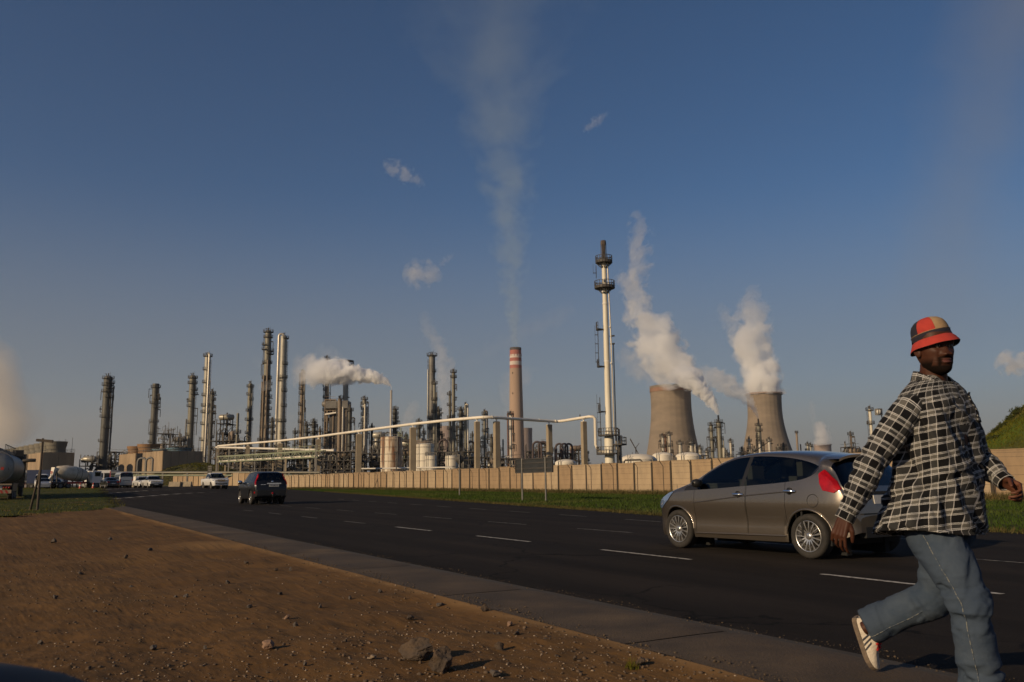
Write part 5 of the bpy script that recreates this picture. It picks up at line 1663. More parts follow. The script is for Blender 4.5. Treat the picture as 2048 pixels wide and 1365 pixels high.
# ================================================================== VEHICLES
def pchip(xs, ys):
 xs, ys = np.asarray(xs, float), np.asarray(ys, float)
 h = np.diff(xs)
 d = np.diff(ys) / h
 m = np.zeros(len(xs))
 m[0], m[-1] = d[0], d[-1]
 for i in range(1, len(xs) - 1):
  if d[i - 1] * d[i] > 0:
   w1, w2 = 2 * h[i] + h[i - 1], h[i] + 2 * h[i - 1]
   m[i] = (w1 + w2) / (w1 / d[i - 1] + w2 / d[i])
 def f(x):
  x = np.clip(np.asarray(x, float), xs[0], xs[-1])
  i = np.clip(np.searchsorted(xs, x) - 1, 0, len(xs) - 2)
  t = (x - xs[i]) / h[i]
  return (ys[i] * (1 + 2 * t) * (1 - t) ** 2 + m[i] * h[i] * t * (1 - t) ** 2 + ys[i + 1] * t * t * (3 - 2 * t) + m[i + 1] * h[i] * t * t * (t - 1))
 return f
def curve(pts):
 return pchip([p[0] for p in pts], [p[1] for p in pts])
def paint(name, col, metal=0.35, rough=0.32, coat=1.0, dust=0.75):
 m = bpy.data.materials.new(name)
 m.use_nodes = True
 nt = m.node_tree
 b = nt.nodes['Principled BSDF']
 b.inputs['Metallic'].default_value = metal
 b.inputs['Coat Weight'].default_value = coat
 b.inputs['Coat Roughness'].default_value = 0.06
 tcn = nt.nodes.new('ShaderNodeTexCoord')
 n = nt.nodes.new('ShaderNodeTexNoise')
 n.inputs['Scale'].default_value = 2.2
 n.inputs['Detail'].default_value = 8
 nt.links.new(tcn.outputs['Object'], n.inputs[0])
 s = nt.nodes.new('ShaderNodeSeparateXYZ')
 nt.links.new(tcn.outputs['Object'], s.inputs[0])
 mr = nt.nodes.new('ShaderNodeMapRange')
 for k, v in zip(('From Min', 'From Max', 'To Min', 'To Max'), (0.75, 0.15, 0.0, dust)):
  mr.inputs[k].default_value = v
 nt.links.new(s.outputs['Z'], mr.inputs['Value'])
 mu = nt.nodes.new('ShaderNodeMath')
 mu.operation = 'MULTIPLY'
 nt.links.new(mr.outputs[0], mu.inputs[0])
 nt.links.new(n.outputs['Fac'], mu.inputs[1])
 mx = nt.nodes.new('ShaderNodeMix')
 mx.data_type = 'RGBA'
 nt.links.new(mu.outputs[0], mx.inputs['Factor'])
 mx.inputs['A'].default_value = (*col, 1)
 mx.inputs['B'].default_value = (0.11, 0.085, 0.06, 1)
 nt.links.new(mx.outputs['Result'], b.inputs['Base Color'])
 r2 = nt.nodes.new('ShaderNodeMapRange')
 r2.inputs['To Min'].default_value = rough
 r2.inputs['To Max'].default_value = 0.75
 nt.links.new(mu.outputs[0], r2.inputs['Value'])
 nt.links.new(r2.outputs[0], b.inputs['Roughness'])
 return m
def glass(name, tint=(0.42, 0.50, 0.46), alpha=0.72):
 """thin tinted pane: part mirror, part see-through"""
 m = bpy.data.materials.new(name)
 m.use_nodes = True
 nt = m.node_tree
 nt.nodes.remove(nt.nodes['Principled BSDF'])
 out = nt.nodes['Material Output']
 tr = nt.nodes.new('ShaderNodeBsdfTransparent')
 tr.inputs[0].default_value = (*tint, 1)
 gl = nt.nodes.new('ShaderNodeBsdfGlossy')
 gl.inputs['Roughness'].default_value = 0.03
 gl.inputs[0].default_value = (0.9, 0.95, 1.0, 1)
 fr_ = nt.nodes.new('ShaderNodeFresnel')
 fr_.inputs[0].default_value = 1.5
 mx = nt.nodes.new('ShaderNodeMixShader')
 nt.links.new(fr_.outputs[0], mx.inputs[0])
 nt.links.new(tr.outputs[0], mx.inputs[1])
 nt.links.new(gl.outputs[0], mx.inputs[2])
 nt.links.new(mx.outputs[0], out.inputs[0])
 return m
M['glass_tint'] = glass('tinted_glass', (0.74, 0.80, 0.70))
M['glass_dark'] = glass('dark_glass', (0.16, 0.19, 0.18))
M['car_trim'] = mat('black_trim', (0.014, 0.014, 0.014), rough=0.45)
M['car_under'] = mat('underbody', (0.010, 0.010, 0.010), rough=0.9)
M['tyre'] = mat('tyre_rubber', (0.014, 0.013, 0.012), (0.03, 0.026, 0.022), 8, 4, 0.85)
M['alloy'] = mat('alloy_wheel', (0.62, 0.60, 0.57), rough=0.28, metal=0.9)
M['chrome'] = mat('chrome', (0.85, 0.85, 0.85), rough=0.08, metal=1.0)
M['tail_red'] = mat('tail_lamp_red', (0.36, 0.004, 0.007), (0.22, 0.003, 0.005), 9, 3, 0.18, coat=0.3, spec=0.3)
M['tail_clear'] = mat('lamp_clear', (0.75, 0.70, 0.66), rough=0.15, coat=1.0)
M['head_lamp'] = mat('head_lamp_lens', (0.55, 0.58, 0.62), (0.25, 0.27, 0.30), 12, 3, 0.08, 0.4, coat=1.0)
M['head_blue'] = mat('bluish_head_lamp', (0.16, 0.24, 0.42), rough=0.08, metal=0.3, coat=1.0)
M['plate'] = mat('number_plate', (0.62, 0.60, 0.54), (0.5, 0.48, 0.44), 6, 3, 0.5)
M['plate_ink'] = mat('plate_ink', (0.03, 0.035, 0.05), rough=0.6)
M['seat'] = mat('seat_fabric', (0.022, 0.022, 0.024), rough=0.95)
def wheel(parent, c, R_, width, side, spokes=15, m_rim=None, rim_r=0.70, steel=False):
 """wheel > tyre, rim; side = +1 left, -1 right"""
 w = empty('wheel', c)
 w.parent = parent
 h = width / 2
 pr = [(R_ * rim_r, -h * .9), (R_ * 0.9, -h), (R_ * 0.985, -h * .8), (R_, -h * .4), (R_, h * .4), (R_ * 0.985, h * .8), (R_ * 0.9, h), (R_ * rim_r, h * .9), (R_ * (rim_r - .02), h * .6)]
 mb = MB().lathe(pr, 40, axis='y')
 mb.build('tyre', M['tyre'], w)
 mb = MB()
 r0 = R_ * rim_r
 o = side * h
 mb.lathe([(r0 * 1.0, o * .92), (r0 * .97, o * .95), (r0 * .93, o * .8), (r0 * .93, -o * .5), (0.01, -o * .5)], 32, axis='y')
 if steel:
  mb.lathe([(r0 * .95, o * .6), (r0 * .55, o * .8), (r0 * .3, o * .62), (0.01, o * .62)], 24, axis='y')
 else:
  for k in range(spokes):
   a = 2 * math.pi * k / spokes
   ca, sa = math.cos(a), math.sin(a)
   da = 0.42 * math.pi / spokes * 1.1
   vs = []
   for (rr, off, wd) in ((r0 * .16, o * .78, 1.1), (r0 * .55, o * .90, .75), (r0 * .95, o * .9, 1.0)):
    t = r0 * .5 * da * wd if rr > r0 * .3 else r0 * .07
    for sg in (-1, 1):
     vs.append((rr * ca - sg * t * sa, off, rr * sa + sg * t * ca))
    for sg in (-1, 1):
     vs.append((rr * ca - sg * t * sa * .7, off - side * h * .28, rr * sa + sg * t * ca * .7))
   fs = []
   for i in range(2):
    b, d = i * 4, i * 4 + 4
    fs += [(b, d, d + 1, b + 1), (b, b + 2, d + 2, d), (b + 1, d + 1, d + 3, b + 3)]
   mb.add(vs, fs)
  mb.lathe([(r0 * .22, o * .55), (r0 * .22, o * .84), (r0 * .12, o * .9), (0.005, o * .9)], 16, axis='y')
 mb.build('rim', m_rim or M['alloy'], w)
 disc = MB().lathe([(r0 * .62, o * .1), (r0 * .62, o * .2), (0.02, o * .2)], 24, axis='y')
 disc.build('brake_disc', M['steel_dark'], w)
 return w
class Body:
 """car body as a loft: x runs forward-to-back (0 = nose), y to the left, z up"""
 NB, NW, NR = 13, 4, 8
 def __init__(self, P):
  self.P = P
  self.zt, self.zwb, self.zwt = curve(P['top']), curve(P['belt']), curve(P['wtop'])
  self.plan = curve(P['plan'])
  self.side = curve(P['side'])
  self.yt = curve(P['ytop'])
  self.L = P['L']
 def zb(self, x):
  P = self.P
  z = float(curve(P['sill'])(x))
  for xc in (P['xf'], P['xr']):
   d = abs(x - xc)
   Ra = P['Ra']
   if d < Ra:
    z = max(z, P['R'] + math.sqrt(Ra * Ra - d * d))
  return z
 def section(self, x):
  P = self.P
  zb, zwb, zwt, zt = self.zb(x), float(self.zwb(x)), float(self.zwt(x)), float(self.zt(x))
  zwb = min(zwb, zt - 0.05); zwt = max(min(zwt, zt - 0.03), zwb + 0.008)
  p = float(self.plan(x))
  pts = []
  for i in range(self.NB):
   f = i / (self.NB - 1)
   z = zb + (zwb - zb) * f
   pts.append((p * float(self.side(z)) * P['W'] / 2, z))
  yb = pts[-1][0]
  yt = min(float(self.yt(x)), yb - 0.01) if zwt - zwb > 0.05 else yb - (zwt - zwb) * 0.6
  blend = min(1.0, max(0.0, (zwt - zwb - 0.02) / 0.12))
  yt = (yb - (zwt - zwb) * 0.5) * (1 - blend) + float(self.yt(x)) * blend
  yt = min(yt, yb - 0.004)
  for i in range(1, self.NW + 1):
   f = i / self.NW
   pts.append((yb + (yt - yb) * f + 0.012 * math.sin(math.pi * f) * blend, zwb + (zwt - zwb) * f))
  n = P.get('roof_n', 2.6)
  for i in range(1, self.NR + 1):
   a = math.pi / 2 * i / self.NR
   pts.append((yt * max(0.0, math.cos(a)) ** (2 / n), zwt + (zt - zwt) * math.sin(a) ** (2 / n)))
  return pts
 def stations(self):
  P = self.P
  xs = set(np.round(np.linspace(0.0, P['L'], P.get('ns', 54)), 4))
  for v in P.get('xs', ()): xs.add(round(v, 4))
  for xc in (P['xf'], P['xr']):
   for a in np.linspace(0, math.pi, 15):
    xs.add(round(xc - P['Ra'] * math.cos(a) * 0.9999, 4))
   xs.add(round(xc - P['Ra'] * 1.004, 4)); xs.add(round(xc + P['Ra'] * 1.004, 4))
  must = sorted(set([round(v, 4) for v in P.get('xs', ())]))
  xs = sorted(xs)
  out = [xs[0]]
  for v in xs[1:]:
   if v - out[-1] < 0.006 and v not in must: continue
   if v - out[-1] < 0.006 and out[-1] not in must and len(out) > 1: out.pop()
   out.append(v)
  return out
 def y_at(self, x, z):
  s = self.section(x)
  k = self.NB + self.NW
  zs = [q[1] for q in s[:k]]; ys = [q[0] for q in s[:k]]
  return float(np.interp(z, zs, ys))
 def top_at(self, x, y):
  s = self.section(x)
  k = self.NB + self.NW - 1
  ys = [q[0] for q in s[k:]][::-1]; zs = [q[1] for q in s[k:]][::-1]
  return float(np.interp(abs(y), ys, zs))
def build_car(P, root, mats):
 """splits the loft into body, doors, windows, screens"""
 B = Body(P)
 xs = B.stations()
 L = P['L']
 n = len(xs)
 secs = [B.section(x) for x in xs]
 K = len(secs[0])
 ring = []
 for x, s in zip(xs, secs):
  row = [(L / 2 - x, y, z) for (y, z) in s] + [(L / 2 - x, -y, z) for (y, z) in reversed(s[:-1])]
  ring.append(row)
 KK = len(ring[0])
 NB, NW = B.NB, B.NW
 groups = {}
 def put(key, q): groups.setdefault(key, []).append(q)
 def kof(k):  # index on the half section and side
  return (k, 1) if k < K - 1 else (KK - 2 - k, -1)
 for i in range(n - 1):
  xm = (xs[i] + xs[i + 1]) / 2
  for k in range(KK - 1):
   kk, sd = kof(k)
   q = ((i, k), (i + 1, k), (i + 1, k + 1), (i, k + 1))
   key = 'body'
   if NB - 1 <= kk < NB + NW - 1:
    for wi, (a, b) in enumerate(P.get('windows', ())):
     if a < xm < b: key = ('window', wi, sd)
    if key == 'body' and P.get('dlo') and P['dlo'][0] < xm < P['dlo'][1]: key = ('window_surround', sum(1 for w_ in P['windows'] if w_[1] < xm), sd)
   elif kk >= NB + NW - 1 + 1:
    ws, rs = P.get('windscreen'), P.get('rearscreen')
    if ws and ws[0] < xm < ws[1] and kk >= NB + NW + 0: key = 'windscreen'
    if rs and rs[0] < xm < rs[1] and kk >= NB + NW + 0: key = 'rear_window'
   if kk < NB - 1:
    for di, (a, b) in enumerate(P.get('doors', ())):
     if a < xm < b and kk > 0 and min(secs[i][0][1], secs[i + 1][0][1]) < P['R'] * 2 and abs(xm - P['xf']) > P['Ra'] and abs(xm - P['xr']) > P['Ra'] * .98:
      key = ('door', di, sd)
   put(key, q)
 gm = {'body': mats['paint'], 'trim': M['car_trim'], 'windscreen': mats['glass'], 'rear_window': mats.get('rear_glass', mats['glass'])}
 objs = {}
 for key, qs in groups.items():
  idx, V, F = {}, [], []
  shrink = 0.0
  for q in qs:
   f = []
   for (i, k) in q:
    if (i, k) not in idx:
     idx[(i, k)] = len(V)
     V.append(ring[i][k])
    f.append(idx[(i, k)])
   F.append(tuple(f))
  V = [Vector(v) for v in V]
  if isinstance(key, tuple):
   nm = key[0]
   m_ = {'door': mats['paint'], 'window': mats['glass'], 'window_surround': M['car_trim']}[key[0]]
   cx = sum(v.x for v in V) / len(V)
   x0, x1 = min(v.x for v in V), max(v.x for v in V)
   if key[0] == 'door':      # leave a thin shut line round each door
    for v in V:
     if v.x - x0 < 1e-4: v.x += 0.006
     if x1 - v.x < 1e-4: v.x -= 0.006
  else:
   nm, m_ = {'body': 'body', 'trim': 'window_surround', 'windscreen': 'windscreen', 'rear_window': 'rear_window'}[key], gm[key]
  mb = MB().add(V, F, True)
  if key == 'body':             # close nose and tail
   for i, rev in ((0, True), (n - 1, False)):
    row = [Vector(p) for p in ring[i]]
    c = sum(row, Vector()) / len(row)
    vs = row + [c]
    fs = [((k, len(row), (k + 1) % len(row)) if not rev else ((k + 1) % len(row), len(row), k)) for k in range(len(row))]
    mb.add(vs, fs, False)
  o = mb.build(nm, m_, root)
  objs[key] = o
 mb = MB()
 zf = P.get('floor', 0.22)
 w = P['W'] / 2 - 0.1
 mb.box((-0.12, 0, zf + 0.03), (L - 0.95, 2 * w - 0.05, 0.1))
 mb.box((L / 2 - .45, 0, zf + 0.03), (.35, 1.5 * w, 0.1))
 for xc in (P['xf'], P['xr']):
  for sg in (-1, 1):
   mb.box((L / 2 - xc, sg * (w - 0.34), P['R'] + 0.05), (P['Ra'] * 1.9, 0.10, P['Ra'] * 1.75))
  mb.box((L / 2 - xc, 0, P['R'] + P['Ra'] + 0.02), (P['Ra'] * 2, 2 * w - 0.06, 0.03))
 for xd in P.get('shut', ()):
  for sg in (-1, 1):
   for z0, z1 in ((0.3, 0.5), (0.5, 0.7), (0.7, float(B.zwb(xd)) - 0.01)):
    if z1 <= z0: continue
    y = sg * (min(B.y_at(xd, z0), B.y_at(xd, z1)) - 0.012)
    mb.box((L / 2 - xd, y, (z0 + z1) / 2), (0.03, 0.006, z1 - z0))
 mb.build('underbody', M['car_under'], root)
 if P.get('seats'):
  mb = MB()
  for (x, y, hz) in P['seats']:
   X = L / 2 - x
   mb.box((X + 0.22, y, hz + 0.08), (0.5, 0.48, 0.16))
   mb.box((X - 0.06, y, hz + 0.40), (0.14, 0.48, 0.60))
   mb.box((X - 0.10, y, hz + 0.80), (0.10, 0.26, 0.20))
  if P.get('dash'):
   X = L / 2 - P['dash']
   mb.box((X, 0, P['dash_z']), (0.5, P['W'] - 0.45, 0.25))
  mb.build('seats', M['seat'], root)
 for xc in (P['xf'], P['xr']):
  for sg in (1, -1):
   wheel(root, (L / 2 - xc, sg * (P['W'] / 2 - P.get('wt', 0.195) / 2 - P.get('inset', 0.025)), P['R']), P['R'], P.get('wt', 0.195), sg, P.get('spokes', 15), mats.get('rim'), P.get('rim_r', 0.70), P.get('steel', False))
 return B
def patch(B, root, name, poly, m, side=1, off=0.008, thick=0.02, sub=3):
 """flat-ish panel following the body side: poly in (x, z)"""
 L = B.P['L']
 mb = MB()
 pts = []
 for i in range(len(poly)):
  a, b = poly[i], poly[(i + 1) % len(poly)]
  for k in range(sub):
   f = k / sub
   pts.append((a[0] + (b[0] - a[0]) * f, a[1] + (b[1] - a[1]) * f))
 cx, cz = sum(p[0] for p in pts) / len(pts), sum(p[1] for p in pts) / len(pts)
 rings = []
 for f in (1.0, 0.93, 0.55, 0.0):
  r = []
  for (x, z) in pts:
   X, Z = cx + (x - cx) * f, cz + (z - cz) * f
   y = B.y_at(X, Z)
   r.append((L / 2 - X, side * (y + (off if f < 1 else off - thick)), Z))
  rings.append(r)
 n = len(pts)
 vs = [p for r in rings for p in r]
 fs = []
 for i in range(3):
  for k in range(n):
   fs.append((i * n + k, i * n + (k + 1) % n, (i + 1) * n + (k + 1) % n, (i + 1) * n + k))
 mb.add(vs, fs, False)
 return mb.build(name, m, root)
def text_mesh(txt, size, name='plate_text', bold=0.0):
 cu = bpy.data.curves.new(name, 'FONT')
 cu.body = txt
 cu.size = size
 cu.align_x = 'CENTER'
 cu.align_y = 'CENTER'
 cu.extrude = 0.001
 cu.offset = bold
 ob = bpy.data.objects.new(name, cu)
 COL.objects.link(ob)
 bpy.context.view_layer.update()
 dg = bpy.context.evaluated_depsgraph_get()
 me = bpy.data.meshes.new_from_object(ob.evaluated_get(dg))
 bpy.data.objects.remove(ob)
 bpy.data.curves.remove(cu)
 return me
def plate(root, x, z, w, h, txt, tilt=0.0, front=False, m=None, y=0.0):
 """number plate with raised characters; faces -x (rear) or +x (front)"""
 p = MB().box((0, 0, 0), (0.012, w, h)).build('number_plate', m or M['plate'], root, (x, y, z))
 p.rotation_euler = (0, tilt, 0)
 if txt:
  me = text_mesh(txt, h * 0.72, 'plate_text', 0.001)
  t = link('plate_text', me, M['plate_ink'], p, (0.0085 if front else -0.0085, 0, 0))
  t.rotation_euler = (math.pi / 2, 0, math.pi / 2 if front else -math.pi / 2)
 return p
# ------------------------------------------------------------------ silver-brown hatchback in front
HB = dict(L=3.95, W=1.722, R=0.297, Ra=0.345, xf=0.80, xr=3.289, wt=0.20, floor=0.20, ns=60,
 top=[(0, .60), (.03, .66), (.10, .73), (.3, .83), (.6, .92), (.92, 1.01), (1.25, 1.19), (1.62, 1.37), (1.95, 1.445), (2.35, 1.475), (2.8, 1.465), (3.2, 1.43), (3.5, 1.385), (3.58, 1.36), (3.75, 1.13), (3.86, .96), (3.92, .80), (3.95, .58)],
 belt=[(0, .52), (.12, .62), (.5, .78), (.92, .89), (1.2, .905), (1.6, .925), (2.2, .965), (2.8, 1.005), (3.2, 1.05), (3.36, 1.10), (3.45, 1.15), (3.6, 1.08), (3.8, .90), (3.95, .50)],
 wtop=[(0, .53), (.5, .80), (.95, .945), (1.1, 1.00), (1.35, 1.16), (1.65, 1.305), (1.95, 1.375), (2.3, 1.395), (2.7, 1.375), (3.0, 1.335), (3.25, 1.275), (3.42, 1.20), (3.6, 1.15), (3.8, .92), (3.95, .52)],
 plan=[(0, .40), (.05, .54), (.15, .68), (.3, .82), (.5, .92), (.8, .985), (1.2, 1.0), (2.4, 1.0), (3.1, .99), (3.45, .965), (3.7, .925), (3.84, .87), (3.92, .80), (3.95, .72)],
 side=[(.15, .90), (.22, .945), (.32, .962), (.45, .955), (.60, .985), (.72, 1.0), (.85, .985), (1.0, .955), (1.1, .925), (1.2, .885), (1.35, .80)],
 ytop=[(.9, .76), (1.2, .70), (1.65, .60), (2.2, .575), (2.9, .57), (3.3, .58), (3.6, .60), (3.95, .6)],
 sill=[(0, .24), (.1, .19), (.5, .17), (1.2, .19), (2.8, .20), (3.6, .24), (3.85, .31), (3.95, .36)],
 doors=[(1.20, 2.24), (2.25, 3.20)], shut=(1.195, 2.245, 3.205), windows=[(1.28, 2.14), (2.21, 3.36)], dlo=(0.98, 3.42),
 windscreen=(0.98, 1.72), rearscreen=(3.60, 3.86), seats=[(1.95, .38, .36), (1.95, -.38, .36), (2.85, .36, .40), (2.85, -.36, .40)], dash=1.25, dash_z=.88, spokes=15,
 xs=(0.01, .03, .06, .10, .98, 1.20, 1.28, 1.72, 2.14, 2.21, 2.24, 2.25, 3.20, 3.36, 3.42, 3.60, 3.66, 3.72, 3.78, 3.86, 3.90, 3.93))
M['hatch_paint'] = paint('grey_bronze_paint', (0.175, 0.150, 0.125), 0.78, 0.27)
def place_car(root, px, py, xl, yl, P, ang, z=None, Y=None):
 """puts the point (xl behind nose, yl left) of the car on the ground point seen at px,py"""
 z = 0.0 if z is None else z
 g = gnd(px, py, z)
 zz = float(gz(g.x, g.y))
 g = gnd(px, py, zz)
 zz = float(gz(g.x, g.y))
 if Y is not None:
  g = at(px, py, Y)
  zz = float(gz(g.x, g.y))
 lx = P['L'] / 2 - xl
 root.location = (g.x - (lx * math.cos(ang) - yl * math.sin(ang)), g.y - (lx * math.sin(ang) + yl * math.cos(ang)), zz + 0.004)
 root.rotation_euler = (0, 0, ang)
hb = empty('hatchback_car', label='grey bronze five door hatchback driving away behind the walking man', cat='car')
B1 = build_car(HB, hb, dict(paint=M['hatch_paint'], glass=M['glass_tint'], rear_glass=M['glass_dark'], rim=M['alloy']))
L1 = HB['L']
g1, g2 = gnd(1621, 1119), gnd(1369, 1096.5)
ang1 = ROAD_ROT + 0.055
place_car(hb, 1621, 1119, HB['xr'], HB['W'] / 2 - .05, HB, ang1)
for sd in (1, -1):
 t = patch(B1, hb, 'tail_lamp', [(3.47, 1.13), (3.52, 1.19), (3.58, 1.15), (3.73, 1.03), (3.81, .92), (3.72, .865), (3.55, .90), (3.50, .99)], M['tail_red'], sd, 0.015, 0.04)
 patch(B1, hb, 'head_lamp', [(.13, .60), (.30, .74), (.62, .87), (.74, .885), (.58, .74), (.34, .60)], M['head_blue'], sd, 0.012, 0.03)
 for (x, z, l) in ((2.10, .845, .20), (3.03, .895, .20)):
  y = B1.y_at(x, z)
  X = L1 / 2 - x
  dr = hb
  mb = MB()
  mb.tube([(X - .10, sd * (y + .004), z - .004), (X - .06, sd * (y + .035), z), (X + .05, sd * (y + .038), z), (X + .10, sd * (y + .004), z + .004)], [.014, .020, .020, .012], 8)
  mb.build('door_handle', M['chrome'], hb)
  mb = MB().lathe([(0.02, 0), (.05, .002), (.05, .006), (.01, .008)], 14, (X, sd * (y + .001), z), axis='y')
  mb.build('handle_recess', M['car_trim'], hb)
 x, z = 1.33, 1.02
 y = B1.y_at(x, z)
 X = L1 / 2 - x
 mb = MB()
 mb.tube([(X, sd * (y - .02), z - .04), (X + .02, sd * (y + .06), z - .03)], .025, 8)
 mb.lathe([(0.02, -.085), (.05, -.075), (.068, 0), (.058, .06), (.02, .08)], 14, (X + .02, sd * (y + .11), z - .01), axis='y')
 mb.build('wing_mirror', M['car_trim'], hb)
 pts = [(L1 / 2 - x_, sd * (B1.y_at(x_, z_) + .002), z_) for x_, z_ in ((1.08, .70), (1.5, .745), (2.2, .825), (2.8, .875), (3.1, .895))]
 MB().tube(pts, [.004, .010, .010, .010, .004], 6).build('side_crease', M['hatch_paint'], hb)
 pts = [(L1 / 2 - x_, sd * (B1.y_at(x_, z_) + .004), z_) for x_, z_ in ((1.18, .255), (1.9, .27), (2.92, .285))]
 MB().tube(pts, [.010, .016, .012], 6).build('sill_moulding', M['hatch_paint'], hb)
 for xc in (HB['xf'], HB['xr']):
  pts = []
  for a in np.linspace(0.06, math.pi - 0.06, 21):
   x_ = xc - (HB['Ra'] + .012) * math.cos(a); z_ = HB['R'] + (HB['Ra'] + .012) * math.sin(a)
   pts.append((L1 / 2 - x_, sd * (B1.y_at(min(max(x_, .02), L1 - .02), z_) + .002), z_))
  MB().tube(pts, .016, 6).build('arch_lip', M['hatch_paint'], hb)
 patch(B1, hb, 'rear_reflector', [(3.74, .50), (3.86, .50), (3.86, .44), (3.76, .44)], M['tail_red'], sd, .006, .02)
mb = MB()
cx, cz, rr = 3.40, .77, .085
pts = [(L1 / 2 - (cx + rr * math.cos(a)), B1.y_at(cx + rr * math.cos(a), cz + rr * math.sin(a)) + .001, cz + rr * math.sin(a)) for a in np.linspace(0, 6.2832, 24)]
mb.tube(pts, .0045, 5); mb.build('fuel_flap', M['car_trim'], hb)
mb = MB()
for y in np.linspace(-.55, .55, 12)[:-1]:
 pass
prof_ = []
V_, n_ = [], 13
for y in np.linspace(-.60, .60, n_):
 z = B1.top_at(3.50, y)
 V_ += [(L1 / 2 - 3.40, y, B1.top_at(3.40, y) + .006), (L1 / 2 - 3.68, y * .97, z + .005), (L1 / 2 - 3.68, y * .97, z - .03), (L1 / 2 - 3.55, y, z - .05)]
F_ = []
for i in range(n_ - 1):
 for j in range(4):
  F_.append((i * 4 + j, (i + 1) * 4 + j, (i + 1) * 4 + (j + 1) % 4, i * 4 + (j + 1) % 4))
MB().add(V_, F_, False).build('roof_spoiler', M['hatch_paint'], hb)
plate(hb, -L1 / 2 - .012 + .035, .78, .50, .115, None, 0.15)
MB().box((-L1 / 2 + .06, 0, .87), (.06, .62, .035)).build('tailgate_handle', M['car_trim'], hb)
MB().box((-L1 / 2 + .0, 0, .60), (.05, 1.12, .012)).build('bumper_shut_line', M['car_trim'], hb)
MB().box((-L1 / 2 + .045, 0, .36), (.10, 1.0, .14)).build('rear_diffuser', M['car_trim'], hb)
pl_ = hb.children[-4]
me = text_mesh('BE 34', .10)
for o in list(hb.children):
 if o.name.startswith('number_plate'):
  MB().box((-.0075, .05, .005), (.003, .10, .05)).build('plate_smudge', M['plate_ink'], o)
  MB().box((-.0075, -.10, -.005), (.003, .14, .05)).build('plate_smudge', M['plate_ink'], o)
bpy.data.meshes.remove(me)
MB().tube([(0.05, .25, 1.48), (0.0, .25, 1.50), (-.25, .25, 1.62)], [.012, .008, .004], 6).build('aerial', M['car_trim'], hb)
# ------------------------------------------------------------------ black off-roader
SU = dict(L=4.46, W=1.765, R=0.355, Ra=0.415, xf=0.90, xr=3.525, wt=0.225, floor=0.30, ns=44,
 top=[(0, .78), (.05, .85), (.2, .95), (.6, 1.04), (1.2, 1.12), (1.35, 1.16), (1.75, 1.46), (2.05, 1.62), (2.5, 1.675), (3.3, 1.675), (4.0, 1.64), (4.16, 1.60), (4.30, 1.28), (4.40, 1.08), (4.44, .95), (4.46, .70)],
 belt=[(0, .70), (.2, .86), (1.2, 1.03), (1.6, 1.06), (2.5, 1.08), (3.5, 1.11), (4.1, 1.13), (4.3, 1.10), (4.46, .66)],
 wtop=[(0, .71), (.2, .87), (1.25, 1.05), (1.7, 1.38), (2.0, 1.52), (2.4, 1.57), (3.3, 1.57), (3.9, 1.54), (4.12, 1.48), (4.3, 1.15), (4.46, .68)],
 plan=[(0, .70), (.05, .80), (.2, .90), (.6, .97), (1.2, 1.0), (3.4, 1.0), (4.0, .975), (4.3, .93), (4.42, .89), (4.46, .86)],
 side=[(.2, .93), (.35, .97), (.6, .985), (.85, 1.0), (1.0, .985), (1.12, .955), (1.3, .88)],
 ytop=[(1.2, .74), (2, .64), (3.9, .63), (4.46, .66)],
 sill=[(0, .34), (.2, .27), (1.3, .28), (3.1, .28), (4.1, .33), (4.46, .42)],
 doors=[(1.38, 2.42), (2.43, 3.42)], shut=(1.375, 2.425, 3.425), windows=[(1.5, 2.36), (2.44, 3.30), (3.40, 4.02)], dlo=(1.28, 4.06),
 windscreen=(1.32, 2.05), rearscreen=(4.15, 4.335), seats=[(2.2, .38, .55), (2.2, -.38, .55), (3.2, .36, .60), (3.2, -.36, .60)], dash=1.6, dash_z=1.02, spokes=6,
 xs=(.02, .05, 1.32, 1.38, 1.5, 2.05, 2.36, 2.42, 2.43, 2.44, 3.30, 3.40, 3.42, 4.02, 4.06, 4.15, 4.22, 4.28, 4.335, 4.40, 4.44), roof_n=3.4)
M['black_paint'] = paint('black_car_paint', (0.004, 0.004, 0.005), 0.0, 0.35, 0.2, 0.12)
su = empty('off_roader', label='black boxy off-roader seen from behind driving towards the junction', cat='car')
B2 = build_car(SU, su, dict(paint=M['black_paint'], glass=M['glass_dark'], rear_glass=M['glass_tint'], rim=M['alloy']))
L2 = SU['L']
ang2 = ROAD_ROT - 0.01
place_car(su, 501, 1009.5, SU['xr'], SU['W'] / 2 - .06, SU, ang2)
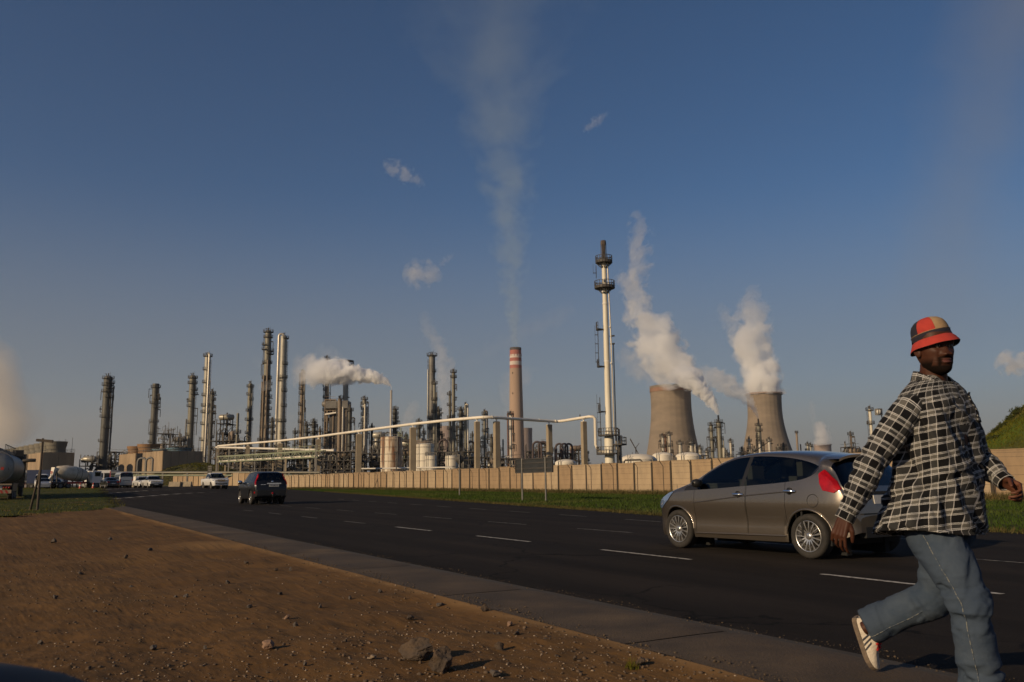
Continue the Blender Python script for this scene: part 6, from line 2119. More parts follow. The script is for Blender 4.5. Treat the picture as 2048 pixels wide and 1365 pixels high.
for sd in (1, -1):
 patch(B2, su, 'tail_lamp', [(4.08, 1.56), (4.17, 1.56), (4.37, 1.10), (4.42, .98), (4.34, .96), (4.22, 1.12)], M['tail_red'], sd, .014, .04)
 patch(B2, su, 'reverse_lamp', [(4.33, .985), (4.42, .985), (4.43, .93), (4.36, .92)], M['tail_clear'], sd, .018, .04)
 x, z = 1.62, 1.10
 y = B2.y_at(x, z); X = L2 / 2 - x
 mb = MB(); mb.tube([(X, sd * (y - .02), z), (X, sd * (y + .08), z)], .03, 8)
 mb.lathe([(.02, -.12), (.08, -.1), (.11, 0), (.09, .09), (.02, .12)], 12, (X + .02, sd * (y + .16), z + .03), axis='y')
 mb.build('wing_mirror', M['chrome'] if sd > 0 else M['black_paint'], su)
 for x in (2.28, 3.26):
  y = B2.y_at(x, .97); X = L2 / 2 - x
  MB().tube([(X - .1, sd * y, .97), (X - .06, sd * (y + .04), .97), (X + .06, sd * (y + .04), .97), (X + .1, sd * y, .97)], .02, 6).build('door_handle', M['chrome'], su)
 MB().tube([(L2 / 2 - 2.1, sd * .60, 1.66), (L2 / 2 - 2.3, sd * .62, 1.72), (L2 / 2 - 3.8, sd * .62, 1.71), (L2 / 2 - 4.0, sd * .60, 1.66)], .02, 6).build('roof_rail', M['car_trim'], su)
 patch(B2, su, 'rear_reflector', [(4.2, .66), (4.36, .66), (4.36, .56), (4.22, .56)], M['tail_red'], sd, .006, .02)
MB().box((-L2 / 2 - .012, -.12, 1.055), (.05, .72, .055)).build('chrome_strip', M['chrome'], su)
plate(su, -L2 / 2 - .018, .955, .50, .12, 'FTK 082 GP', 0.0, y=-.12)
MB().lathe([(.01, -.01), (.05, -.008), (.05, .008), (.01, .01)], 14, (-L2 / 2 + .055, -.05, 1.15), axis='x').build('badge', M['chrome'], su)
MB().box((-L2 / 2 + .0, .42, 1.0), (.03, .26, .025)).build('badge', M['chrome'], su)
MB().box((-L2 / 2 - .02, 0, .60), (.12, 1.45, .26)).build('rear_bumper', M['car_trim'], su)
mb = MB(); mb.bar((-L2 / 2 + .2, -.05, .42), (-L2 / 2 - .16, -.05, .42), .06)
mb.lathe([(.01, .0), (.04, .01), (.04, .07), (.01, .08)], 12, (-L2 / 2 - .15, -.05, .44)); mb.build('tow_bar', M['car_trim'], su)
MB().lathe([(.01, -.012), (.055, -.01), (.055, .01), (.01, .012)], 12, (-L2 / 2 - .09, -.05, .56), axis='x').build('fog_lamp', M['tail_red'], su)
# ------------------------------------------------------------------ smaller and farther vehicles
M['white_body'] = paint('white_car_paint', (0.72, 0.71, 0.68), 0.0, 0.3)
M['silver_body'] = paint('silver_van_paint', (0.42, 0.42, 0.41), 0.4, 0.3)
M['dark_body'] = paint('dark_car_paint', (0.02, 0.022, 0.024), 0.2, 0.25)
PU = dict(L=5.2, W=1.83, R=0.37, Ra=0.43, xf=0.92, xr=4.10, wt=0.25, floor=0.42, ns=40,
 top=[(0, .95), (.05, 1.02), (.25, 1.10), (.9, 1.16), (1.35, 1.20), (1.75, 1.48), (2.1, 1.70), (2.5, 1.77), (3.2, 1.76), (3.42, 1.68), (3.50, 1.40), (3.55, 1.18), (3.7, 1.16), (5.15, 1.16), (5.2, 1.05)],
 belt=[(0, .85), (.25, 1.0), (1.35, 1.10), (3.4, 1.15), (3.55, 1.10), (5.2, 1.0)],
 wtop=[(0, .86), (.25, 1.01), (1.4, 1.12), (1.75, 1.40), (2.1, 1.60), (3.2, 1.66), (3.40, 1.60), (3.5, 1.3), (3.56, 1.12), (5.2, 1.02)],
 plan=[(0, .74), (.05, .84), (.25, .94), (.8, 1.0), (5.1, 1.0), (5.2, .96)],
 side=[(.3, .93), (.5, .97), (.8, 1.0), (1.1, .97), (1.3, .9)],
 ytop=[(1.3, .78), (2.1, .68), (3.4, .67), (5.2, .85)],
 sill=[(0, .40), (.2, .36), (1.4, .42), (3.5, .42), (5.2, .5)],
 doors=[(1.42, 2.45), (2.46, 3.40)], shut=(1.415, 2.455, 3.405), windows=[(1.52, 2.40), (2.48, 3.30)], dlo=(1.32, 3.38),
 windscreen=(1.36, 2.10), rearscreen=(3.43, 3.52), seats=[(2.2, .4, .7), (2.2, -.4, .7)], dash=1.6, dash_z=1.1, spokes=6,
 xs=(.02, .05, 1.36, 1.42, 1.52, 2.10, 2.40, 2.45, 2.46, 2.48, 3.30, 3.38, 3.40, 3.43, 3.52, 3.56, 3.6), roof_n=3.6)
def front_face(B, root, zc, w, grille_h, lamp_w, bumper_z, lamp_z, dark=True, lamp_m=None):
 L = B.P['L']
 MB().box((L / 2 + .008, 0, zc), (.05, w * .52, grille_h)).build('grille', M['car_trim'], root)
 mb = MB()
 for k in range(3):
  mb.box((L / 2 + .036, 0, zc + (k - 1) * grille_h * .3), (.01, w * .5, grille_h * .07))
 mb.build('grille_bar', M['chrome'], root)
 for sd in (1, -1):
  patch(B, root, 'head_lamp', [(.03, lamp_z - .06), (.08, lamp_z + .08), (.42, lamp_z + .12), (.44, lamp_z + .04), (.2, lamp_z - .05)], lamp_m or M['head_lamp'], sd, .012, .03)
  MB().box((L / 2 - .03, sd * w * .33, lamp_z), (.07, lamp_w, .13)).build('head_lamp', lamp_m or M['head_lamp'], root)
  MB().box((L / 2 + .01, sd * w * .34, bumper_z), (.03, w * .16, .10)).build('fog_lamp', M['car_trim'], root)
 MB().box((L / 2 + .012, 0, bumper_z - .02), (.05, w * .44, .16)).build('lower_grille', M['car_trim'], root)
pu = empty('pickup_truck', label='white double cab pickup coming towards the camera near the far wall', cat='pickup')
B3 = build_car(PU, pu, dict(paint=M['white_body'], glass=M['glass_dark'], rim=M['steel_mid']))
front_face(B3, pu, .92, 1.5, .22, .34, .60, .92)
plate(pu, PU['L'] / 2 + .045, .66, .5, .12, None, 0, True)
for sd in (1, -1):
 y = B3.y_at(1.6, 1.14); X = PU['L'] / 2 - 1.6
 mb = MB(); mb.tube([(X, sd * (y - .02), 1.15), (X, sd * (y + .1), 1.16)], .03, 6); mb.box((X, sd * (y + .17), 1.22), (.1, .2, .2)); mb.build('wing_mirror', M['white_body'], pu)
ang3 = math.atan2(-.83, .56)
place_car(pu, 440, 975.5, 0.5, 0.0, PU, ang3, Y=94)
VAN = dict(L=5.0, W=1.88, R=0.34, Ra=0.40, xf=0.95, xr=3.9, wt=0.2, floor=0.32, ns=36,
 top=[(0, .80), (.05, .95), (.2, 1.10), (.5, 1.30), (1.1, 1.90), (1.5, 2.18), (2.0, 2.24), (4.7, 2.24), (4.86, 2.16), (4.94, 1.80), (4.98, 1.30), (5.0, .7)],
 belt=[(0, .7), (.2, 1.0), (.6, 1.18), (1.2, 1.22), (4.7, 1.26), (4.9, 1.24), (5, .68)],
 wtop=[(0, .72), (.2, 1.02), (.6, 1.24), (1.2, 1.74), (1.6, 1.86), (4.7, 1.86), (4.86, 1.80), (5, .7)],
 plan=[(0, .76), (.05, .85), (.3, .95), (.9, 1.0), (4.7, 1.0), (4.9, .97), (5, .94)],
 side=[(.2, .95), (.5, .985), (.9, 1.0), (1.25, .985), (1.5, .95)],
 ytop=[(.5, .86), (1.5, .84), (5, .84)],
 sill=[(0, .34), (.2, .26), (4.7, .30), (5, .38)],
 doors=[(.9 + .42, 2.2)], shut=(1.315, 2.205, 3.4), windows=[(1.1, 2.1), (2.2, 3.4), (3.5, 4.6)], dlo=(.95, 4.7),
 windscreen=(.45, 1.35), rearscreen=(4.88, 4.965), seats=[(1.7, .4, .8), (2.8, .4, .8), (2.8, -.4, .8)], dash=1.0, dash_z=1.2, spokes=8,
 xs=(.02, .05, .45, .95, 1.1, 1.32, 1.35, 2.1, 2.2, 3.4, 3.5, 4.6, 4.7, 4.88, 4.92, 4.965, 4.99), roof_n=4.0, steel=True)
va = empty('minibus', label='silver minibus seen from behind with its brake lamp lit', cat='minibus')
B4 = build_car(VAN, va, dict(paint=M['silver_body'], glass=M['glass_dark'], rim=M['steel_mid']))
L4 = VAN['L']
for sd in (1, -1):
 MB().box((-L4 / 2 + .0, sd * .80, .98), (.09, .14, .5)).build('tail_lamp', M['tail_red'], va)
 mb = MB(); mb.box((L4 / 2 - .9, sd * 1.06, 1.35), (.1, .2, .3)); mb.build('wing_mirror', M['car_trim'], va)
MB().box((-L4 / 2 + .10, 0, 2.10), (.07, .34, .07)).build('brake_lamp', M['tail_red'], va)
MB().box((-L4 / 2 - .02, 0, .48), (.1, 1.7, .2)).build('rear_bumper', M['silver_body'], va)
plate(va, -L4 / 2 - .012, .88, .45, .11, None, 0)
MB().box((-L4 / 2 - .004, 0, .99), (.04, .9, .08)).build('chrome_strip', M['car_trim'], va)
place_car(va, 251, 977.5, 4.7, 0, VAN, ROAD_ROT + 0.10, Y=122)
SB = dict(PU); SB.update(L=4.4, W=1.70, R=.31, Ra=.36, xf=.8, xr=3.4,
 top=[(0, .80), (.05, .86), (.25, .93), (.8, .99), (1.1, 1.02), (1.5, 1.30), (1.75, 1.44), (2.1, 1.50), (2.5, 1.49), (2.65, 1.40), (2.72, 1.10), (2.8, 1.0), (4.35, 1.0), (4.4, .9)],
 belt=[(0, .72), (.25, .86), (1.1, .94), (2.6, .98), (2.75, .94), (4.4, .86)],
 wtop=[(0, .73), (.25, .87), (1.15, .96), (1.5, 1.22), (1.75, 1.36), (2.4, 1.40), (2.6, 1.34), (2.75, .96), (4.4, .88)],
 plan=[(0, .76), (.05, .86), (.25, .95), (.7, 1.0), (4.3, 1.0), (4.4, .96)], sill=[(0, .30), (.2, .26), (1.2, .28), (4.4, .36)],
 side=[(.2, .94), (.45, .98), (.75, 1.0), (.95, .97), (1.2, .9)], ytop=[(1.1, .74), (1.8, .64), (2.6, .63), (4.4, .8)],
 doors=[(1.18, 2.35)], shut=(1.175, 2.355), windows=[(1.25, 2.3)], dlo=(1.1, 2.6), windscreen=(1.12, 1.72), rearscreen=(2.66, 2.73), seats=[(1.9, .38, .5), (1.9, -.38, .5)], dash=1.35, dash_z=.9,
 xs=(.02, .05, 1.12, 1.18, 1.25, 1.72, 2.3, 2.35, 2.6, 2.66, 2.73, 2.8), steel=True, floor=.3)
def bakkie(px, py, ang, label, canopy=False, Y=104):
 r = empty('pickup_truck', label=label, cat='pickup')
 b = build_car(SB, r, dict(paint=M['white_body'], glass=M['glass_dark'], rim=M['steel_mid']))
 front_face(b, r, .78, 1.4, .12, .3, .50, .80)
 plate(r, SB['L'] / 2 + .045, .45, .45, .1, None, 0, True)
 MB().box((SB['L'] / 2 - .02, 0, .40), (.12, 1.5, .2)).build('front_bumper', M['car_trim'], r)
 for sd in (1, -1):
  y = b.y_at(1.4, .99); X = SB['L'] / 2 - 1.4
  MB().box((X, sd * (y + .1), 1.03), (.08, .18, .14)).build('wing_mirror', M['car_trim'], r)
 if canopy:
  MB().box((SB['L'] / 2 - 3.5, 0, 1.25), (1.5, 1.5, .55)).build('load_cover', M['white_paint'], r)
 place_car(r, px, py, .4, 0, SB, ang, Y=Y)
bakkie(311, 976.3, math.atan2(-.82, .57), 'right of two small white pickups facing the camera by the minibus')
bakkie(290, 974.3, math.atan2(-.82, .57), 'left of two small white pickups, carrying a rack of goods', True, 113)
SA = dict(HB); SA.update(L=4.4, W=1.72, R=.31, Ra=.36, xf=.85, xr=3.4, ns=36,
 top=[(0, .60), (.05, .70), (.3, .82), (.9, .95), (1.15, 1.0), (1.6, 1.28), (1.95, 1.41), (2.5, 1.43), (3.0, 1.38), (3.35, 1.20), (3.6, 1.04), (4.2, 1.0), (4.36, .9), (4.4, .6)],
 belt=[(0, .52), (.3, .74), (1.1, .90), (3.3, .96), (3.6, .96), (4.3, .88), (4.4, .54)],
 wtop=[(0, .53), (.3, .75), (1.15, .92), (1.6, 1.2), (1.95, 1.33), (2.6, 1.34), (3.0, 1.29), (3.3, 1.12), (3.5, .98), (4.4, .56)],
 plan=[(0, .7), (.05, .8), (.3, .93), (.8, 1.0), (3.9, 1.0), (4.25, .94), (4.4, .86)],
 sill=[(0, .26), (.2, .2), (4, .24), (4.4, .34)], doors=[(1.2, 2.2), (2.21, 3.02)], shut=(1.195, 2.205, 3.025), windows=[(1.28, 2.12), (2.2, 3.2)], dlo=(1.15, 3.3),
 windscreen=(1.18, 1.92), rearscreen=(3.05, 3.58), seats=[(1.9, .38, .4), (1.9, -.38, .4), (2.8, .3, .42)], dash=1.35, dash_z=.85,
 xs=(.02, .05, 1.15, 1.18, 1.2, 1.28, 1.92, 2.12, 2.2, 2.21, 3.02, 3.05, 3.2, 3.3, 3.58, 4.3, 4.36), steel=True)
def saloon(px, py, ang, m, label, rear=True, Y=None):
 r = empty('saloon_car', label=label, cat='car')
 b = build_car(SA, r, dict(paint=m, glass=M['glass_dark'], rim=M['steel_mid']))
 L = SA['L']
 for sd in (1, -1):
  MB().box((-L / 2 + .03, sd * .58, .80), (.12, .30, .15)).build('tail_lamp', M['tail_red'], r)
  MB().box((L / 2 - .06, sd * .55, .66), (.12, .30, .12)).build('head_lamp', M['head_lamp'], r)
  y = b.y_at(1.45, .95)
  MB().box((L / 2 - 1.45, sd * (y + .09), .98), (.08, .17, .13)).build('wing_mirror', m, r)
 plate(r, -L / 2 - .012, .62, .45, .1, None, 0)
 place_car(r, px, py, 4.0 if rear else .4, 0, SA, ang, Y=Y)
saloon(225, 976.0, ROAD_ROT + .14, M['dark_body'], 'black car queuing just left of the silver minibus', Y=114)
saloon(200, 973.5, ROAD_ROT + .35, M['white_body'], 'white saloon queuing between the black car and red cone', Y=126)
saloon(176, 973.0, ROAD_ROT + .2, M['silver_body'], 'silver saloon half hidden behind the right end of the mixer drum', Y=130)
saloon(108, 972.0, math.atan2(-1, .35), M['dark_body'], 'dark car parked behind the timber pole', False, 128)
saloon(88, 977.0, math.atan2(-1, .6), M['silver_body'], 'silver car nose on behind the foot of the timber pole', False, 112)
r = empty('van', label='white van with square tail parked beyond the mixer drum', cat='van')
build_car(VAN, r, dict(paint=M['white_body'], glass=M['glass_dark'], rim=M['steel_mid']))
place_car(r, 174, 969.0, 4.5, 0, VAN, ROAD_ROT - .1, Y=150)
r = empty('van', label='white van with a blue roof load behind the timber pole', cat='van')
build_car(VAN, r, dict(paint=M['white_body'], glass=M['glass_dark'], rim=M['steel_mid']))
place_car(r, 82, 973.0, .4, 0, VAN, math.atan2(-1, .5), Y=132)
M['blue_tarp'] = mat('dark_blue_tarpaulin', (0.02, 0.035, 0.09), (0.03, 0.045, 0.1), 3, 4, 0.8)
# ------------------------------------------------------------------ trucks
def truck_wheels(root, xs, w, R_=.5):
 for x in xs:
  for sd in (1, -1):
   wheel(root, (x, sd * (w / 2 - .16), R_), R_, .30, sd, 8, M['steel_mid'], .58, True)
M['drum_cream'] = mat('mixer_drum_cream', (0.62, 0.56, 0.45), (0.46, 0.40, 0.31), 1.2, 6, 0.6, col3=(0.33, 0.27, 0.20), scale3=0.8, lo3=.5, hi3=.7)
M['truck_red'] = mat('truck_red', (0.45, 0.05, 0.03), (0.36, 0.045, 0.03), 2, 4, 0.5)
M['truck_orange'] = mat('reflective_orange', (0.55, 0.13, 0.03), (0.45, 0.10, 0.03), 3, 4, 0.5)
M['tank_alu'] = mat('tanker_aluminium', (0.15, 0.155, 0.16), (0.10, 0.105, 0.11), 0.8, 5, 0.45, 0.6)
M['dish_alu'] = mat('tanker_dish_end', (0.32, 0.31, 0.285), (0.23, 0.22, 0.205), 1.5, 5, 0.45, 0.5)
mx = empty('mixer_truck', label='concrete mixer truck with cream drum waiting on the side road', cat='truck')
MB().box((0, 0, .95), (8.6, .9, .3)).build('chassis', M['steel_dark'], mx)
truck_wheels(mx, (3.3, -1.6, -2.9), 2.4)
mb = MB().lathe([(.5, -3.3), (.78, -3.1), (1.18, -1.6), (1.22, -.4), (1.18, .6), (1.0, 1.5), (.72, 2.1), (.3, 2.25)], 28, axis='x')
mb.xform(Matrix.Rotation(-0.16 * -1, 3, 'Y'))
dr = mb.build('drum', M['drum_cream'], mx, (0, 0, 2.42))
mb = MB()
for s0 in (-.2, .62):
 mb.lathe([(1.23, s0), (1.26, s0 + .04), (1.23, s0 + .08)], 28, axis='x')
mb.xform(Matrix.Rotation(0.16, 3, 'Y'))
mb.build('drum_ring', M['steel_dark'], dr)
mb = MB()
mb.bar((-3.3, .7, 1.1), (-3.3, .5, 2.6), .16); mb.bar((-3.3, -.7, 1.1), (-3.3, -.5, 2.6), .16); mb.bar((-3.3, -.5, 2.6), (-3.3, .5, 2.6), .16)
mb.bar((2.0, .7, 1.1), (2.0, .3, 2.1), .18); mb.bar((2.0, -.7, 1.1), (2.0, -.3, 2.1), .18)
mb.build('drum_cradle', M['steel_dark'], mx)
mb = MB()
mb.add([(-3.7, -.5, 3.5), (-3.7, .5, 3.5), (-3.9, .3, 2.2), (-3.9, -.3, 2.2), (-3.2, -.5, 3.4), (-3.2, .5, 3.4), (-3.5, .3, 2.2), (-3.5, -.3, 2.2)],
  [(0, 1, 2, 3), (7, 6, 5, 4), (0, 3, 7, 4), (1, 5, 6, 2), (2, 6, 7, 3)])
mb.build('hopper', M['white_paint'], mx)
MB().tube([(-3.7, 0, 2.2), (-4.3, .3, 1.3)], .2, 8).build('chute', M['white_paint'], mx)
mb = MB()
mb.prism([(0, -1.2), (1.75, -1.2), (1.75, 1.2), (0, 1.2)], .9, 1.9)
mb.prism([(0, -1.18), (1.55, -1.18), (1.55, 1.18), (0, 1.18)], 1.903, 2.9)
mb.build('cab', M['white_body'], mx, (2.5, 0, 0))
for sd in (1, -1):
 MB().box((3.4, sd * 1.19, 2.35), (1.0, .03, .7)).build('cab_window', M['glass_dark'], mx)
MB().box((4.06, 0, 2.35), (.03, 2.1, .8)).build('windscreen', M['glass_dark'], mx)
MB().box((-.2, 1.18, .95), (3.2, .08, .35)).build('side_guard', M['truck_red'], mx)
MB().box((-.2, -1.18, .95), (3.2, .08, .35)).build('side_guard', M['truck_red'], mx)
for sd in (1, -1):
 MB().box((-4.2, sd * .8, 1.0), (.1, .4, .2)).build('tail_lamp', M['tail_red'], mx)
g = at(147, 979, 118)
mx.location = (g.x, g.y, float(gz(g.x, g.y)))
mx.rotation_euler = (0, 0, 1.0)
mx.scale = (.82, .82, .82)
tk = empty('tanker_truck', label='silver road tanker seen from the rear at the left edge of the photo', cat='truck')
NT = 36
Lk, ra, rb = 9.0, 1.22, 1.10
def tank_ring(x, f, dx=0.0):
 return [(x, ra * f * math.copysign(abs(math.cos(a)) ** .9, math.cos(a)), 2.32 + rb * f * math.copysign(abs(math.sin(a)) ** .9, math.sin(a))) for a in np.linspace(0, 2 * math.pi, NT, endpoint=False)]
V_ = []
rows = [(0.0, 1.0)] + [(x, 1.0) for x in np.linspace(1, Lk, 10)]
for x, f in rows: V_ += tank_ring(x, f)
MB().add(V_, [tuple(int(q) for q in r_) for r_ in grid_faces(len(rows), NT, True)], True).build('tank', M['tank_alu'], tk)
V_ = []
rows = [(-.30, .02), (-.295, .3), (-.26, .6), (-.17, .85), (-.04, .985), (-.02, 1.0)]
for x, f in rows: V_ += tank_ring(x, f)
MB().add(V_, [tuple(int(q) for q in r_) for r_ in grid_faces(len(rows), NT, True)], True).build('dish_end', M['dish_alu'], tk)
mb = MB()
ringp = tank_ring(-.02, 1.015); ringq = tank_ring(-.02, 1.0)
mb.tube(ringp + ringp[:1], .035, 6, False); mb.build('end_rim', M['dish_alu'], tk)
mb = MB()
mb.box((5.2, 0, 3.45), (8.5, .9, .10))
for sd in (1, -1):
 mb.bar((1.2, sd * .5, 3.95), (9.2, sd * .5, 3.95), .05)
 for k in range(8): mb.bar((1.2 + k * 1.14, sd * .5, 3.45), (1.2 + k * 1.14, sd * .5, 3.95), .04)
for k in range(4): mb.lathe([(.3, 3.45), (.3, 3.68), (.02, 3.74)], 14, (2.2 + k * 2.2, 0, 0))
mb.build('catwalk', M['steel_mid'], tk)
mb = MB()
for y in (.95, .55):
 mb.bar((-.36, y, 1.0), (-.36, y, 3.6), .05)
for k in range(8): mb.bar((-.36, .95, 1.2 + k * .32), (-.36, .55, 1.2 + k * .32), .04)
mb.build('ladder', M['post_steel'], tk)
mb = MB()
V_ = []
for rr in (1.0, .80):
 V_ += [(-.315 + (0.06 if abs(math.cos(a)) > .7 else 0.0), .28 + .50 * rr * math.cos(a), 2.22 + .36 * rr * math.sin(a)) for a in np.linspace(0, 6.2832, 28, endpoint=False)]
mb.add(V_, [tuple(int(q) for q in r_) for r_ in grid_faces(2, 28, True)])
M['emblem_blue'] = mat('emblem_blue', (0.02, 0.03, 0.07), rough=0.5)
mb.build('emblem_ring', M['emblem_blue'], tk)
me = text_mesh('Tanker', .01)
bpy.data.meshes.remove(me)
mb = MB()
for k in range(6):
 mb.box((-.325, .02 + k * .11, 2.22), (.012, .05, .20 if k % 2 else .14))
mb.build('emblem_lettering', M['emblem_blue'], tk)
for y in (-.55, -.83):
 MB().box((-.26 + (.08 if y < -.7 else 0), y, 2.22), (.05, .20, .20)).build('hazard_plate', M['truck_red'] if y > -.7 else M['car_trim'], tk)
mb = MB()
mb.box((-.30, .25, 1.50), (.04, 1.1, .42)); mb.build('orange_board', M['truck_orange'], tk)
MB().box((-.36, 0, 1.12), (.25, 2.45, .10)).build('rear_beam', M['wall_panel_pale'], tk)
MB().box((-.30, .3, .90), (.12, 1.9, .30)).build('lamp_board', M['plate'], tk)
bmp = MB().box((-.34, 0, .62), (.10, 2.44, .24)).build('bumper_board', M['wall_panel_pale'], tk)
for k in range(8):
 y = -1.05 + k * .30
 mb = MB()
 mb.add([(-.394, y, .51), (-.394, y + .14, .51), (-.394, y + .24, .73), (-.394, y + .10, .73)], [(3, 2, 1, 0)])
 mb.build('chevron', M['truck_red'], bmp)
for sd in (1, -1):
 mb = MB()
 for k in range(3): mb.lathe([(.01, -.03), (.07, -.02), (.07, .02)], 12, (-.40, sd * (1.1 - k * .17), .90), axis='x')
 mb.build('tail_lamp', M['tail_red'], tk)
MB().box((5, 0, 1.05), (9.6, 1.0, .3)).build('chassis', M['steel_dark'], tk)
mb = MB()
for sd in (1, -1): mb.box((2.2, sd * 1.1, 1.16), (3.8, .35, .08)); mb.box((2.2, sd * 1.2, .9), (3.8, .06, .5))
mb.build('mudguard', M['car_trim'], tk)
truck_wheels(tk, (1.0, 2.25, 3.5, 9.0), 2.45)
mb = MB()
mb.box((11.2, 0, 2.2), (1.8, 2.45, 2.7)); mb.build('cab', M['dark_body'], tk)
MB().box((10.25, -.6, 3.62), (.3, .8, .5)).build('air_intake', M['car_trim'], tk)
MB().tube([(10.2, -1.0, 3.0), (10.0, -1.5, 3.05), (10.1, -1.9, 3.05)], .14, 8).build('exhaust', M['steel_dark'], tk)
gk = gnd(8, 991, 0.2)
kk = 57.0 / gk.y
pk = at(-14, 950, 60.0)
ang_k = R(115.5)
zk = float(gz(pk.x, pk.y))
tk.location = (pk.x, pk.y, zk)
tk.rotation_euler = (0, 0, ang_k)
# ------------------------------------------------------------------ stop sign, cones, red and cream bus, roadside kiosk
p = at(126, 980.5, 112)
st_ = empty('stop_sign', (p.x, p.y - 3, float(gz(p.x, p.y)) - .05), 0, 'small red octagonal STOP sign in front of the mixer drum', 'sign')
q = at(126.5, 945, p.y - 3)
hz = q.z - st_.location.z
MB().tube([(0, 0, 0), (0, 0, hz + .1)], .04, 8).build('post', M['timber_pole'], st_)
rr = 2.6 * (p.y - 3) / F_PX * 1.08
oc = [(rr * math.cos(a), rr * math.sin(a)) for a in np.linspace(math.pi / 8, 2 * math.pi + math.pi / 8, 8, endpoint=False)]
mb = MB().prism(oc, -.01, .01)
mb.xform(Matrix.Rotation(math.pi / 2, 3, 'X'))
mb.build('plate', M['truck_red'], st_, (0, -.06, hz))
o = link('lettering', text_mesh('STOP', rr * .72, 'stop_text', 0.004), M['plate'], st_, (0, -.075, hz))
o.rotation_euler = (math.pi / 2, 0, 0)
def cone(px, py, label):
 p = at(px, py, 110)
 z = float(gz(p.x, p.y))
 r = empty('traffic_cone', (p.x, p.y, z), 0, label, 'cone')
 MB().box((0, 0, .02), (.38, .38, .04)).build('base', M['truck_orange'], r)
 MB().lathe([(.17, .04), (.035, .75), (.02, .76)], 14).build('body', M['truck_red'], r)
 MB().lathe([(.12, .32), (.085, .50)], 14, (0, 0, 0)).build('band', M['plate'], r)
cone(160, 979, 'left red traffic cone beside the mixer truck')
cone(186, 978.5, 'right red traffic cone behind the white saloon')
bu = empty('bus', label='cream bus with red and green stripes behind the queuing cars', cat='bus')
MB().box((0, 0, 1.7), (7.5, 2.4, 2.5)).build('body', M['white_body'], bu)
MB().box((0, 0, 3.0), (7.2, 2.2, .12)).build('roof', M['plate'], bu)
for sd in (1, -1):
 for k in range(5): MB().box((-2.8 + k * 1.4, sd * 1.2, 2.1), (1.15, .04, .8)).build('window', M['glass_dark'], bu)
for k in range(2): MB().box((-3.76, -.55 + 1.1 * k, 2.1), (.04, .9, .9)).build('rear_window', M['glass_dark'], bu)
for y, m_ in ((1.1, 'truck_red'), (.93, 'green_steel'), (-1.1, 'truck_red')):
 MB().box((-3.765, y, 1.7), (.03, .12, 2.4)).build('stripe', M[m_], bu)
truck_wheels(bu, (2.4, -2.3), 2.4, .45)
p = at(216, 972, 158)
bu.location = (p.x, p.y, float(gz(p.x, p.y))); bu.rotation_euler = (0, 0, ROAD_ROT - .30)
bb = empty('bus', label='dark blue covered lorry behind the parked cars', cat='lorry')
MB().box((0, 0, 1.95), (6, 2.4, 2.2)).build('cover', M['blue_tarp'], bb)
MB().box((0, 0, .7), (6.2, 2.3, .25)).build('bed', M['steel_dark'], bb)
truck_wheels(bb, (2.2, -2.0), 2.3, .45)
p = at(93, 965, 145)
bb.location = (p.x, p.y, float(gz(p.x, p.y))); bb.rotation_euler = (0, 0, .2)
M['barrier'] = mat('concrete_barrier', (0.30, 0.245, 0.17), (0.22, 0.18, 0.13), 2, 5, 0.9)
for i, (px, py, lab) in enumerate(((275, 973, 'low tan concrete barrier between minibus and white pickups'), (350, 971.5, 'left low concrete barrier against the far wall'), (372, 971.5, 'right low concrete barrier against the far wall'))):
 p = at(px, py, 150)
 r = empty('road_barrier', (p.x, p.y, float(gz(p.x, p.y))), -.25, lab, 'barrier')
 mb = MB().add([(-1.1, -.3, 0), (1.1, -.3, 0), (1.1, .3, 0), (-1.1, .3, 0), (-1.1, -.12, .85), (1.1, -.12, .85), (1.1, .12, .85), (-1.1, .12, .85)],
     [(3, 2, 1, 0), (4, 5, 6, 7), (0, 1, 5, 4), (1, 2, 6, 5), (2, 3, 7, 6), (3, 0, 4, 7)])
 mb.build('block', M['barrier'], r)
M['blue_black'] = paint('blue_black_paint', (0.004, 0.006, 0.012), 0.0, 0.65, 0.0)
r = empty('parked_car', label='dark blue rounded bonnet corner blurred in the lower left corner', cat='car')
b = build_car(SA, r, dict(paint=M['blue_black'], glass=M['glass_dark'], rim=M['steel_mid']))
r.rotation_euler = (0, 0, R(90))
r.location = (-1.50, -.365, -.01)
# ================================================================== THE WALKING MAN
man_p = gnd(1850, 1368)
man = empty('person', (man_p.x, man_p.y, 0.0), 0, 'man in checked shirt, jeans and red bucket hat striding past on the concrete strip', 'person')
MO = Vector(man.location)
def J(px, py, Y): return at(px, py, Y) - MO
HEAD_N = Vector((0.56, -0.83, 0)).normalized()       # where the chest points
WID = Vector((0.83, 0.56, 0)).normalized()           # from his right to his left
def catmull(pts, n):
 pts = [np.array(p, float) for p in pts]
 P = [2 * pts[0] - pts[1]] + pts + [2 * pts[-1] - pts[-2]]
 out = []
 m = len(pts) - 1
 for k in range(n):
  u = k / (n - 1) * m
  i = min(int(u), m - 1)
  t = u - i
  p0, p1, p2, p3 = P[i], P[i + 1], P[i + 2], P[i + 3]
  out.append(0.5 * ((2 * p1) + (-p0 + p2) * t + (2 * p0 - 5 * p1 + 4 * p2 - p3) * t * t + (-p0 + 3 * p1 - 3 * p2 + p3) * t ** 3))
 return np.array(out)
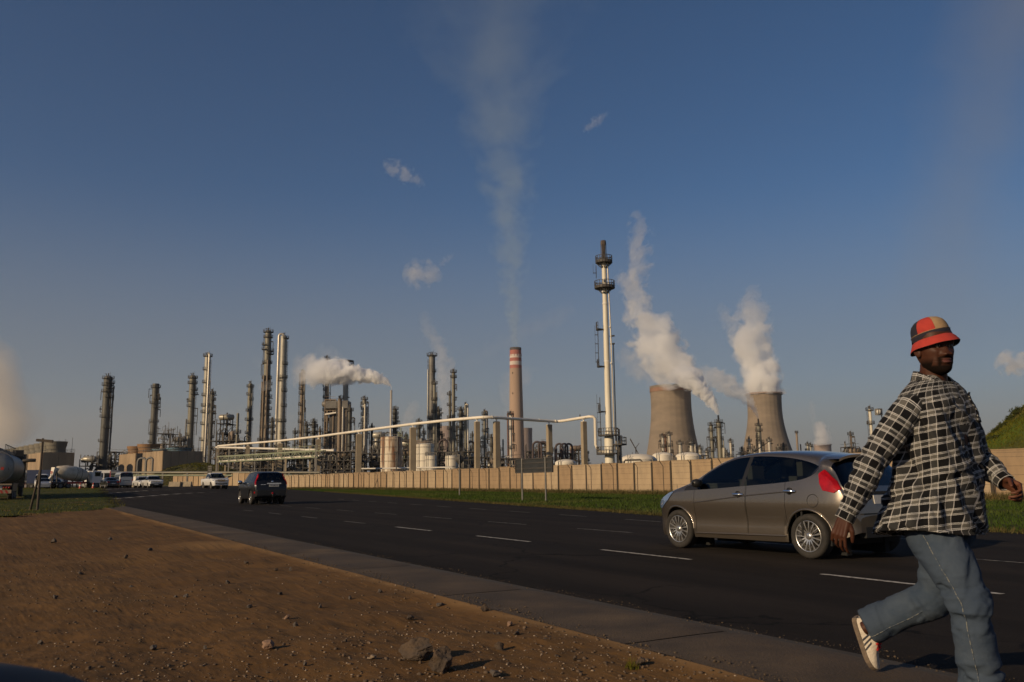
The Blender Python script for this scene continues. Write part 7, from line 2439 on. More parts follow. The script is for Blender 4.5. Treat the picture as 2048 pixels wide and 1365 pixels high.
def vnoise(P, sc, seed=0.0, oct=3):
 """3-D value noise on an (n,3) array, range about -0.5..0.5"""
 P = np.asarray(P, float) * sc + seed
 out = np.zeros(len(P))
 amp = 1.0
 for _ in range(oct):
  I = np.floor(P)
  F = P - I
  F = F * F * (3 - 2 * F)
  def h(dx, dy, dz):
   v = np.sin((I[:, 0] + dx) * 127.1 + (I[:, 1] + dy) * 311.7 + (I[:, 2] + dz) * 74.7) * 43758.5453
   return v - np.floor(v)
  x0 = (h(0, 0, 0) * (1 - F[:, 0]) + h(1, 0, 0) * F[:, 0]) * (1 - F[:, 1]) + (h(0, 1, 0) * (1 - F[:, 0]) + h(1, 1, 0) * F[:, 0]) * F[:, 1]
  x1 = (h(0, 0, 1) * (1 - F[:, 0]) + h(1, 0, 1) * F[:, 0]) * (1 - F[:, 1]) + (h(0, 1, 1) * (1 - F[:, 0]) + h(1, 1, 1) * F[:, 0]) * F[:, 1]
  out += amp * (x0 * (1 - F[:, 2]) + x1 * F[:, 2] - 0.5)
  P = P * 2.03 + 7.7
  amp *= 0.5
 return out
def frames(path, ref):
 """tangent frames along a path; x axis kept close to ref"""
 T = np.gradient(path, axis=0)
 T /= np.linalg.norm(T, axis=1)[:, None]
 ref = np.array(ref, float)
 X = ref[None] - T * (T @ ref)[:, None]
 X /= np.linalg.norm(X, axis=1)[:, None]
 Y = np.cross(T, X)
 return T, X, Y
def sleeve_mesh(name, path, ra, rb, ref, n=40, folds=None, rot=0.0, m=None, exp=2.2, thick=True, vscale=1.0):
 """cloth tube with UVs in metres; folds(u_angle, v, P) -> radial offset"""
 T, X, Y = frames(path, ref)
 N = len(path)
 a = np.linspace(0, 2 * math.pi, n + 1)
 ca, sa = np.cos(a), np.sin(a)
 sx = np.sign(ca) * np.abs(ca) ** (2 / exp)
 sy = np.sign(sa) * np.abs(sa) ** (2 / exp)
 V = path[:, None] + X[:, None] * (sx[None, :, None] * np.asarray(ra)[:, None, None]) + Y[:, None] * (sy[None, :, None] * np.asarray(rb)[:, None, None])
 Nn = X[:, None] * ca[None, :, None] + Y[:, None] * sa[None, :, None]
 v = np.concatenate([[0], np.cumsum(np.linalg.norm(np.diff(path, axis=0), axis=1))])
 if folds is not None:
  A, VV = np.meshgrid(a, v)
  d = folds(A, VV, V.reshape(-1, 3)).reshape(N, n + 1)
  d[:, -1] = d[:, 0]
  V = V + Nn * d[..., None]
 rm = float(np.mean((np.asarray(ra) + np.asarray(rb)) / 2))
 U = np.broadcast_to(a[None] * rm, (N, n + 1))
 uv = np.stack([U, np.broadcast_to(v[:, None] * vscale, (N, n + 1))], -1).reshape(-1, 2)
 F = grid_faces(N, n + 1)
 me = np_mesh(name, V.reshape(-1, 3), F, True, uv=uv)
 return me, V
def solidify(o, t=0.003, off=-1):
 md = o.modifiers.new('cloth thickness', 'SOLIDIFY')
 md.thickness = t
 md.offset = off
def bake(o):
 """freeze modifiers into the mesh"""
 bpy.context.view_layer.update()
 dg = bpy.context.evaluated_depsgraph_get()
 me = bpy.data.meshes.new_from_object(o.evaluated_get(dg))
 o.modifiers.clear()
 old = o.data
 o.data = me
 bpy.data.meshes.remove(old)
 return o
# ---- cloth and skin materials
def plaid_mat(per=0.074):
 m = bpy.data.materials.new('checked_cotton')
 m.use_nodes = True
 nt = m.node_tree
 N, L = nt.nodes, nt.links
 b = N['Principled BSDF']
 b.inputs['Roughness'].default_value = 0.92
 b.inputs['Specular IOR Level'].default_value = 0.15
 b.inputs['Sheen Weight'].default_value = 0.05
 uvn = N.new('ShaderNodeUVMap')
 nz_ = N.new('ShaderNodeTexNoise')
 nz_.inputs['Scale'].default_value = 7
 L.new(uvn.outputs[0], nz_.inputs[0])
 wob = N.new('ShaderNodeVectorMath')
 wob.operation = 'MULTIPLY_ADD'
 L.new(nz_.outputs['Color'], wob.inputs[0])
 wob.inputs[1].default_value = (0.010, 0.010, 0)
 L.new(uvn.outputs[0], wob.inputs[2])
 sp = N.new('ShaderNodeSeparateXYZ')
 L.new(wob.outputs[0], sp.inputs[0])
 def math_(op, a, b_=None, c=None):
  n = N.new('ShaderNodeMath')
  n.operation = op
  for i, x in enumerate((a, b_, c)):
   if x is None: continue
   if isinstance(x, (int, float)): n.inputs[i].default_value = x
   else: L.new(x, n.inputs[i])
  return n.outputs[0]
 def bands(src, double):
  f = math_('FRACT', math_('DIVIDE', src, per))
  light = math_('LESS_THAN', f, 0.47)
  def line(c, w): return math_('LESS_THAN', math_('ABSOLUTE', math_('SUBTRACT', f, c)), w)
  if double:
   ln = math_('MAXIMUM', math_('MAXIMUM', line(0.03, .016), line(0.11, .014)), math_('MAXIMUM', line(0.47, .016), line(0.39, .014)))
  else:
   ln = math_('MAXIMUM', line(0.03, .018), line(0.47, .018))
  tan_ = math_('LESS_THAN', math_('ABSOLUTE', math_('SUBTRACT', f, 0.27)), 0.13)
  return light, ln, tan_
 lu, nu, tu = bands(sp.outputs[0], False)
 lv, nv, tv = bands(sp.outputs[1], True)
 def mix(f, a, c):
  mx = N.new('ShaderNodeMix')
  mx.data_type = 'RGBA'
  L.new(f, mx.inputs['Factor'])
  if isinstance(a, tuple): mx.inputs['A'].default_value = (*a, 1)
  else: L.new(a, mx.inputs['A'])
  mx.inputs['B'].default_value = (*c, 1)
  return mx.outputs['Result']
 c = mix(math_('MAXIMUM', lu, lv), (0.005, 0.005, 0.006), (0.031, 0.031, 0.031))
 c = mix(math_('MULTIPLY', lu, lv), c, (0.105, 0.100, 0.090))
 c = mix(math_('MULTIPLY', nu, 0.60), c, (0.55, 0.53, 0.52))
 c = mix(math_('MULTIPLY', nv, 0.72), c, (0.66, 0.65, 0.64))
 wv = N.new('ShaderNodeTexNoise')
 wv.inputs['Scale'].default_value = 420
 L.new(uvn.outputs[0], wv.inputs[0])
 hv = N.new('ShaderNodeHueSaturation')
 mr = N.new('ShaderNodeMapRange')
 mr.inputs['To Min'].default_value = 0.65
 mr.inputs['To Max'].default_value = 1.3
 L.new(wv.outputs['Fac'], mr.inputs['Value'])
 L.new(mr.outputs[0], hv.inputs['Value'])
 L.new(c, hv.inputs['Color'])
 L.new(hv.outputs[0], b.inputs['Base Color'])
 bp = N.new('ShaderNodeBump')
 bp.inputs['Strength'].default_value = 0.25
 bp.inputs['Distance'].default_value = 0.004
 n2 = N.new('ShaderNodeTexNoise')
 n2.inputs['Scale'].default_value = 22
 n2.inputs['Detail'].default_value = 4
 L.new(uvn.outputs[0], n2.inputs[0])
 L.new(n2.outputs['Fac'], bp.inputs['Height'])
 L.new(bp.outputs[0], b.inputs['Normal'])
 return m
M['plaid'] = plaid_mat()
def denim_mat():
 m = mat('washed_denim', (0.036, 0.053, 0.082), (0.066, 0.085, 0.112), 6, 7, 0.9, lo=0.38, hi=0.68, col3=(0.026, 0.041, 0.070), scale3=3.0, lo3=.5, hi3=.72, spec=0.15)
 nt = m.node_tree
 b = nt.nodes['Principled BSDF']
 tcn = nt.nodes.new('ShaderNodeTexCoord')
 bp = nt.nodes.new('ShaderNodeBump')
 bp.inputs['Strength'].default_value = 0.5
 bp.inputs['Distance'].default_value = 0.0025
 wv = nt.nodes.new('ShaderNodeTexNoise')
 wv.inputs['Scale'].default_value = 260
 wv.inputs['Detail'].default_value = 3
 nt.links.new(tcn.outputs['Object'], wv.inputs[0])
 nt.links.new(wv.outputs['Fac'], bp.inputs['Height'])
 bp2 = nt.nodes.new('ShaderNodeBump')
 bp2.inputs['Strength'].default_value = 0.45
 bp2.inputs['Distance'].default_value = 0.012
 n2 = nt.nodes.new('ShaderNodeTexNoise')
 n2.inputs['Scale'].default_value = 16
 n2.inputs['Detail'].default_value = 4
 mp = nt.nodes.new('ShaderNodeMapping')
 mp.inputs['Scale'].default_value = (0.8, 0.8, 1.7)
 nt.links.new(tcn.outputs['Object'], mp.inputs[0])
 nt.links.new(mp.outputs[0], n2.inputs[0])
 nt.links.new(n2.outputs['Fac'], bp2.inputs['Height'])
 nt.links.new(bp.outputs[0], bp2.inputs['Normal'])
 nt.links.new(bp2.outputs[0], b.inputs['Normal'])
 return m
M['denim'] = denim_mat()
M['stitch'] = mat('pale_seam_stitching', (0.24, 0.235, 0.20), (0.06, 0.08, 0.11), 70, 2, 0.9, lo=.40, hi=.55)
def skin_mat():
 m = bpy.data.materials.new('dark_brown_skin')
 m.use_nodes = True
 nt = m.node_tree
 N, L = nt.nodes, nt.links
 b = N['Principled BSDF']
 b.inputs['Roughness'].default_value = 0.55
 b.inputs['Specular IOR Level'].default_value = 0.25
 b.inputs['Subsurface Weight'].default_value = 0.0
 tcn = N.new('ShaderNodeTexCoord')
 n = N.new('ShaderNodeTexNoise')
 n.inputs['Scale'].default_value = 28
 n.inputs['Detail'].default_value = 6
 L.new(tcn.outputs['Object'], n.inputs[0])
 def mix(f, a, c):
  mx = N.new('ShaderNodeMix')
  mx.data_type = 'RGBA'
  L.new(f, mx.inputs['Factor'])
  if isinstance(a, tuple): mx.inputs['A'].default_value = (*a, 1)
  else: L.new(a, mx.inputs['A'])
  mx.inputs['B'].default_value = (*c, 1)
  return mx.outputs['Result']
 c = mix(n.outputs['Fac'], (0.040, 0.0135, 0.007), (0.070, 0.025, 0.0125))
 for an, colr in (('beard', (0.010, 0.007, 0.006)), ('lips', (0.10, 0.036, 0.032)), ('palm', (0.17, 0.068, 0.040))):
  a = N.new('ShaderNodeAttribute')
  a.attribute_name = an
  c = mix(a.outputs['Fac'], c, colr)
 L.new(c, b.inputs['Base Color'])
 ab = N.new('ShaderNodeAttribute')
 ab.attribute_name = 'beard'
 for sock, lo, hi in (('Roughness', .55, 1.0), ('Specular IOR Level', .25, 0.0)):
  r_ = N.new('ShaderNodeMapRange')
  r_.inputs['To Min'].default_value = lo
  r_.inputs['To Max'].default_value = hi
  L.new(ab.outputs['Fac'], r_.inputs['Value'])
  L.new(r_.outputs[0], b.inputs[sock])
 bp = N.new('ShaderNodeBump')
 bp.inputs['Strength'].default_value = 0.25
 bp.inputs['Distance'].default_value = 0.002
 n2 = N.new('ShaderNodeTexNoise')
 n2.inputs['Scale'].default_value = 160
 L.new(tcn.outputs['Object'], n2.inputs[0])
 L.new(n2.outputs['Fac'], bp.inputs['Height'])
 L.new(bp.outputs[0], b.inputs['Normal'])
 return m
M['skin'] = skin_mat()
M['hat_red'] = mat('hat_red_cotton', (0.40, 0.036, 0.024), (0.33, 0.028, 0.019), 30, 4, 0.9, bump=.2, bscale=300)
M['hat_navy'] = mat('hat_navy_cotton', (0.009, 0.009, 0.018), (0.014, 0.013, 0.024), 30, 4, 0.9, bump=.2, bscale=300)
M['hat_tan'] = mat('hat_tan_cotton', (0.34, 0.22, 0.115), (0.26, 0.17, 0.085), 14, 4, 0.9, bump=.2, bscale=300)
M['hat_under'] = mat('hat_lining_black', (0.010, 0.010, 0.012), rough=0.95)
M['undershirt'] = mat('black_undershirt', (0.012, 0.012, 0.015), (0.02, 0.02, 0.024), 30, 4, 0.95)
M['shoe_white'] = mat('white_leather', (0.62, 0.55, 0.45), (0.50, 0.43, 0.35), 18, 5, 0.6, bump=.3, bscale=60)
M['shoe_sole'] = mat('tan_gum_sole', (0.17, 0.125, 0.085), (0.10, 0.075, 0.055), 25, 4, 0.8)
M['shoe_stripe'] = mat('navy_stripe', (0.018, 0.020, 0.032), rough=0.6)
M['lace_red'] = mat('red_laces', (0.45, 0.016, 0.018), (0.36, 0.012, 0.014), 60, 3, 0.85)
M['eye_white'] = mat('eye_white', (0.16, 0.125, 0.10), rough=0.4)
M['eye_dark'] = mat('eye_iris', (0.012, 0.007, 0.005), rough=0.1)
# ---- skeleton
sh_r, el_r, wr_r = J(1818, 812, 4.335), J(1746, 925, 4.37), J(1690, 1036, 4.40)
sh_l, el_l, wr_l = J(1912, 808, 4.545), J(1954, 918, 4.53), J(2010, 964, 4.34)
hip_r, kn_r, an_r = J(1866, 1052, 4.39), J(1937, 1205, 4.22), J(1962, 1356, 4.25)
hip_l, kn_l, an_l = J(1894, 1050, 4.49), J(1872, 1190, 4.60), J(1727, 1258, 4.80)
neck0, neck1 = J(1866, 768, 4.45), J(1867, 735, 4.43)
hc_ = J(1867, 697, 4.41)                       # middle of the head
# ---- head grid
FACE = Vector((0.14, -0.985, -0.05)).normalized()
UPH = (Vector((-0.03, 0.06, 1.0))).normalized()
RIGHT = FACE.cross(UPH).normalized()            # his right-hand side... +x of the head frame
UPH = RIGHT.cross(FACE).normalized()
HS = 1.13
def head_frame(p): return hc_ + (RIGHT * p[0] + FACE * p[1] + UPH * p[2]) * HS
zk = [-.128, -.122, -.112, -.095, -.075, -.055, -.03, 0, .03, .06, .09, .110, .122]
yf = curve(list(zip(zk, [.052, .072, .086, .092, .092, .090, .088, .086, .092, .088, .070, .045, .012])))
yb = curve(list(zip(zk, [-.01, .000, .012, .028, .045, .062, .078, .094, .102, .102, .085, .055, .015])))
xw = curve(list(zip(zk, [.014, .026, .040, .052, .060, .066, .072, .077, .079, .077, .064, .042, .012])))
nz, na = 110, 128
zz = np.concatenate([np.linspace(-.128, -.118, 8), np.linspace(-.116, .122, nz - 8)])
aa = np.linspace(0, 2 * math.pi, na, endpoint=False)
ZZ, AA = np.meshgrid(zz, aa, indexing='ij')
ca, sa = np.cos(AA), np.sin(AA)                 # angle 0 = right, pi/2 = front
ex = 2.25
HXh = np.sign(ca) * np.abs(ca) ** (2 / ex) * xw(ZZ)
HYh = np.where(sa > 0, np.abs(sa) ** (2 / ex) * yf(ZZ), -np.abs(sa) ** (2 / ex) * yb(ZZ))
HZh = ZZ.copy()
def gau(x, z, sx, sz): return np.exp(-((HXh - x) / sx) ** 2 / 2 - ((HZh - z) / sz) ** 2 / 2)
fr = (HYh > 0.02).astype(float)
D_ = np.zeros_like(HXh)
ridge = np.clip((0.012 - HZh) / 0.050, 0, 1) * (HZh > -.052)
D_ += 0.022 * np.exp(-(HXh / (.0095 + .006 * ridge)) ** 2 / 2) * np.where(HZh > -.036, np.clip((.016 - HZh) / .052, 0, 1), np.exp(-((HZh + .036) / .0065) ** 2 / 2))
D_ += 0.012 * (gau(.017, -.036, .007, .008) + gau(-.017, -.036, .007, .008))
D_ += 0.009 * (gau(.030, .026, .017, .007) + gau(-.030, .026, .017, .007)) + .003 * gau(0, .03, .01, .01)
D_ -= 0.015 * (gau(.031, .004, .014, .009) + gau(-.031, .004, .014, .009))
D_ += 0.0065 * (gau(.031, .0115, .013, .0028) + gau(-.031, .0115, .013, .0028)) + .005 * (gau(.031, -.0055, .012, .003) + gau(-.031, -.0055, .012, .003))
D_ += 0.006 * (gau(.046, -.020, .014, .012) + gau(-.046, -.020, .014, .012))
D_ += 0.009 * gau(0, -.059, .020, .0048) + .011 * gau(0, -.071, .018, .0052) - .006 * gau(0, -.0648, .024, .0018)
D_ += 0.006 * gau(0, -.107, .020, .011) - .003 * gau(0, -.085, .02, .006)
D_ -= 0.004 * (gau(.030, -.045, .005, .014) + gau(-.030, -.045, .005, .014))
for zf in (.040, .050, .060): D_ -= .0012 * gau(0, zf, .035, .0018)
HYh = HYh + D_ * fr
beard = np.clip((-.078 - HZh) / .012, 0, 1) * (HYh > -.01) + np.clip((-.045 - HZh) / .03, 0, 1) * (np.abs(HXh) > .05) * (HYh > -.01)
beard = np.maximum(beard, 1.0 * np.exp(-((HZh + .0495) / .0045) ** 2) * (np.abs(HXh) < .030) * fr)
beard = np.maximum(beard, np.exp(-((np.abs(HXh) - .031) / .009) ** 2) * (HZh < -.048) * (HZh > -.09) * fr)
brow = np.exp(-((HZh - .0255 + .10 * (np.abs(HXh) - .03) ** 2 / .03) / .0035) ** 2) * (np.abs(HXh) > .012) * (np.abs(HXh) < .047) * fr
hair = ((HYh < .035) * (HZh > -.02) * (np.abs(HXh) > 0)).astype(float) * np.clip((HZh + .02) / .02, 0, 1) * (1 - np.clip((HYh - .0) / .035, 0, 1))
beard = np.clip(np.maximum(np.maximum(beard, brow), hair), 0, 1)
lips = np.clip(np.exp(-((HZh + .0655) / .009) ** 4) * (np.abs(HXh) < .023 - .5 * np.abs(HZh + .065)), 0, 1) * fr
Vh = (np.array(hc_)[None] + (HXh.ravel()[:, None] * np.array(RIGHT) + HYh.ravel()[:, None] * np.array(FACE) + HZh.ravel()[:, None] * np.array(UPH)) * HS)
Fh = grid_faces(len(zz), na, True)
# ---- body volume (remeshed into one skin), with five fingers on each hand
mb = MB()
def limb(pts, rs, n=14): mb.tube([Vector(p) for p in pts], rs, n)
ctr = J(1869, 800, 4.44)
hipc = (hip_r + hip_l) / 2
limb([neck0 - Vector((0, 0, .10)), neck0, neck1, hc_ - UPH * .07 - FACE * .02], [.080, .070, .065, .060], 18)
limb([ctr + Vector((0, 0, -.02)), ctr + Vector((0, 0, -.2)), hipc + Vector((0, 0, .12)), hipc], [.13, .145, .13, .12], 20)
limb([ctr, sh_r, sh_r.lerp(el_r, .4), el_r, el_r.lerp(wr_r, .35), wr_r], [.06, .055, .046, .038, .040, .028])
limb([ctr, sh_l, sh_l.lerp(el_l, .4), el_l, el_l.lerp(wr_l, .35), wr_l], [.06, .055, .046, .038, .040, .028])
for (h, k, a) in ((hip_r, kn_r, an_r), (hip_l, kn_l, an_l)):
 limb([hipc, h, h.lerp(k, .4), k, k.lerp(a, .3), a], [.09, .082, .072, .052, .054, .036])
def hand(wr, d, back, thumb_side, curl, scale=1.0, tcurl=0.4, spread=0.0):
 """wrist point, pointing direction, direction of the back of the hand, side of the thumb"""
 d = d.normalized()
 back = (back - d * back.dot(d)).normalized()
 ts = d.cross(back).normalized()
 if ts.dot(thumb_side) < 0: ts = -ts
 s = scale
 for k in range(4):
  o = ts * ((1.5 - k) * .0205 * s)
  limb([wr + o * .55 - d * .01, wr + o * .8 + d * .035 * s, wr + o + d * .092 * s - back * .002 * k], [.0175 * s, .0155 * s, .0125 * s], 10)
 lens = ((.046, .028, .022), (.050, .032, .024), (.047, .030, .023), (.037, .022, .019))
 for k in range(4):
  base = wr + ts * ((1.5 - k) * .0225 * s) + d * .090 * s
  ang = 0.0
  dirn = (d + ts * spread * (1.5 - k)).normalized()
  pts, rr = [base - d * .02 * s, base], [.0105 * s, .0098 * s]
  for i in range(3):
   ang += curl[i] * (1 + .12 * k)
   v = dirn * math.cos(ang) - back * math.sin(ang)
   base = base + v * lens[k][i] * s
   pts.append(base)
   rr.append((.0086, .0078, .0060)[i] * s)
  limb(pts, rr, 10)
 p = wr + ts * .026 * s + d * .022 * s - back * .006 * s
 v1 = (d * .72 + ts * .62 - back * .30).normalized()
 v2 = (d * .92 + ts * .12 - back * tcurl).normalized()
 limb([wr + d * .01 * s + ts * .008, p, p + v1 * .038 * s, p + v1 * .038 * s + v2 * .032 * s, p + v1 * .038 * s + v2 * .056 * s], [.016 * s, .0155 * s, .012 * s, .0105 * s, .0075 * s], 10)
hand(wr_r, (wr_r - el_r).normalized() + Vector((-.02, 0, -.35)), -WID + Vector((-.35, -.2, 0)), HEAD_N, (.42, .55, .35), 1.04, .4, .13)
hand(wr_l, (wr_l - el_l).normalized() + Vector((.25, -.1, .05)), WID * .75 + Vector((0, 0, .55)) + HEAD_N * .1, Vector((0, 0, 1)) - WID * .2, (.75, .95, .55), 1.02, .7, .10)
me = mb.mesh('body')
body = link('body', me, M['skin'], man)
md = body.modifiers.new('remesh', 'REMESH')
md.mode = 'VOXEL'
md.voxel_size = 0.0040
md.use_smooth_shade = True
sm_ = body.modifiers.new('smooth', 'SMOOTH')
sm_.factor = 0.5
sm_.iterations = 3
bake(body)
bm = bmesh.new()
bm.from_mesh(body.data)
nb = len(bm.verts)
hm = np_mesh('head', Vh, Fh, True)
bm.from_mesh(hm)
bm.verts.ensure_lookup_table()
for rowi in (0, len(zz) - 1):
 vs = [bm.verts[nb + rowi * na + k] for k in range(na)]
 try:
  bm.faces.new(vs if rowi else vs[::-1])
 except ValueError:
  pass
for sg in (1, -1):
 r0 = len(bm.verts)
 ea = bmesh.ops.create_uvsphere(bm, u_segments=16, v_segments=10, radius=1.0)
 for v in ea['verts']:
  x, y, z = v.co
  rim = 1 - 0.55 * math.exp(-((y * 1.1) ** 2 + (z - .05) ** 2) / .22) * (1 if x > 0 else 0)
  p = Vector((sg * (.080 + .010 * x * rim + .006 * y * -1), -.004 + .019 * y - .004 * z, -.012 + .031 * z - .004 * y))
  v.co = head_frame(p)
for f in bm.faces: f.smooth = True
bm.to_mesh(body.data)
bm.free()
nv = len(body.data.vertices)
for an, arr in (('beard', beard), ('lips', lips)):
 a = body.data.attributes.new(an, 'FLOAT', 'POINT')
 full = np.zeros(nv, np.float32)
 full[nb:nb + arr.size] = arr.ravel()
 a.data.foreach_set('value', full)
co = np.zeros(nv * 3, np.float32)
body.data.vertices.foreach_get('co', co)
co = co.reshape(-1, 3)
dl = np.linalg.norm(co - np.array(wr_l + (wr_l - el_l).normalized() * .11)[None], axis=1)
nrm = np.zeros(nv * 3, np.float32)
body.data.vertices.foreach_get('normal', nrm)
nrm = nrm.reshape(-1, 3)
palm = np.clip(1.4 - dl / .10, 0, 1) * np.clip(nrm @ np.array(-WID), 0, 1) * .8
a = body.data.attributes.new('palm', 'FLOAT', 'POINT')
a.data.foreach_set('value', palm.astype(np.float32))
if not body.data.materials: body.data.materials.append(M['skin'])
for sg in (1, -1):
 e_ = MB().lathe([(.0005, -.0115), (.006, -.0098), (.0105, -.004), (.0115, 0), (.0105, .004), (.006, .0098), (.0005, .0115)], 14)
 e_.v = [tuple(head_frame((sg * .031 + v[0], .0735 + v[1], .003 + v[2]))) for v in e_.v]
 eo = e_.build('eye', M['eye_white'], man)
 ir = MB().lathe([(.0002, .0012), (.0045, .0008), (.0052, -.0006)], 14, axis='y')
 ir.v = [tuple(head_frame((sg * .031 + .0012 + v[0], .0735 + .0112 + v[1], .003 + v[2]))) for v in ir.v]
 ir.build('iris', M['eye_dark'], eo)
# ---- bucket hat
UPT = (UPH * 0.972 - RIGHT * 0.0 - FACE * 0.17 + Vector((-0.13, 0.02, 0))).normalized()
HR_ = FACE.cross(UPT).normalized()
HF = UPT.cross(HR_).normalized()
ho = hc_ + UPH * .050 + FACE * -.006
hat = empty('bucket_hat')
hat.parent = man
def hp(r, a, z): return ho + HR_ * (r * .92 * math.cos(a)) + HF * (r * 1.05 * math.sin(a)) + UPT * (z * (.92 if z > 0 else 1.15))
def hat_part(name, prof, a0, a1, m, n=48, parent=hat, jig=0.0):
 k = max(3, int(n * (a1 - a0) / 6.283))
 V_, F_ = [], []
 for i in range(k + 1):
  a = a0 + (a1 - a0) * i / k
  for (r, z) in prof:
   w = jig * (math.sin(a * 3 + 1) + .6 * math.sin(a * 5 + 2))
   V_.append(hp(r, a, z + w * (1 if r > .11 else 0)))
 q = len(prof)
 for i in range(k):
  for j in range(q - 1):
   F_.append((i * q + j, (i + 1) * q + j, (i + 1) * q + j + 1, i * q + j + 1))
 return MB().add(V_, F_, True).build(name, m, parent)
crown = [(.0985, .030), (.0975, .048), (.093, .070), (.083, .092), (.064, .110), (.038, .121), (.010, .126), (.0, .1265)]
edges = [(-1.9, -0.85, 'hat_red'), (-0.85, 0.25, 'hat_navy'), (0.25, 1.22, 'hat_red'), (1.22, 2.2, 'hat_tan'), (2.2, 3.3, 'hat_navy'), (3.3, 4.383, 'hat_tan')]
for a0, a1, mm in edges:
 hat_part('crown_panel', crown, a0 + .004, a1 - .004, M[mm])
hat_part('band', [(.1000, -.004), (.1015, .012), (.1005, .032), (.0985, .032)], 0, 6.2832, M['hat_navy'])
for z in (.0, .030):
 pass
hat_part('band_piping', [(.1018, .0285), (.1030, .0300), (.1018, .0315)], 0, 6.2832, M['hat_tan'])
hat_part('brim', [(.099, -.002), (.106, -.006), (.116, -.020), (.127, -.038), (.129, -.043)], 0, 6.2832, M['hat_red'], jig=.0025)
hat_part('brim_lining', [(.1285, -.0445), (.126, -.0405), (.115, -.0225), (.105, -.009), (.096, -.006)], 0, 6.2832, M['hat_under'], jig=.0025)
# ---- undershirt collar
mb = MB()
path = [neck0 + Vector((0, 0, -.05)), neck0 + Vector((0.006, -.004, .0)), neck0 + Vector((0.012, -.008, .018))]
mb.tube(path, [.105, .078, .068], 28, False)
mb.build('undershirt', M['undershirt'], man)
# ---- shirt torso
zt_n = neck0.z + 0.012
secs_ = [  # (py level, centre px, half width along WID, half depth along chest, centre Y)
 (752, 1866, .080, .078, 4.46), (759, 1866, .108, .086, 4.46), (769, 1866, .148, .098, 4.46), (783, 1866, .190, .114, 4.455), (801, 1866, .214, .128, 4.45), (824, 1867, .222, .142, 4.45), (850, 1868, .226, .152, 4.45),
 (890, 1868, .222, .160, 4.45), (930, 1868, .222, .170, 4.45), (970, 1868, .228, .180, 4.45), (1010, 1867, .240, .186, 4.45), (1046, 1866, .250, .190, 4.45), (1058, 1866, .251, .190, 4.45)]
cent = np.array([J(px, py, Y) for (py, px, a, b, Y) in secs_])
tlev = np.linspace(0, 1, len(secs_))
npth = 90
cp = catmull(cent, npth)
wa_ = pchip(tlev, [s[2] for s in secs_])(np.linspace(0, 1, npth))
wb_ = pchip(tlev, [s[3] for s in secs_])(np.linspace(0, 1, npth))
wa_ = wa_ * .95
na_ = 150
an_ = np.linspace(0, 2 * math.pi, na_ + 1)
ca, sa = np.cos(an_), np.sin(an_)
exq = 2.5
SX = np.sign(ca) * np.abs(ca) ** (2 / exq)
SY = np.sign(sa) * np.abs(sa) ** (2 / exq)
Wv, Nv = np.array(WID), np.array(HEAD_N)
TV = cp[:, None] + Wv * (SX[None, :, None] * wa_[:, None, None]) + Nv * (SY[None, :, None] * wb_[:, None, None])
drop = np.abs(SX)[None] * wa_[:, None]
lv = np.linspace(0, 1, npth)[:, None]
TV[..., 2] -= .085 * np.exp(-((an_ - math.pi / 2) / .62) ** 2)[None] * np.clip(1 - lv / .16, 0, 1)
TV[..., 2] -= np.clip(0.30 - lv, 0, 1) * 0.0
hemw = sstep(.72, 1.0, lv)
TV[..., 2] += hemw * (0.014 * np.cos(2 * an_)[None] - 0.012 * np.sin(an_ * 1.0 + 2.4)[None] - 0.018)
AA_, VV_ = np.meshgrid(an_, np.linspace(0, 1, npth))
P3 = TV.reshape(-1, 3)
fold = np.zeros(P3.shape[0])
A3 = np.stack([np.cos(AA_) * .2, np.sin(AA_) * .2, VV_ * .75], -1).reshape(-1, 3)
q1 = np.stack([(AA_ * .20 + VV_ * .55).ravel() * 9, (VV_ * .75 - AA_ * .05).ravel() * 3.0, np.zeros(A3.shape[0]) + 1.3], 1)
q2 = np.stack([(AA_ * .20 - VV_ * .42).ravel() * 11, (VV_ * .7 + AA_ * .06).ravel() * 2.6, np.zeros(A3.shape[0]) + 8.1], 1)
n1, n2 = vnoise(q1, 1.0, 3.0, 3), vnoise(q2, 1.0, 9.0, 3)
fold += (0.030 * (1 - np.abs(n1) * 4) * (VV_.ravel() > .15)) * sstep(.15, .5, VV_.ravel())
fold += 0.026 * n2 * sstep(.1, .4, VV_.ravel())
fold += 0.012 * np.sin(AA_.ravel() * 9 + 2 * np.sin(AA_.ravel() * 2)) * sstep(.55, 1, VV_.ravel())
cr = (VV_ - (.66 + .055 * (AA_ - 1.0)))
crs = np.exp(-(cr / .014) ** 2) * ((AA_ > .5) & (AA_ < 4.4))
fold += (-0.016 * crs + 0.012 * np.exp(-((cr + .03) / .02) ** 2) * ((AA_ > .5) & (AA_ < 4.4))).ravel()
fold = fold.reshape(npth, na_ + 1)
bl = np.linspace(0, 1, na_ + 1)
fold = fold * (1 - sstep(.93, 1.0, bl))[None] + fold[:, :1] * sstep(.93, 1.0, bl)[None]
nrm2 = Wv * ca[None, :, None] + Nv * sa[None, :, None]
TV = TV + nrm2 * fold[..., None]
hem_out = sstep(.8, 1.0, np.linspace(0, 1, npth))[:, None] * np.exp(-((an_ - 3.9) / .6) ** 2)[None] * .035
TV = TV + nrm2 * hem_out[..., None]
dz = np.concatenate([[0], np.cumsum(np.linalg.norm(np.diff(cp, axis=0), axis=1) + np.abs(np.diff(wa_)) * .75)])
arc = np.concatenate([[0], np.cumsum(np.hypot(np.diff(SX * .225), np.diff(SY * .165)))])
uv = np.stack([np.broadcast_to(arc[None], (npth, na_ + 1)), np.broadcast_to(-dz[:, None], (npth, na_ + 1)) + (.20 * arc)[None]], -1).reshape(-1, 2)
shirt = empty('shirt')
shirt.parent = man
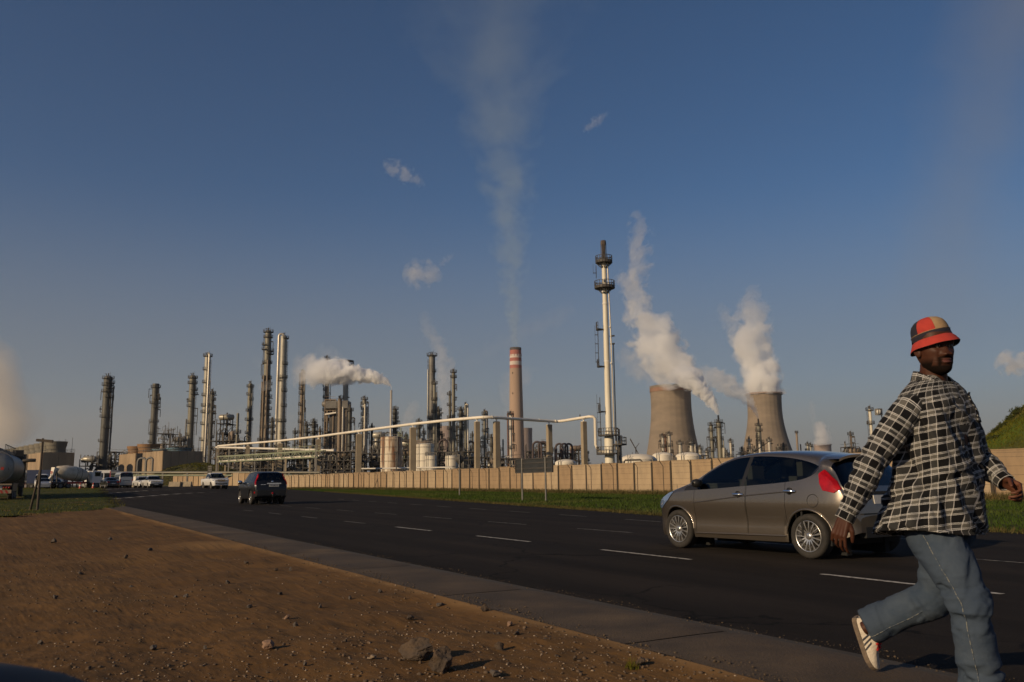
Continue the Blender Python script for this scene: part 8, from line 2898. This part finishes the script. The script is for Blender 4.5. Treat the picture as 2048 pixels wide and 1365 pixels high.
me = np_mesh('shirt_body', TV.reshape(-1, 3), grid_faces(npth, na_ + 1)[:, ::-1], True, uv=uv)
sb = link('shirt_body', me, M['plaid'], shirt)
solidify(sb, 0.003, -1)
def wr_fold(seed, amp, ev, ew, es):
 def f(A, Vv, P):
  q = np.stack([(A * .06 + Vv * .55).ravel() * 14, (Vv).ravel() * 5, np.cos(A).ravel()], 1)
  n = vnoise(q, 1.0, seed, 3)
  q3 = np.stack([(Vv * 34 + 1.6 * np.sin(A + seed)).ravel(), np.cos(A).ravel() * 1.4, np.sin(A).ravel() * 1.4], 1)
  w = np.exp(-((Vv - ev) / ew) ** 2).ravel() + .75 * np.exp(-((Vv - es) / .07) ** 2).ravel()
  return amp * (1 - np.abs(n) * 4) + 0.020 * vnoise(q3, 1.0, seed + 4, 2) * w + amp * .5 * n
 return f
def sleeve(sh, el, wr, seed, rs, cuff_r, name='sleeve'):
 d = (wr - el).normalized()
 inn = sh + (ctr - sh) * 0.32 + Vector((0, 0, .0))
 pts = [inn, sh + Vector((0, 0, -.016)), sh.lerp(el, .5) , el, el.lerp(wr, .5), wr - d * .035]
 path = catmull(pts, 100)
 t = np.linspace(0, 1, len(pts))
 rr = pchip(t, rs)(np.linspace(0, 1, 100))
 me, V = sleeve_mesh(name, path, rr, rr * .93, HEAD_N, 56, wr_fold(seed, 0.0055, .40, .10, .60))
 o = link(name, me, M['plaid'], shirt)
 solidify(o, .003, -1)
 cp_ = np.array([wr - d * .060, wr - d * .045, wr - d * .02, wr + d * .012])
 me, V = sleeve_mesh('cuff', catmull(cp_, 14), np.full(14, cuff_r), np.full(14, cuff_r * .9), HEAD_N, 40, None)
 c = link('cuff', me, M['plaid'], o)
 solidify(c, .004, 1)
 return o
sleeve(sh_r, el_r, wr_r, 2.0, [.034, .072, .075, .068, .064, .046], .044)
sleeve(sh_l, el_l, wr_l, 5.0, [.034, .072, .075, .069, .063, .046], .042)
def collar():
 k = 40
 V_, F_ = [], []
 c0 = neck0 + Vector((0.004, -.003, .022))
 a0, a1 = math.pi / 2 + .78, math.pi / 2 + 2 * math.pi - .78    # opens at the chest
 for i in range(k + 1):
  f = i / k
  a = a0 + (a1 - a0) * f
  e = abs(f - .5) * 2
  up = .050 - .026 * e ** 2
  rin, rout = .080 + .006 * e, .110 + .016 * e ** 3
  dn = -.008 - .030 * e ** 4
  w, n_ = math.cos(a), math.sin(a)
  fwd = HEAD_N * (.030 * e ** 4)
  def pt(r, z): return c0 + WID * (r * w * 1.08) + HEAD_N * (r * n_) + Vector((0, 0, z - .062 * e ** 3)) + fwd * .7
  V_ += [pt(rin + .004, -.004), pt(rin - .004, up * .6), pt(rin, up), pt(rin + .010, up + .001), pt((rin + rout) / 2 + .006, up * .45), pt(rout, dn)]
 for i in range(k):
  for j in range(5):
   F_.append((i * 6 + j, (i + 1) * 6 + j, (i + 1) * 6 + j + 1, i * 6 + j + 1))
 V_ = np.array([tuple(v) for v in V_])
 uv = np.array([[(i // 6) / k * .52 + .02, (i % 6) * .018 + .01] for i in range(len(V_))])
 me = np_mesh('collar', V_, np.array(F_), True, uv=uv)
 o = link('collar', me, M['plaid'], shirt)
 solidify(o, .003, 0)
 return o
collar()
ip = int(round((math.pi / 2) / (2 * math.pi) * na_))
jj = list(range(8, npth - 1))
V_, F_ = [], []
for j in jj:
 for di, off in ((-3, .001), (-2, .0045), (2, .0045), (3, .001)):
  p = TV[j, ip + di] + nrm2[0, ip + di] * off
  V_.append(tuple(p))
for i in range(len(jj) - 1):
 for q in range(3):
  F_.append((i * 4 + q, i * 4 + q + 1, (i + 1) * 4 + q + 1, (i + 1) * 4 + q))
uvp = np.array([[(q % 4) * .012 + .06, -dz[jj[q // 4]]] for q in range(len(V_))])
me = np_mesh('placket', np.array(V_), np.array(F_), True, uv=uvp)
pk_ = link('placket', me, M['plaid'], shirt)
for j in (16, 29, 42, 55, 68, 80):
 p = Vector(TV[j, ip]) + Vector(nrm2[0, ip]) * .007
 mb = MB().lathe([(.0002, .002), (.0045, .002), (.0055, 0), (.0055, -.003)], 10, (0, 0, 0), axis='y')
 q_ = HEAD_N.to_track_quat('Y', 'Z').to_matrix()
 mb.v = [tuple(p + q_ @ Vector(v)) for v in mb.v]
 mb.build('button', M['car_trim'], pk_)
for (a0, a1, j0, j1) in ((.62, 1.18, 24, 44),):
 i0, i1 = int(a0 / 6.2832 * na_), int(a1 / 6.2832 * na_)
 V_, F_ = [], []
 for j in range(j0, j1 + 1, 2):
  for i in range(i0, i1 + 1):
   e = 1 if (j in (j0,) or i in (i0, i1)) else 1
   V_.append(tuple(TV[j, i] + nrm2[0, i] * (.006 + (.010 if j == j0 else 0))))
 w_ = i1 - i0 + 1
 r_ = len(V_) // w_
 uvp = np.array([[.012 * (q % w_) + .04, -.012 * (q // w_) * 2] for q in range(len(V_))])
 me = np_mesh('chest_pocket', np.array(V_), grid_faces(r_, w_)[:, ::-1], True, uv=uvp)
 o = link('chest_pocket', me, M['plaid'], shirt)
 solidify(o, .004, -1)
# ---- jeans
mbj = MB()
def jl(pts, rs, n=26): 
 P_ = catmull([tuple(p) for p in pts], 26)
 R_ = pchip(np.linspace(0, 1, len(rs)), rs)(np.linspace(0, 1, 26))
 mbj.tube([Vector(p) for p in P_], list(R_), n)
up = Vector((0, 0, 1))
dkr = (an_r - kn_r).normalized()
dkl = (an_l - kn_l).normalized()
jl([hipc + up * .16, hipc + up * .05, hipc - up * .04], [.135, .150, .135], 30)
jl([hip_r + up * .08, hip_r - up * .04 + HEAD_N * .0, hip_r.lerp(kn_r, .5), kn_r, kn_r.lerp(an_r, .5), an_r + dkr * .045], [.120, .130, .114, .094, .090, .097])
jl([hip_l + up * .08, hip_l - up * .04, hip_l.lerp(kn_l, .5), kn_l, kn_l.lerp(an_l, .5), an_l - dkl * .035], [.116, .126, .110, .094, .088, .092])
jeans = mbj.build('jeans', M['denim'], man)
md = jeans.modifiers.new('remesh', 'REMESH')
md.mode = 'VOXEL'
md.voxel_size = 0.0075
md.use_smooth_shade = True
sm_ = jeans.modifiers.new('smooth', 'SMOOTH')
sm_.factor = .6
sm_.iterations = 4
bake(jeans)
me = jeans.data
nv = len(me.vertices)
co = np.zeros(nv * 3, np.float32); me.vertices.foreach_get('co', co); co = co.reshape(-1, 3)
nr = np.zeros(nv * 3, np.float32); me.vertices.foreach_get('normal', nr); nr = nr.reshape(-1, 3)
def along(P, a, b):
 a, b = np.array(a), np.array(b)
 d = b - a
 return ((P - a) @ d) / (d @ d)
d_ = np.zeros(nv)
for (h, k, a, sd) in ((hip_r, kn_r, an_r, 1.0), (hip_l, kn_l, an_l, 6.0)):
 ts, tk_ = along(co, k, a), along(co, h, k)
 seg = np.linalg.norm(co - (np.array(k) + np.clip(ts, 0, 1)[:, None] * (np.array(a) - np.array(k))), axis=1) < .15
 seg2 = np.linalg.norm(co - (np.array(h) + np.clip(tk_, 0, 1)[:, None] * (np.array(k) - np.array(h))), axis=1) < .17
 ax = (np.array(a) - np.array(k)); ax /= np.linalg.norm(ax)
 proj = co @ ax
 lat = co - proj[:, None] * ax
 q = np.stack([proj * 13, lat[:, 0] * 5 + lat[:, 1] * 3, lat[:, 1] * 6], 1)
 nn_ = vnoise(q, 1.0, sd, 3)
 w = np.exp(-((ts - 1.0) / .28) ** 2) + .9 * np.exp(-((ts - .0) / .22) ** 2) + .35
 d_ += seg * (0.030 * nn_ + 0.044 * (.20 - np.abs(nn_)) * (ts > -.25)) * w
 ax2 = (np.array(k) - np.array(h)); ax2 /= np.linalg.norm(ax2)
 proj = co @ ax2
 lat = co - proj[:, None] * ax2
 q = np.stack([proj * 7 + lat[:, 0] * 8, lat[:, 0] * 5, lat[:, 1] * 5], 1)
 n3 = vnoise(q, 1.25, sd + 3, 3)
 d_ += seg2 * (0.016 * n3 + .030 * (.18 - np.abs(n3))) * (1 - .3 * np.clip(tk_, 0, 1))
co2 = co + nr * d_[:, None]
me.vertices.foreach_set('co', co2.astype(np.float32).ravel())
me.update()
if not me.materials: me.materials.append(M['denim'])
from mathutils.bvhtree import BVHTree
bm = bmesh.new(); bm.from_mesh(me)
bvh = BVHTree.FromBMesh(bm)
def on_jeans(p, axis_pt, off=.002):
 d = (p - axis_pt).normalized()
 hit = bvh.ray_cast(axis_pt + d * .4, -d, .6)
 return hit[0] + d * off if hit[0] is not None else None
def seam(h, k, a, out_dir, name, f0, f1, w=.0):
 pts = []
 for f in np.linspace(f0, f1, 60):
  c = h.lerp(k, f) if f <= 1 else k.lerp(a, f - 1)
  s_ = on_jeans(c + out_dir(f) * .1, c)
  if s_ is not None: pts.append(s_)
 sm2 = [pts[0]] + [(pts[i - 1] + pts[i] * 2 + pts[i + 1]) / 4 for i in range(1, len(pts) - 1)] + [pts[-1]]
 o = MB().tube(sm2, .0019, 5).build(name, M['stitch'], jeans)
 return o
viewv = Vector((-0.46, -0.89, 0))
seam(hip_r, kn_r, an_r, lambda f: (-WID * .55 + HEAD_N * (-.22 + .20 * f) + viewv * .4).normalized(), 'outer_seam', .12, 2.02)
seam(hip_l, kn_l, an_l, lambda f: (-WID * .8 - up * .6 + HEAD_N * .1).normalized(), 'inner_seam', 1.1, 1.96)
bm.free()
# ---- shoes
def shoe(heel, fwd, upv, side_seen, name_label):
 """heel = back bottom corner of the sole; fwd to the toe; upv away from the sole"""
 fwd = fwd.normalized()
 upv = (upv - fwd * upv.dot(fwd)).normalized()
 lat = upv.cross(fwd).normalized()
 root = empty('shoe')
 root.parent = man
 def W_(x, y, z): return heel + fwd * x + lat * y + upv * z
 ST = [(0.0, .026, .006, .070, .016), (.012, .033, .002, .100, .022), (.045, .037, 0, .114, .027), (.085, .038, 0, .116, .028), (.12, .040, 0, .108, .028), (.16, .044, 0, .092, .030), (.20, .048, .001, .072, .032),
   (.235, .047, .005, .058, .030), (.262, .040, .010, .047, .022), (.280, .026, .016, .036, .010), (.288, .008, .020, .028, .003)]
 n = 18
 V_, F_ = [], []
 for (x, hw, zb, zt, tw) in ST:
  for k in range(n):
   a = math.pi * k / (n - 1)
   y = -math.cos(a)
   z = math.sin(a)
   yy = hw * np.sign(y) * abs(y) ** .6 * (1 - .25 * z)
   V_.append(W_(x, yy, zb + .024 + (zt - .024) * z ** .75))
 for i in range(len(ST) - 1):
  for k in range(n - 1):
   F_.append((i * n + k, i * n + k + 1, (i + 1) * n + k + 1, (i + 1) * n + k))
 F_.append(tuple(range(n)))
 MB().add(V_, F_, True).build('upper', M['shoe_white'], root)
 V_, F_ = [], []
 for (x, hw, zb, zt, tw) in ST:
  h = hw + .004
  for (yy, z) in ((-h, zb + .002), (-h - .001, zb + .026), (h + .001, zb + .026), (h, zb + .002)):
   V_.append(W_(x if x > 0 else -.004, yy, z))
 for i in range(len(ST) - 1):
  for k in range(4):
   F_.append((i * 4 + k, i * 4 + (k + 1) % 4, (i + 1) * 4 + (k + 1) % 4, (i + 1) * 4 + k))
 F_ += [(0, 1, 2, 3), tuple(len(V_) - 4 + k for k in (3, 2, 1, 0))]
 MB().add(V_, F_, False).build('sole', M['shoe_sole'], root)
 def surf(x, z, sg):
  xs_ = [s[0] for s in ST]
  hw, zb, zt = [float(np.interp(x, xs_, [s[i] for s in ST])) for i in (1, 2, 3)]
  f = min(1, max(0, (z - zb - .024) / (zt - .024)))
  zz_ = f ** (1 / .75)
  y = math.sqrt(max(0, 1 - zz_ ** 2)) ** .6 * hw * (1 - .25 * zz_)
  return W_(x, sg * (y + .0015), z)
 for sg in (1, -1):
  for k in range(3):
   x0 = .105 + .026 * k
   V_ = []
   for i in range(6):
    f = i / 5
    z = .028 + (.056 - .008 * k) * f
    xx = x0 - .030 * f + .012
    V_ += [surf(xx - .0055, z, sg), surf(xx + .0055, z, sg)]
   F_ = [(2 * i, 2 * i + 1, 2 * i + 3, 2 * i + 2) for i in range(5)]
   MB().add(V_, F_, False).build('stripe', M['shoe_stripe'], root)
 V_ = []
 for (x, z) in ((.075, .136), (.095, .122), (.13, .110), (.17, .093), (.19, .082)):
  w = .025
  V_ += [W_(x, -w, z), W_(x, w, z)]
 MB().add(V_, [(2 * i, 2 * i + 1, 2 * i + 3, 2 * i + 2) for i in range(4)], True).build('tongue', M['lace_red'], root)
 for k in range(5):
  x = .100 + k * .019
  z = float(np.interp(x, [.095, .13, .17, .2], [.118, .108, .091, .077])) + .004
  sg = 1 if k % 2 else -1
  MB().tube([W_(x - .006, -.026 * sg, z - .011), W_(x, 0, z + .003), W_(x + .006, .026 * sg, z - .011)], .0058, 6).build('lace', M['lace_red'], root)
 MB().tube([W_(.098, 0, .122), W_(.085, -.02, .138), W_(.098, -.036, .130), W_(.105, -.012, .122)], .0036, 6).build('lace', M['lace_red'], root)
 MB().tube([W_(.098, 0, .122), W_(.088, .02, .134), W_(.102, .040, .120)], .0036, 6).build('lace', M['lace_red'], root)
 MB().tube([W_(.02, -.022, .108), W_(.006, 0, .104), W_(.02, .022, .108), W_(.06, .026, .114), W_(.085, .018, .116)], .006, 6).build('heel_collar', M['shoe_stripe'], root)
 return root
toe = gnd(1742, 1343, 0.024) - MO
heel = J(1706, 1240, toe.y + MO.y + .02)
fw_ = (toe - heel)
shoe(heel - fw_.normalized() * .01, fw_, Vector((.74, -.60, .33)), -1, '')
hr = Vector((an_r.x, an_r.y, .024)) - HEAD_N * .07
shoe(hr, HEAD_N + Vector((0, 0, .03)), Vector((0, 0, 1)), 1, '')
# ================================================================== STEAM AND SMOKE
def plume(name, label, Y, pts, dens, k=2.2, amp=1.2, sharp=3.0, col=(1, 1, 1), fade=((0, 1), (1, 0.0)), depth=1.0, g=0.1, seed=0.0, detail=5.0, bias=0.0, b1=0.0, absorb=None):
 """pts: (px, py, half width in px) along the plume, seen at depth Y"""
 W3 = [at(px, py, Y) for px, py, _ in pts]
 rad = [w * Y / F_PX for _, _, w in pts]
 o = W3[0]
 ax = (W3[-1] - o)
 L = ax.length
 zx = ax.normalized()
 yx = Vector((0, 1, 0))
 xx = yx.cross(zx).normalized()
 yx = zx.cross(xx)
 loc = [Vector(((p - o).dot(xx), (p - o).dot(yx), (p - o).dot(zx))) for p in W3]
 t = [v.z / L for v in loc]
 n = 24
 ft, fr_ = pchip(t, [v.x for v in loc]), pchip(t, rad)
 tt = np.linspace(0, 1, n)
 cx, rr = ft(tt), fr_(tt)
 ss = np.concatenate([[0], np.cumsum(np.diff(tt) * L / ((rr[1:] + rr[:-1]) / 2))])
 mb = MB()
 m_ = 1.45
 V_, F_ = [], []
 q = 14
 for i in range(n):
  for j in range(q):
   a = 2 * math.pi * j / q
   z = tt[i] * L
   if i == 0: z -= rr[0] * .05
   V_.append((cx[i] + rr[i] * m_ * math.cos(a), rr[i] * m_ * depth * math.sin(a), z))
 for i in range(n - 1):
  for j in range(q):
   F_.append((i * q + j, i * q + (j + 1) % q, (i + 1) * q + (j + 1) % q, (i + 1) * q + j))
 F_.append(tuple(reversed(range(q))))
 F_.append(tuple((n - 1) * q + j for j in range(q)))
 mb.add(V_, F_)
 m = bpy.data.materials.new(name + '_volume')
 m.use_nodes = True
 nt = m.node_tree
 N, Lk_ = nt.nodes, nt.links
 N.remove(N['Principled BSDF'])
 out = N['Material Output']
 vol = N.new('ShaderNodeVolumePrincipled')
 vol.inputs['Color'].default_value = (*col, 1)
 vol.inputs['Anisotropy'].default_value = g
 if absorb: vol.inputs['Absorption Color'].default_value = (*absorb, 1)
 Lk_.new(vol.outputs[0], out.inputs['Volume'])
 tcn = N.new('ShaderNodeTexCoord')
 sp = N.new('ShaderNodeSeparateXYZ')
 Lk_.new(tcn.outputs['Object'], sp.inputs[0])
 def ma(op, a, b=None, c=None):
  nd = N.new('ShaderNodeMath')
  nd.operation = op
  for i, x in enumerate((a, b, c)):
   if x is None: continue
   if isinstance(x, (int, float)): nd.inputs[i].default_value = float(x)
   else: Lk_.new(x, nd.inputs[i])
  return nd.outputs[0]
 u = ma('DIVIDE', sp.outputs['Z'], L)
 def fcurve(xs, ys):
  lo, hi = float(min(ys)), float(max(ys))
  if hi - lo < 1e-6: hi = lo + 1e-3
  nd = N.new('ShaderNodeFloatCurve')
  c = nd.mapping.curves[0]
  yy = [(y - lo) / (hi - lo) for y in ys]
  c.points[0].location = (float(xs[0]), yy[0])
  c.points[1].location = (float(xs[-1]), yy[-1])
  for x, y in list(zip(xs, yy))[1:-1]:
   c.points.new(float(x), float(y))
  nd.mapping.use_clip = True
  nd.mapping.update()
  Lk_.new(u, nd.inputs['Value'])
  return ma('MULTIPLY_ADD', nd.outputs[0], hi - lo, lo)
 idx = list(range(0, n, 3)) + ([n - 1] if (n - 1) % 3 else [])
 C = fcurve(tt[idx], cx[idx])
 Rr = fcurve(tt[idx], rr[idx])
 Sv = fcurve(tt[idx], ss[idx])
 Fd = fcurve([f[0] for f in fade], [f[1] for f in fade])
 x_ = ma('DIVIDE', ma('SUBTRACT', sp.outputs['X'], C), Rr)
 y_ = ma('DIVIDE', sp.outputs['Y'], ma('MULTIPLY', Rr, depth))
 cb = N.new('ShaderNodeCombineXYZ')
 Lk_.new(x_, cb.inputs[0]); Lk_.new(y_, cb.inputs[1]); Lk_.new(Sv, cb.inputs[2])
 ad = N.new('ShaderNodeVectorMath')
 ad.operation = 'ADD'
 ad.inputs[1].default_value = (seed, seed * 1.7, seed * 0.6)
 Lk_.new(cb.outputs[0], ad.inputs[0])
 nz = N.new('ShaderNodeTexNoise')
 nz.inputs['Scale'].default_value = k
 nz.inputs['Detail'].default_value = detail
 nz.inputs['Roughness'].default_value = 0.56
 nz.inputs['Distortion'].default_value = 0.25
 Lk_.new(ad.outputs[0], nz.inputs[0])
 d = ma('SQRT', ma('ADD', ma('MULTIPLY', x_, x_), ma('MULTIPLY', y_, y_)))
 nn = ma('MULTIPLY', ma('SUBTRACT', nz.outputs['Fac'], 0.5), 2.0 * amp)
 val = ma('ADD', ma('SUBTRACT', ma('MULTIPLY_ADD', u, b1, 1.0 + bias), d), nn)
 val = ma('MULTIPLY', val, sharp)
 cl = N.new('ShaderNodeClamp')
 Lk_.new(val, cl.inputs['Value'])
 edge = N.new('ShaderNodeMapRange')          # nothing reaches the bounding tube
 for kk, v in zip(('From Min', 'From Max', 'To Min', 'To Max'), (1.42, 1.10, 0.0, 1.0)):
  edge.inputs[kk].default_value = v
 Lk_.new(d, edge.inputs['Value'])
 dn = ma('MULTIPLY', ma('MULTIPLY', cl.outputs[0], edge.outputs[0]), ma('MULTIPLY', Fd, dens))
 Lk_.new(dn, vol.inputs['Density'])
 ob = mb.build(name, m, None)
 ob.matrix_world = Matrix.Translation(o) @ Matrix((xx, yx, zx)).transposed().to_4x4()
 tag(ob, label, kind='stuff')
 return ob
WARM = (0.99, 0.97, 0.95)
plume('steam_plume', 'thick white steam jet blowing left from the thin stack', 262,
  [(783, 779, 2.5), (773, 766, 7), (755, 757, 13), (730, 752, 17), (700, 748, 21), (668, 746, 27), (636, 744, 31), (606, 742, 32), (582, 740, 26)],
  2.2, k=1.25, amp=1.35, sharp=5.0, fade=((0, 1), (.4, .8), (.65, .30), (.85, .08), (1, 0.0)), seed=3.1, bias=-.08)
plume('steam_wisp', 'loose shreds of steam above the white jet', 270,
  [(690, 735, 12), (665, 712, 20), (640, 705, 18), (620, 715, 12)], 0.05, k=1.5, amp=1.7, sharp=2.0, fade=((0, .6), (.5, 1), (1, 0)), seed=9.0, bias=-.25)
plume('steam_plume', 'bright steam from the left steaming column climbing past the left cooling tower', 330,
  [(1437, 830, 3), (1428, 812, 9), (1412, 790, 14), (1392, 768, 19), (1368, 752, 24), (1345, 742, 27)],
  1.2, k=1.4, amp=1.3, sharp=5.0, fade=((0, 1), (.5, .9), (.8, .5), (1, 0.1)), seed=5.5)
plume('steam_plume', 'large loose steam cloud drifting up over the left cooling tower', 940,
  [(1370, 772, 36), (1345, 738, 50), (1318, 695, 52), (1294, 650, 44), (1274, 600, 30), (1266, 550, 36), (1274, 500, 33), (1278, 460, 28), (1270, 422, 14)],
  0.11, k=1.15, amp=2.1, sharp=3.6, fade=((0, .55), (.15, .8), (.45, .55), (.65, .34), (1, 0.12)), seed=12.3, bias=-.16, b1=-.26, detail=7)
plume('steam_plume', 'ragged left edge of the steam above the flare stack side', 980,
  [(1310, 765, 20), (1280, 738, 30), (1255, 715, 28), (1236, 700, 14)],
  0.018, k=1.4, amp=1.5, sharp=2.2, fade=((0, .6), (.5, 1), (1, 0.0)), seed=17.3, bias=-.15)
plume('steam_plume', 'steam from the right steaming column drifting left between the towers', 350,
  [(1517, 838, 2.5), (1508, 818, 7), (1494, 798, 12), (1472, 780, 17), (1445, 764, 21), (1415, 752, 24), (1385, 745, 22)],
  0.34, k=1.4, amp=1.4, sharp=4.0, fade=((0, 1), (.45, .75), (.75, .38), (1, 0.05)), seed=7.7)
plume('steam_plume', 'broad white steam rising from the right cooling tower', 950,
  [(1527, 790, 33), (1526, 765, 32), (1520, 738, 31), (1508, 708, 36), (1500, 678, 40), (1506, 645, 38), (1502, 610, 30), (1508, 570, 14)],
  0.19, k=1.2, amp=1.7, sharp=4.2, fade=((0, 1), (.2, .85), (.45, .36), (.75, .18), (1, 0.05)), seed=21.0, bias=.16, b1=-.45, detail=7)
plume('steam_wisp', 'faint curl of steam left of the right tower plume', 960,
  [(1495, 690, 22), (1472, 660, 26), (1448, 630, 20), (1438, 605, 10)], 0.022, k=1.5, amp=1.7, sharp=2.2, fade=((0, .6), (.4, 1), (1, 0.0)), seed=31.0, bias=-.25)
plume('steam_plume', 'small steam puff over the far pink cooling tower', 2560,
  [(1645, 890, 16), (1644, 872, 15), (1641, 855, 14), (1638, 842, 8)], 0.05, k=1.3, amp=1.3, sharp=3.0, fade=((0, .8), (.5, .9), (1, 0.05)), seed=41.0)
plume('steam_wisp', 'thin vertical wisp left of the far pink tower steam', 2500,
  [(1628, 862, 5), (1627, 838, 6), (1624, 812, 7), (1622, 800, 4)], 0.010, k=1.3, amp=1.3, sharp=2.0, fade=((0, .3), (.7, 1), (1, 0.0)), seed=43.0)
plume('smoke_plume', 'tall faint grey smoke column rising from the striped chimney to the top of the sky', 1010,
  [(1030, 694, 9), (1028, 660, 13), (1026, 610, 21), (1022, 560, 30), (1021, 500, 40), (1020, 430, 50), (1012, 360, 62), (1002, 290, 72), (1000, 220, 104), (1002, 140, 150), (1008, 60, 195), (1016, -40, 235), (1022, -120, 260)],
  0.052, k=1.35, amp=1.55, sharp=1.3, col=(0.78, 0.88, 0.84), fade=((0, 1), (.04, .85), (.15, .36), (.4, .15), (.7, .042), (1, .016)), seed=51.0, depth=.7, bias=-.1, detail=7)
plume('smoke_plume', 'slanting pale smoke band crossing behind the striped chimney', 1200,
  [(930, 735, 14), (975, 705, 20), (1030, 675, 22), (1080, 650, 24), (1125, 628, 22), (1150, 615, 10)],
  0.0042, k=1.2, amp=1.2, sharp=1.3, col=(0.95, 0.93, 0.92), fade=((0, .3), (.3, .7), (.7, 1), (1, .0)), seed=55.0)
plume('steam_plume', 'pale steam drifting behind the shaft of the striped chimney', 1300,
  [(1022, 850, 14), (1020, 800, 20), (1026, 770, 28), (1040, 745, 30), (1058, 730, 16)],
  0.009, k=1.4, amp=1.4, sharp=2.0, fade=((0, .5), (.4, 1), (1, .0)), seed=57.0)
plume('steam_plume', 'tall pale steam streak right of the broad ringed column', 1500,
  [(896, 850, 16), (893, 800, 19), (888, 750, 22), (884, 712, 22), (874, 688, 16), (860, 665, 16), (850, 640, 14), (848, 622, 6)],
  0.022, k=1.35, amp=1.4, sharp=2.6, fade=((0, .9), (.3, 1), (.7, .6), (1, .1)), seed=61.0, bias=-.05)
plume('steam_plume', 'pale steam low between the thin stack and the broad ringed column', 1500,
  [(808, 862, 10), (815, 838, 13), (826, 815, 13), (832, 800, 6)], 0.016, k=1.4, amp=1.3, sharp=2.4, fade=((0, .7), (.5, 1), (1, .1)), seed=65.0)
plume('steam_wisp', 'thin pale wisp above the purple pipe loops', 600,
  [(1148, 900, 2.5), (1147, 880, 3), (1145, 862, 4), (1143, 852, 2)], 0.03, k=1.3, amp=1.2, sharp=1.6, fade=((0, .8), (.6, .6), (1, .0)), seed=67.0)
plume('steam_wisp', 'small pinkish puff on the trunk of the tallest column', 290,
  [(545, 770, 6), (532, 772, 11), (520, 776, 9), (512, 770, 4)], 0.07, k=1.5, amp=1.4, sharp=2.0, fade=((0, .3), (.5, 1), (1, 0)), seed=69.0)
plume('steam_wisp', 'faint steam left of the head of the tallest column', 310,
  [(530, 742, 10), (515, 724, 12), (505, 715, 8)], 0.012, k=1.5, amp=1.4, sharp=1.5, fade=((0, .6), (.5, 1), (1, 0)), seed=70.0)
plume('steam_plume', 'big soft brownish steam cloud rising at the left edge', 310,
  [(22, 890, 62), (14, 840, 72), (2, 790, 72), (-12, 745, 62), (-30, 700, 44), (-60, 650, 40), (-100, 600, 30)],
  0.10, k=0.9, amp=0.75, sharp=1.3, col=(0.94, 0.89, 0.82), fade=((0, .7), (.2, 1), (.6, .8), (1, .1)), seed=73.0, depth=.8)
plume('smoke_plume', 'thin brown smoke lying over the left columns', 295,
  [(120, 880, 40), (220, 850, 60), (320, 848, 55), (420, 850, 42), (500, 840, 30)],
  0.006, k=1.0, amp=1.1, sharp=1.2, col=(0.62, 0.56, 0.52), fade=((0, .4), (.3, 1), (.7, 1), (1, .0)), seed=77.0, depth=.4)
plume('smoke_plume', 'grey steam veiling the lattice structure behind the blue fan rings', 345,
  [(345, 900, 16), (340, 870, 22), (335, 840, 22), (328, 810, 12)], 0.014, k=1.3, amp=1.2, sharp=1.6, col=(0.8, 0.78, 0.76), fade=((0, 1), (.5, .8), (1, .1)), seed=79.0)
def puff(label, px, py, hw, hh, dens, seed, Y=1500, slope=0.0, kind='cloud'):
 P_ = [(px - hw, py - slope * hw, hh * .45), (px - hw * .5, py - slope * hw * .5, hh), (px, py, hh * 1.05), (px + hw * .5, py + slope * hw * .5, hh * .85), (px + hw, py + slope * hw, hh * .35)]
 return plume(kind, label, Y, P_, dens, k=1.25, amp=1.6, sharp=2.6, fade=((0, .5), (.3, 1), (.7, .9), (1, .1)), seed=seed, bias=-.26)
puff('small torn white cloud at upper left of the smoke column', 808, 348, 42, 20, 0.016, 83.0, slope=.55)
puff('small white cloud left of the smoke column, above the hooped columns', 846, 550, 40, 30, 0.020, 86.0, slope=.15)
puff('thin wisp hanging off the right of the small white cloud', 893, 520, 16, 10, 0.012, 88.0, slope=-.8)
puff('small wispy cloud high to the right of the smoke column', 1192, 244, 26, 12, 0.014, 90.0, slope=-.75)
puff('small white cloud at the right edge above the green hill', 2034, 726, 44, 28, 0.05, 94.0, slope=0.0)
plume('smoke_plume', 'wide dim smoke veil high in the right of the sky', 1600,
  [(1800, 900, 60), (1850, 700, 100), (1900, 500, 130), (1950, 300, 150), (2010, 100, 170), (2080, -100, 180)],
  0.0018, k=0.8, amp=0.9, sharp=1.0, col=(0.66, 0.66, 0.62), fade=((0, .2), (.3, .8), (.7, 1), (1, 1)), seed=97.0, depth=.6)
HZ = 10500.0
mb = MB().box((0, 0, 400.0), (2 * HZ, 2 * HZ, 803.0))
m = bpy.data.materials.new('smoggy_air')
m.use_nodes = True
m.node_tree.nodes.remove(m.node_tree.nodes['Principled BSDF'])
pv = m.node_tree.nodes.new('ShaderNodeVolumePrincipled')
pv.inputs['Color'].default_value = (0.82, 0.82, 0.84, 1)
pv.inputs['Density'].default_value = 0.00005
pv.inputs['Anisotropy'].default_value = 0.2
m.node_tree.links.new(pv.outputs[0], m.node_tree.nodes['Material Output'].inputs['Volume'])
tag(mb.build('haze', m), kind='stuff')
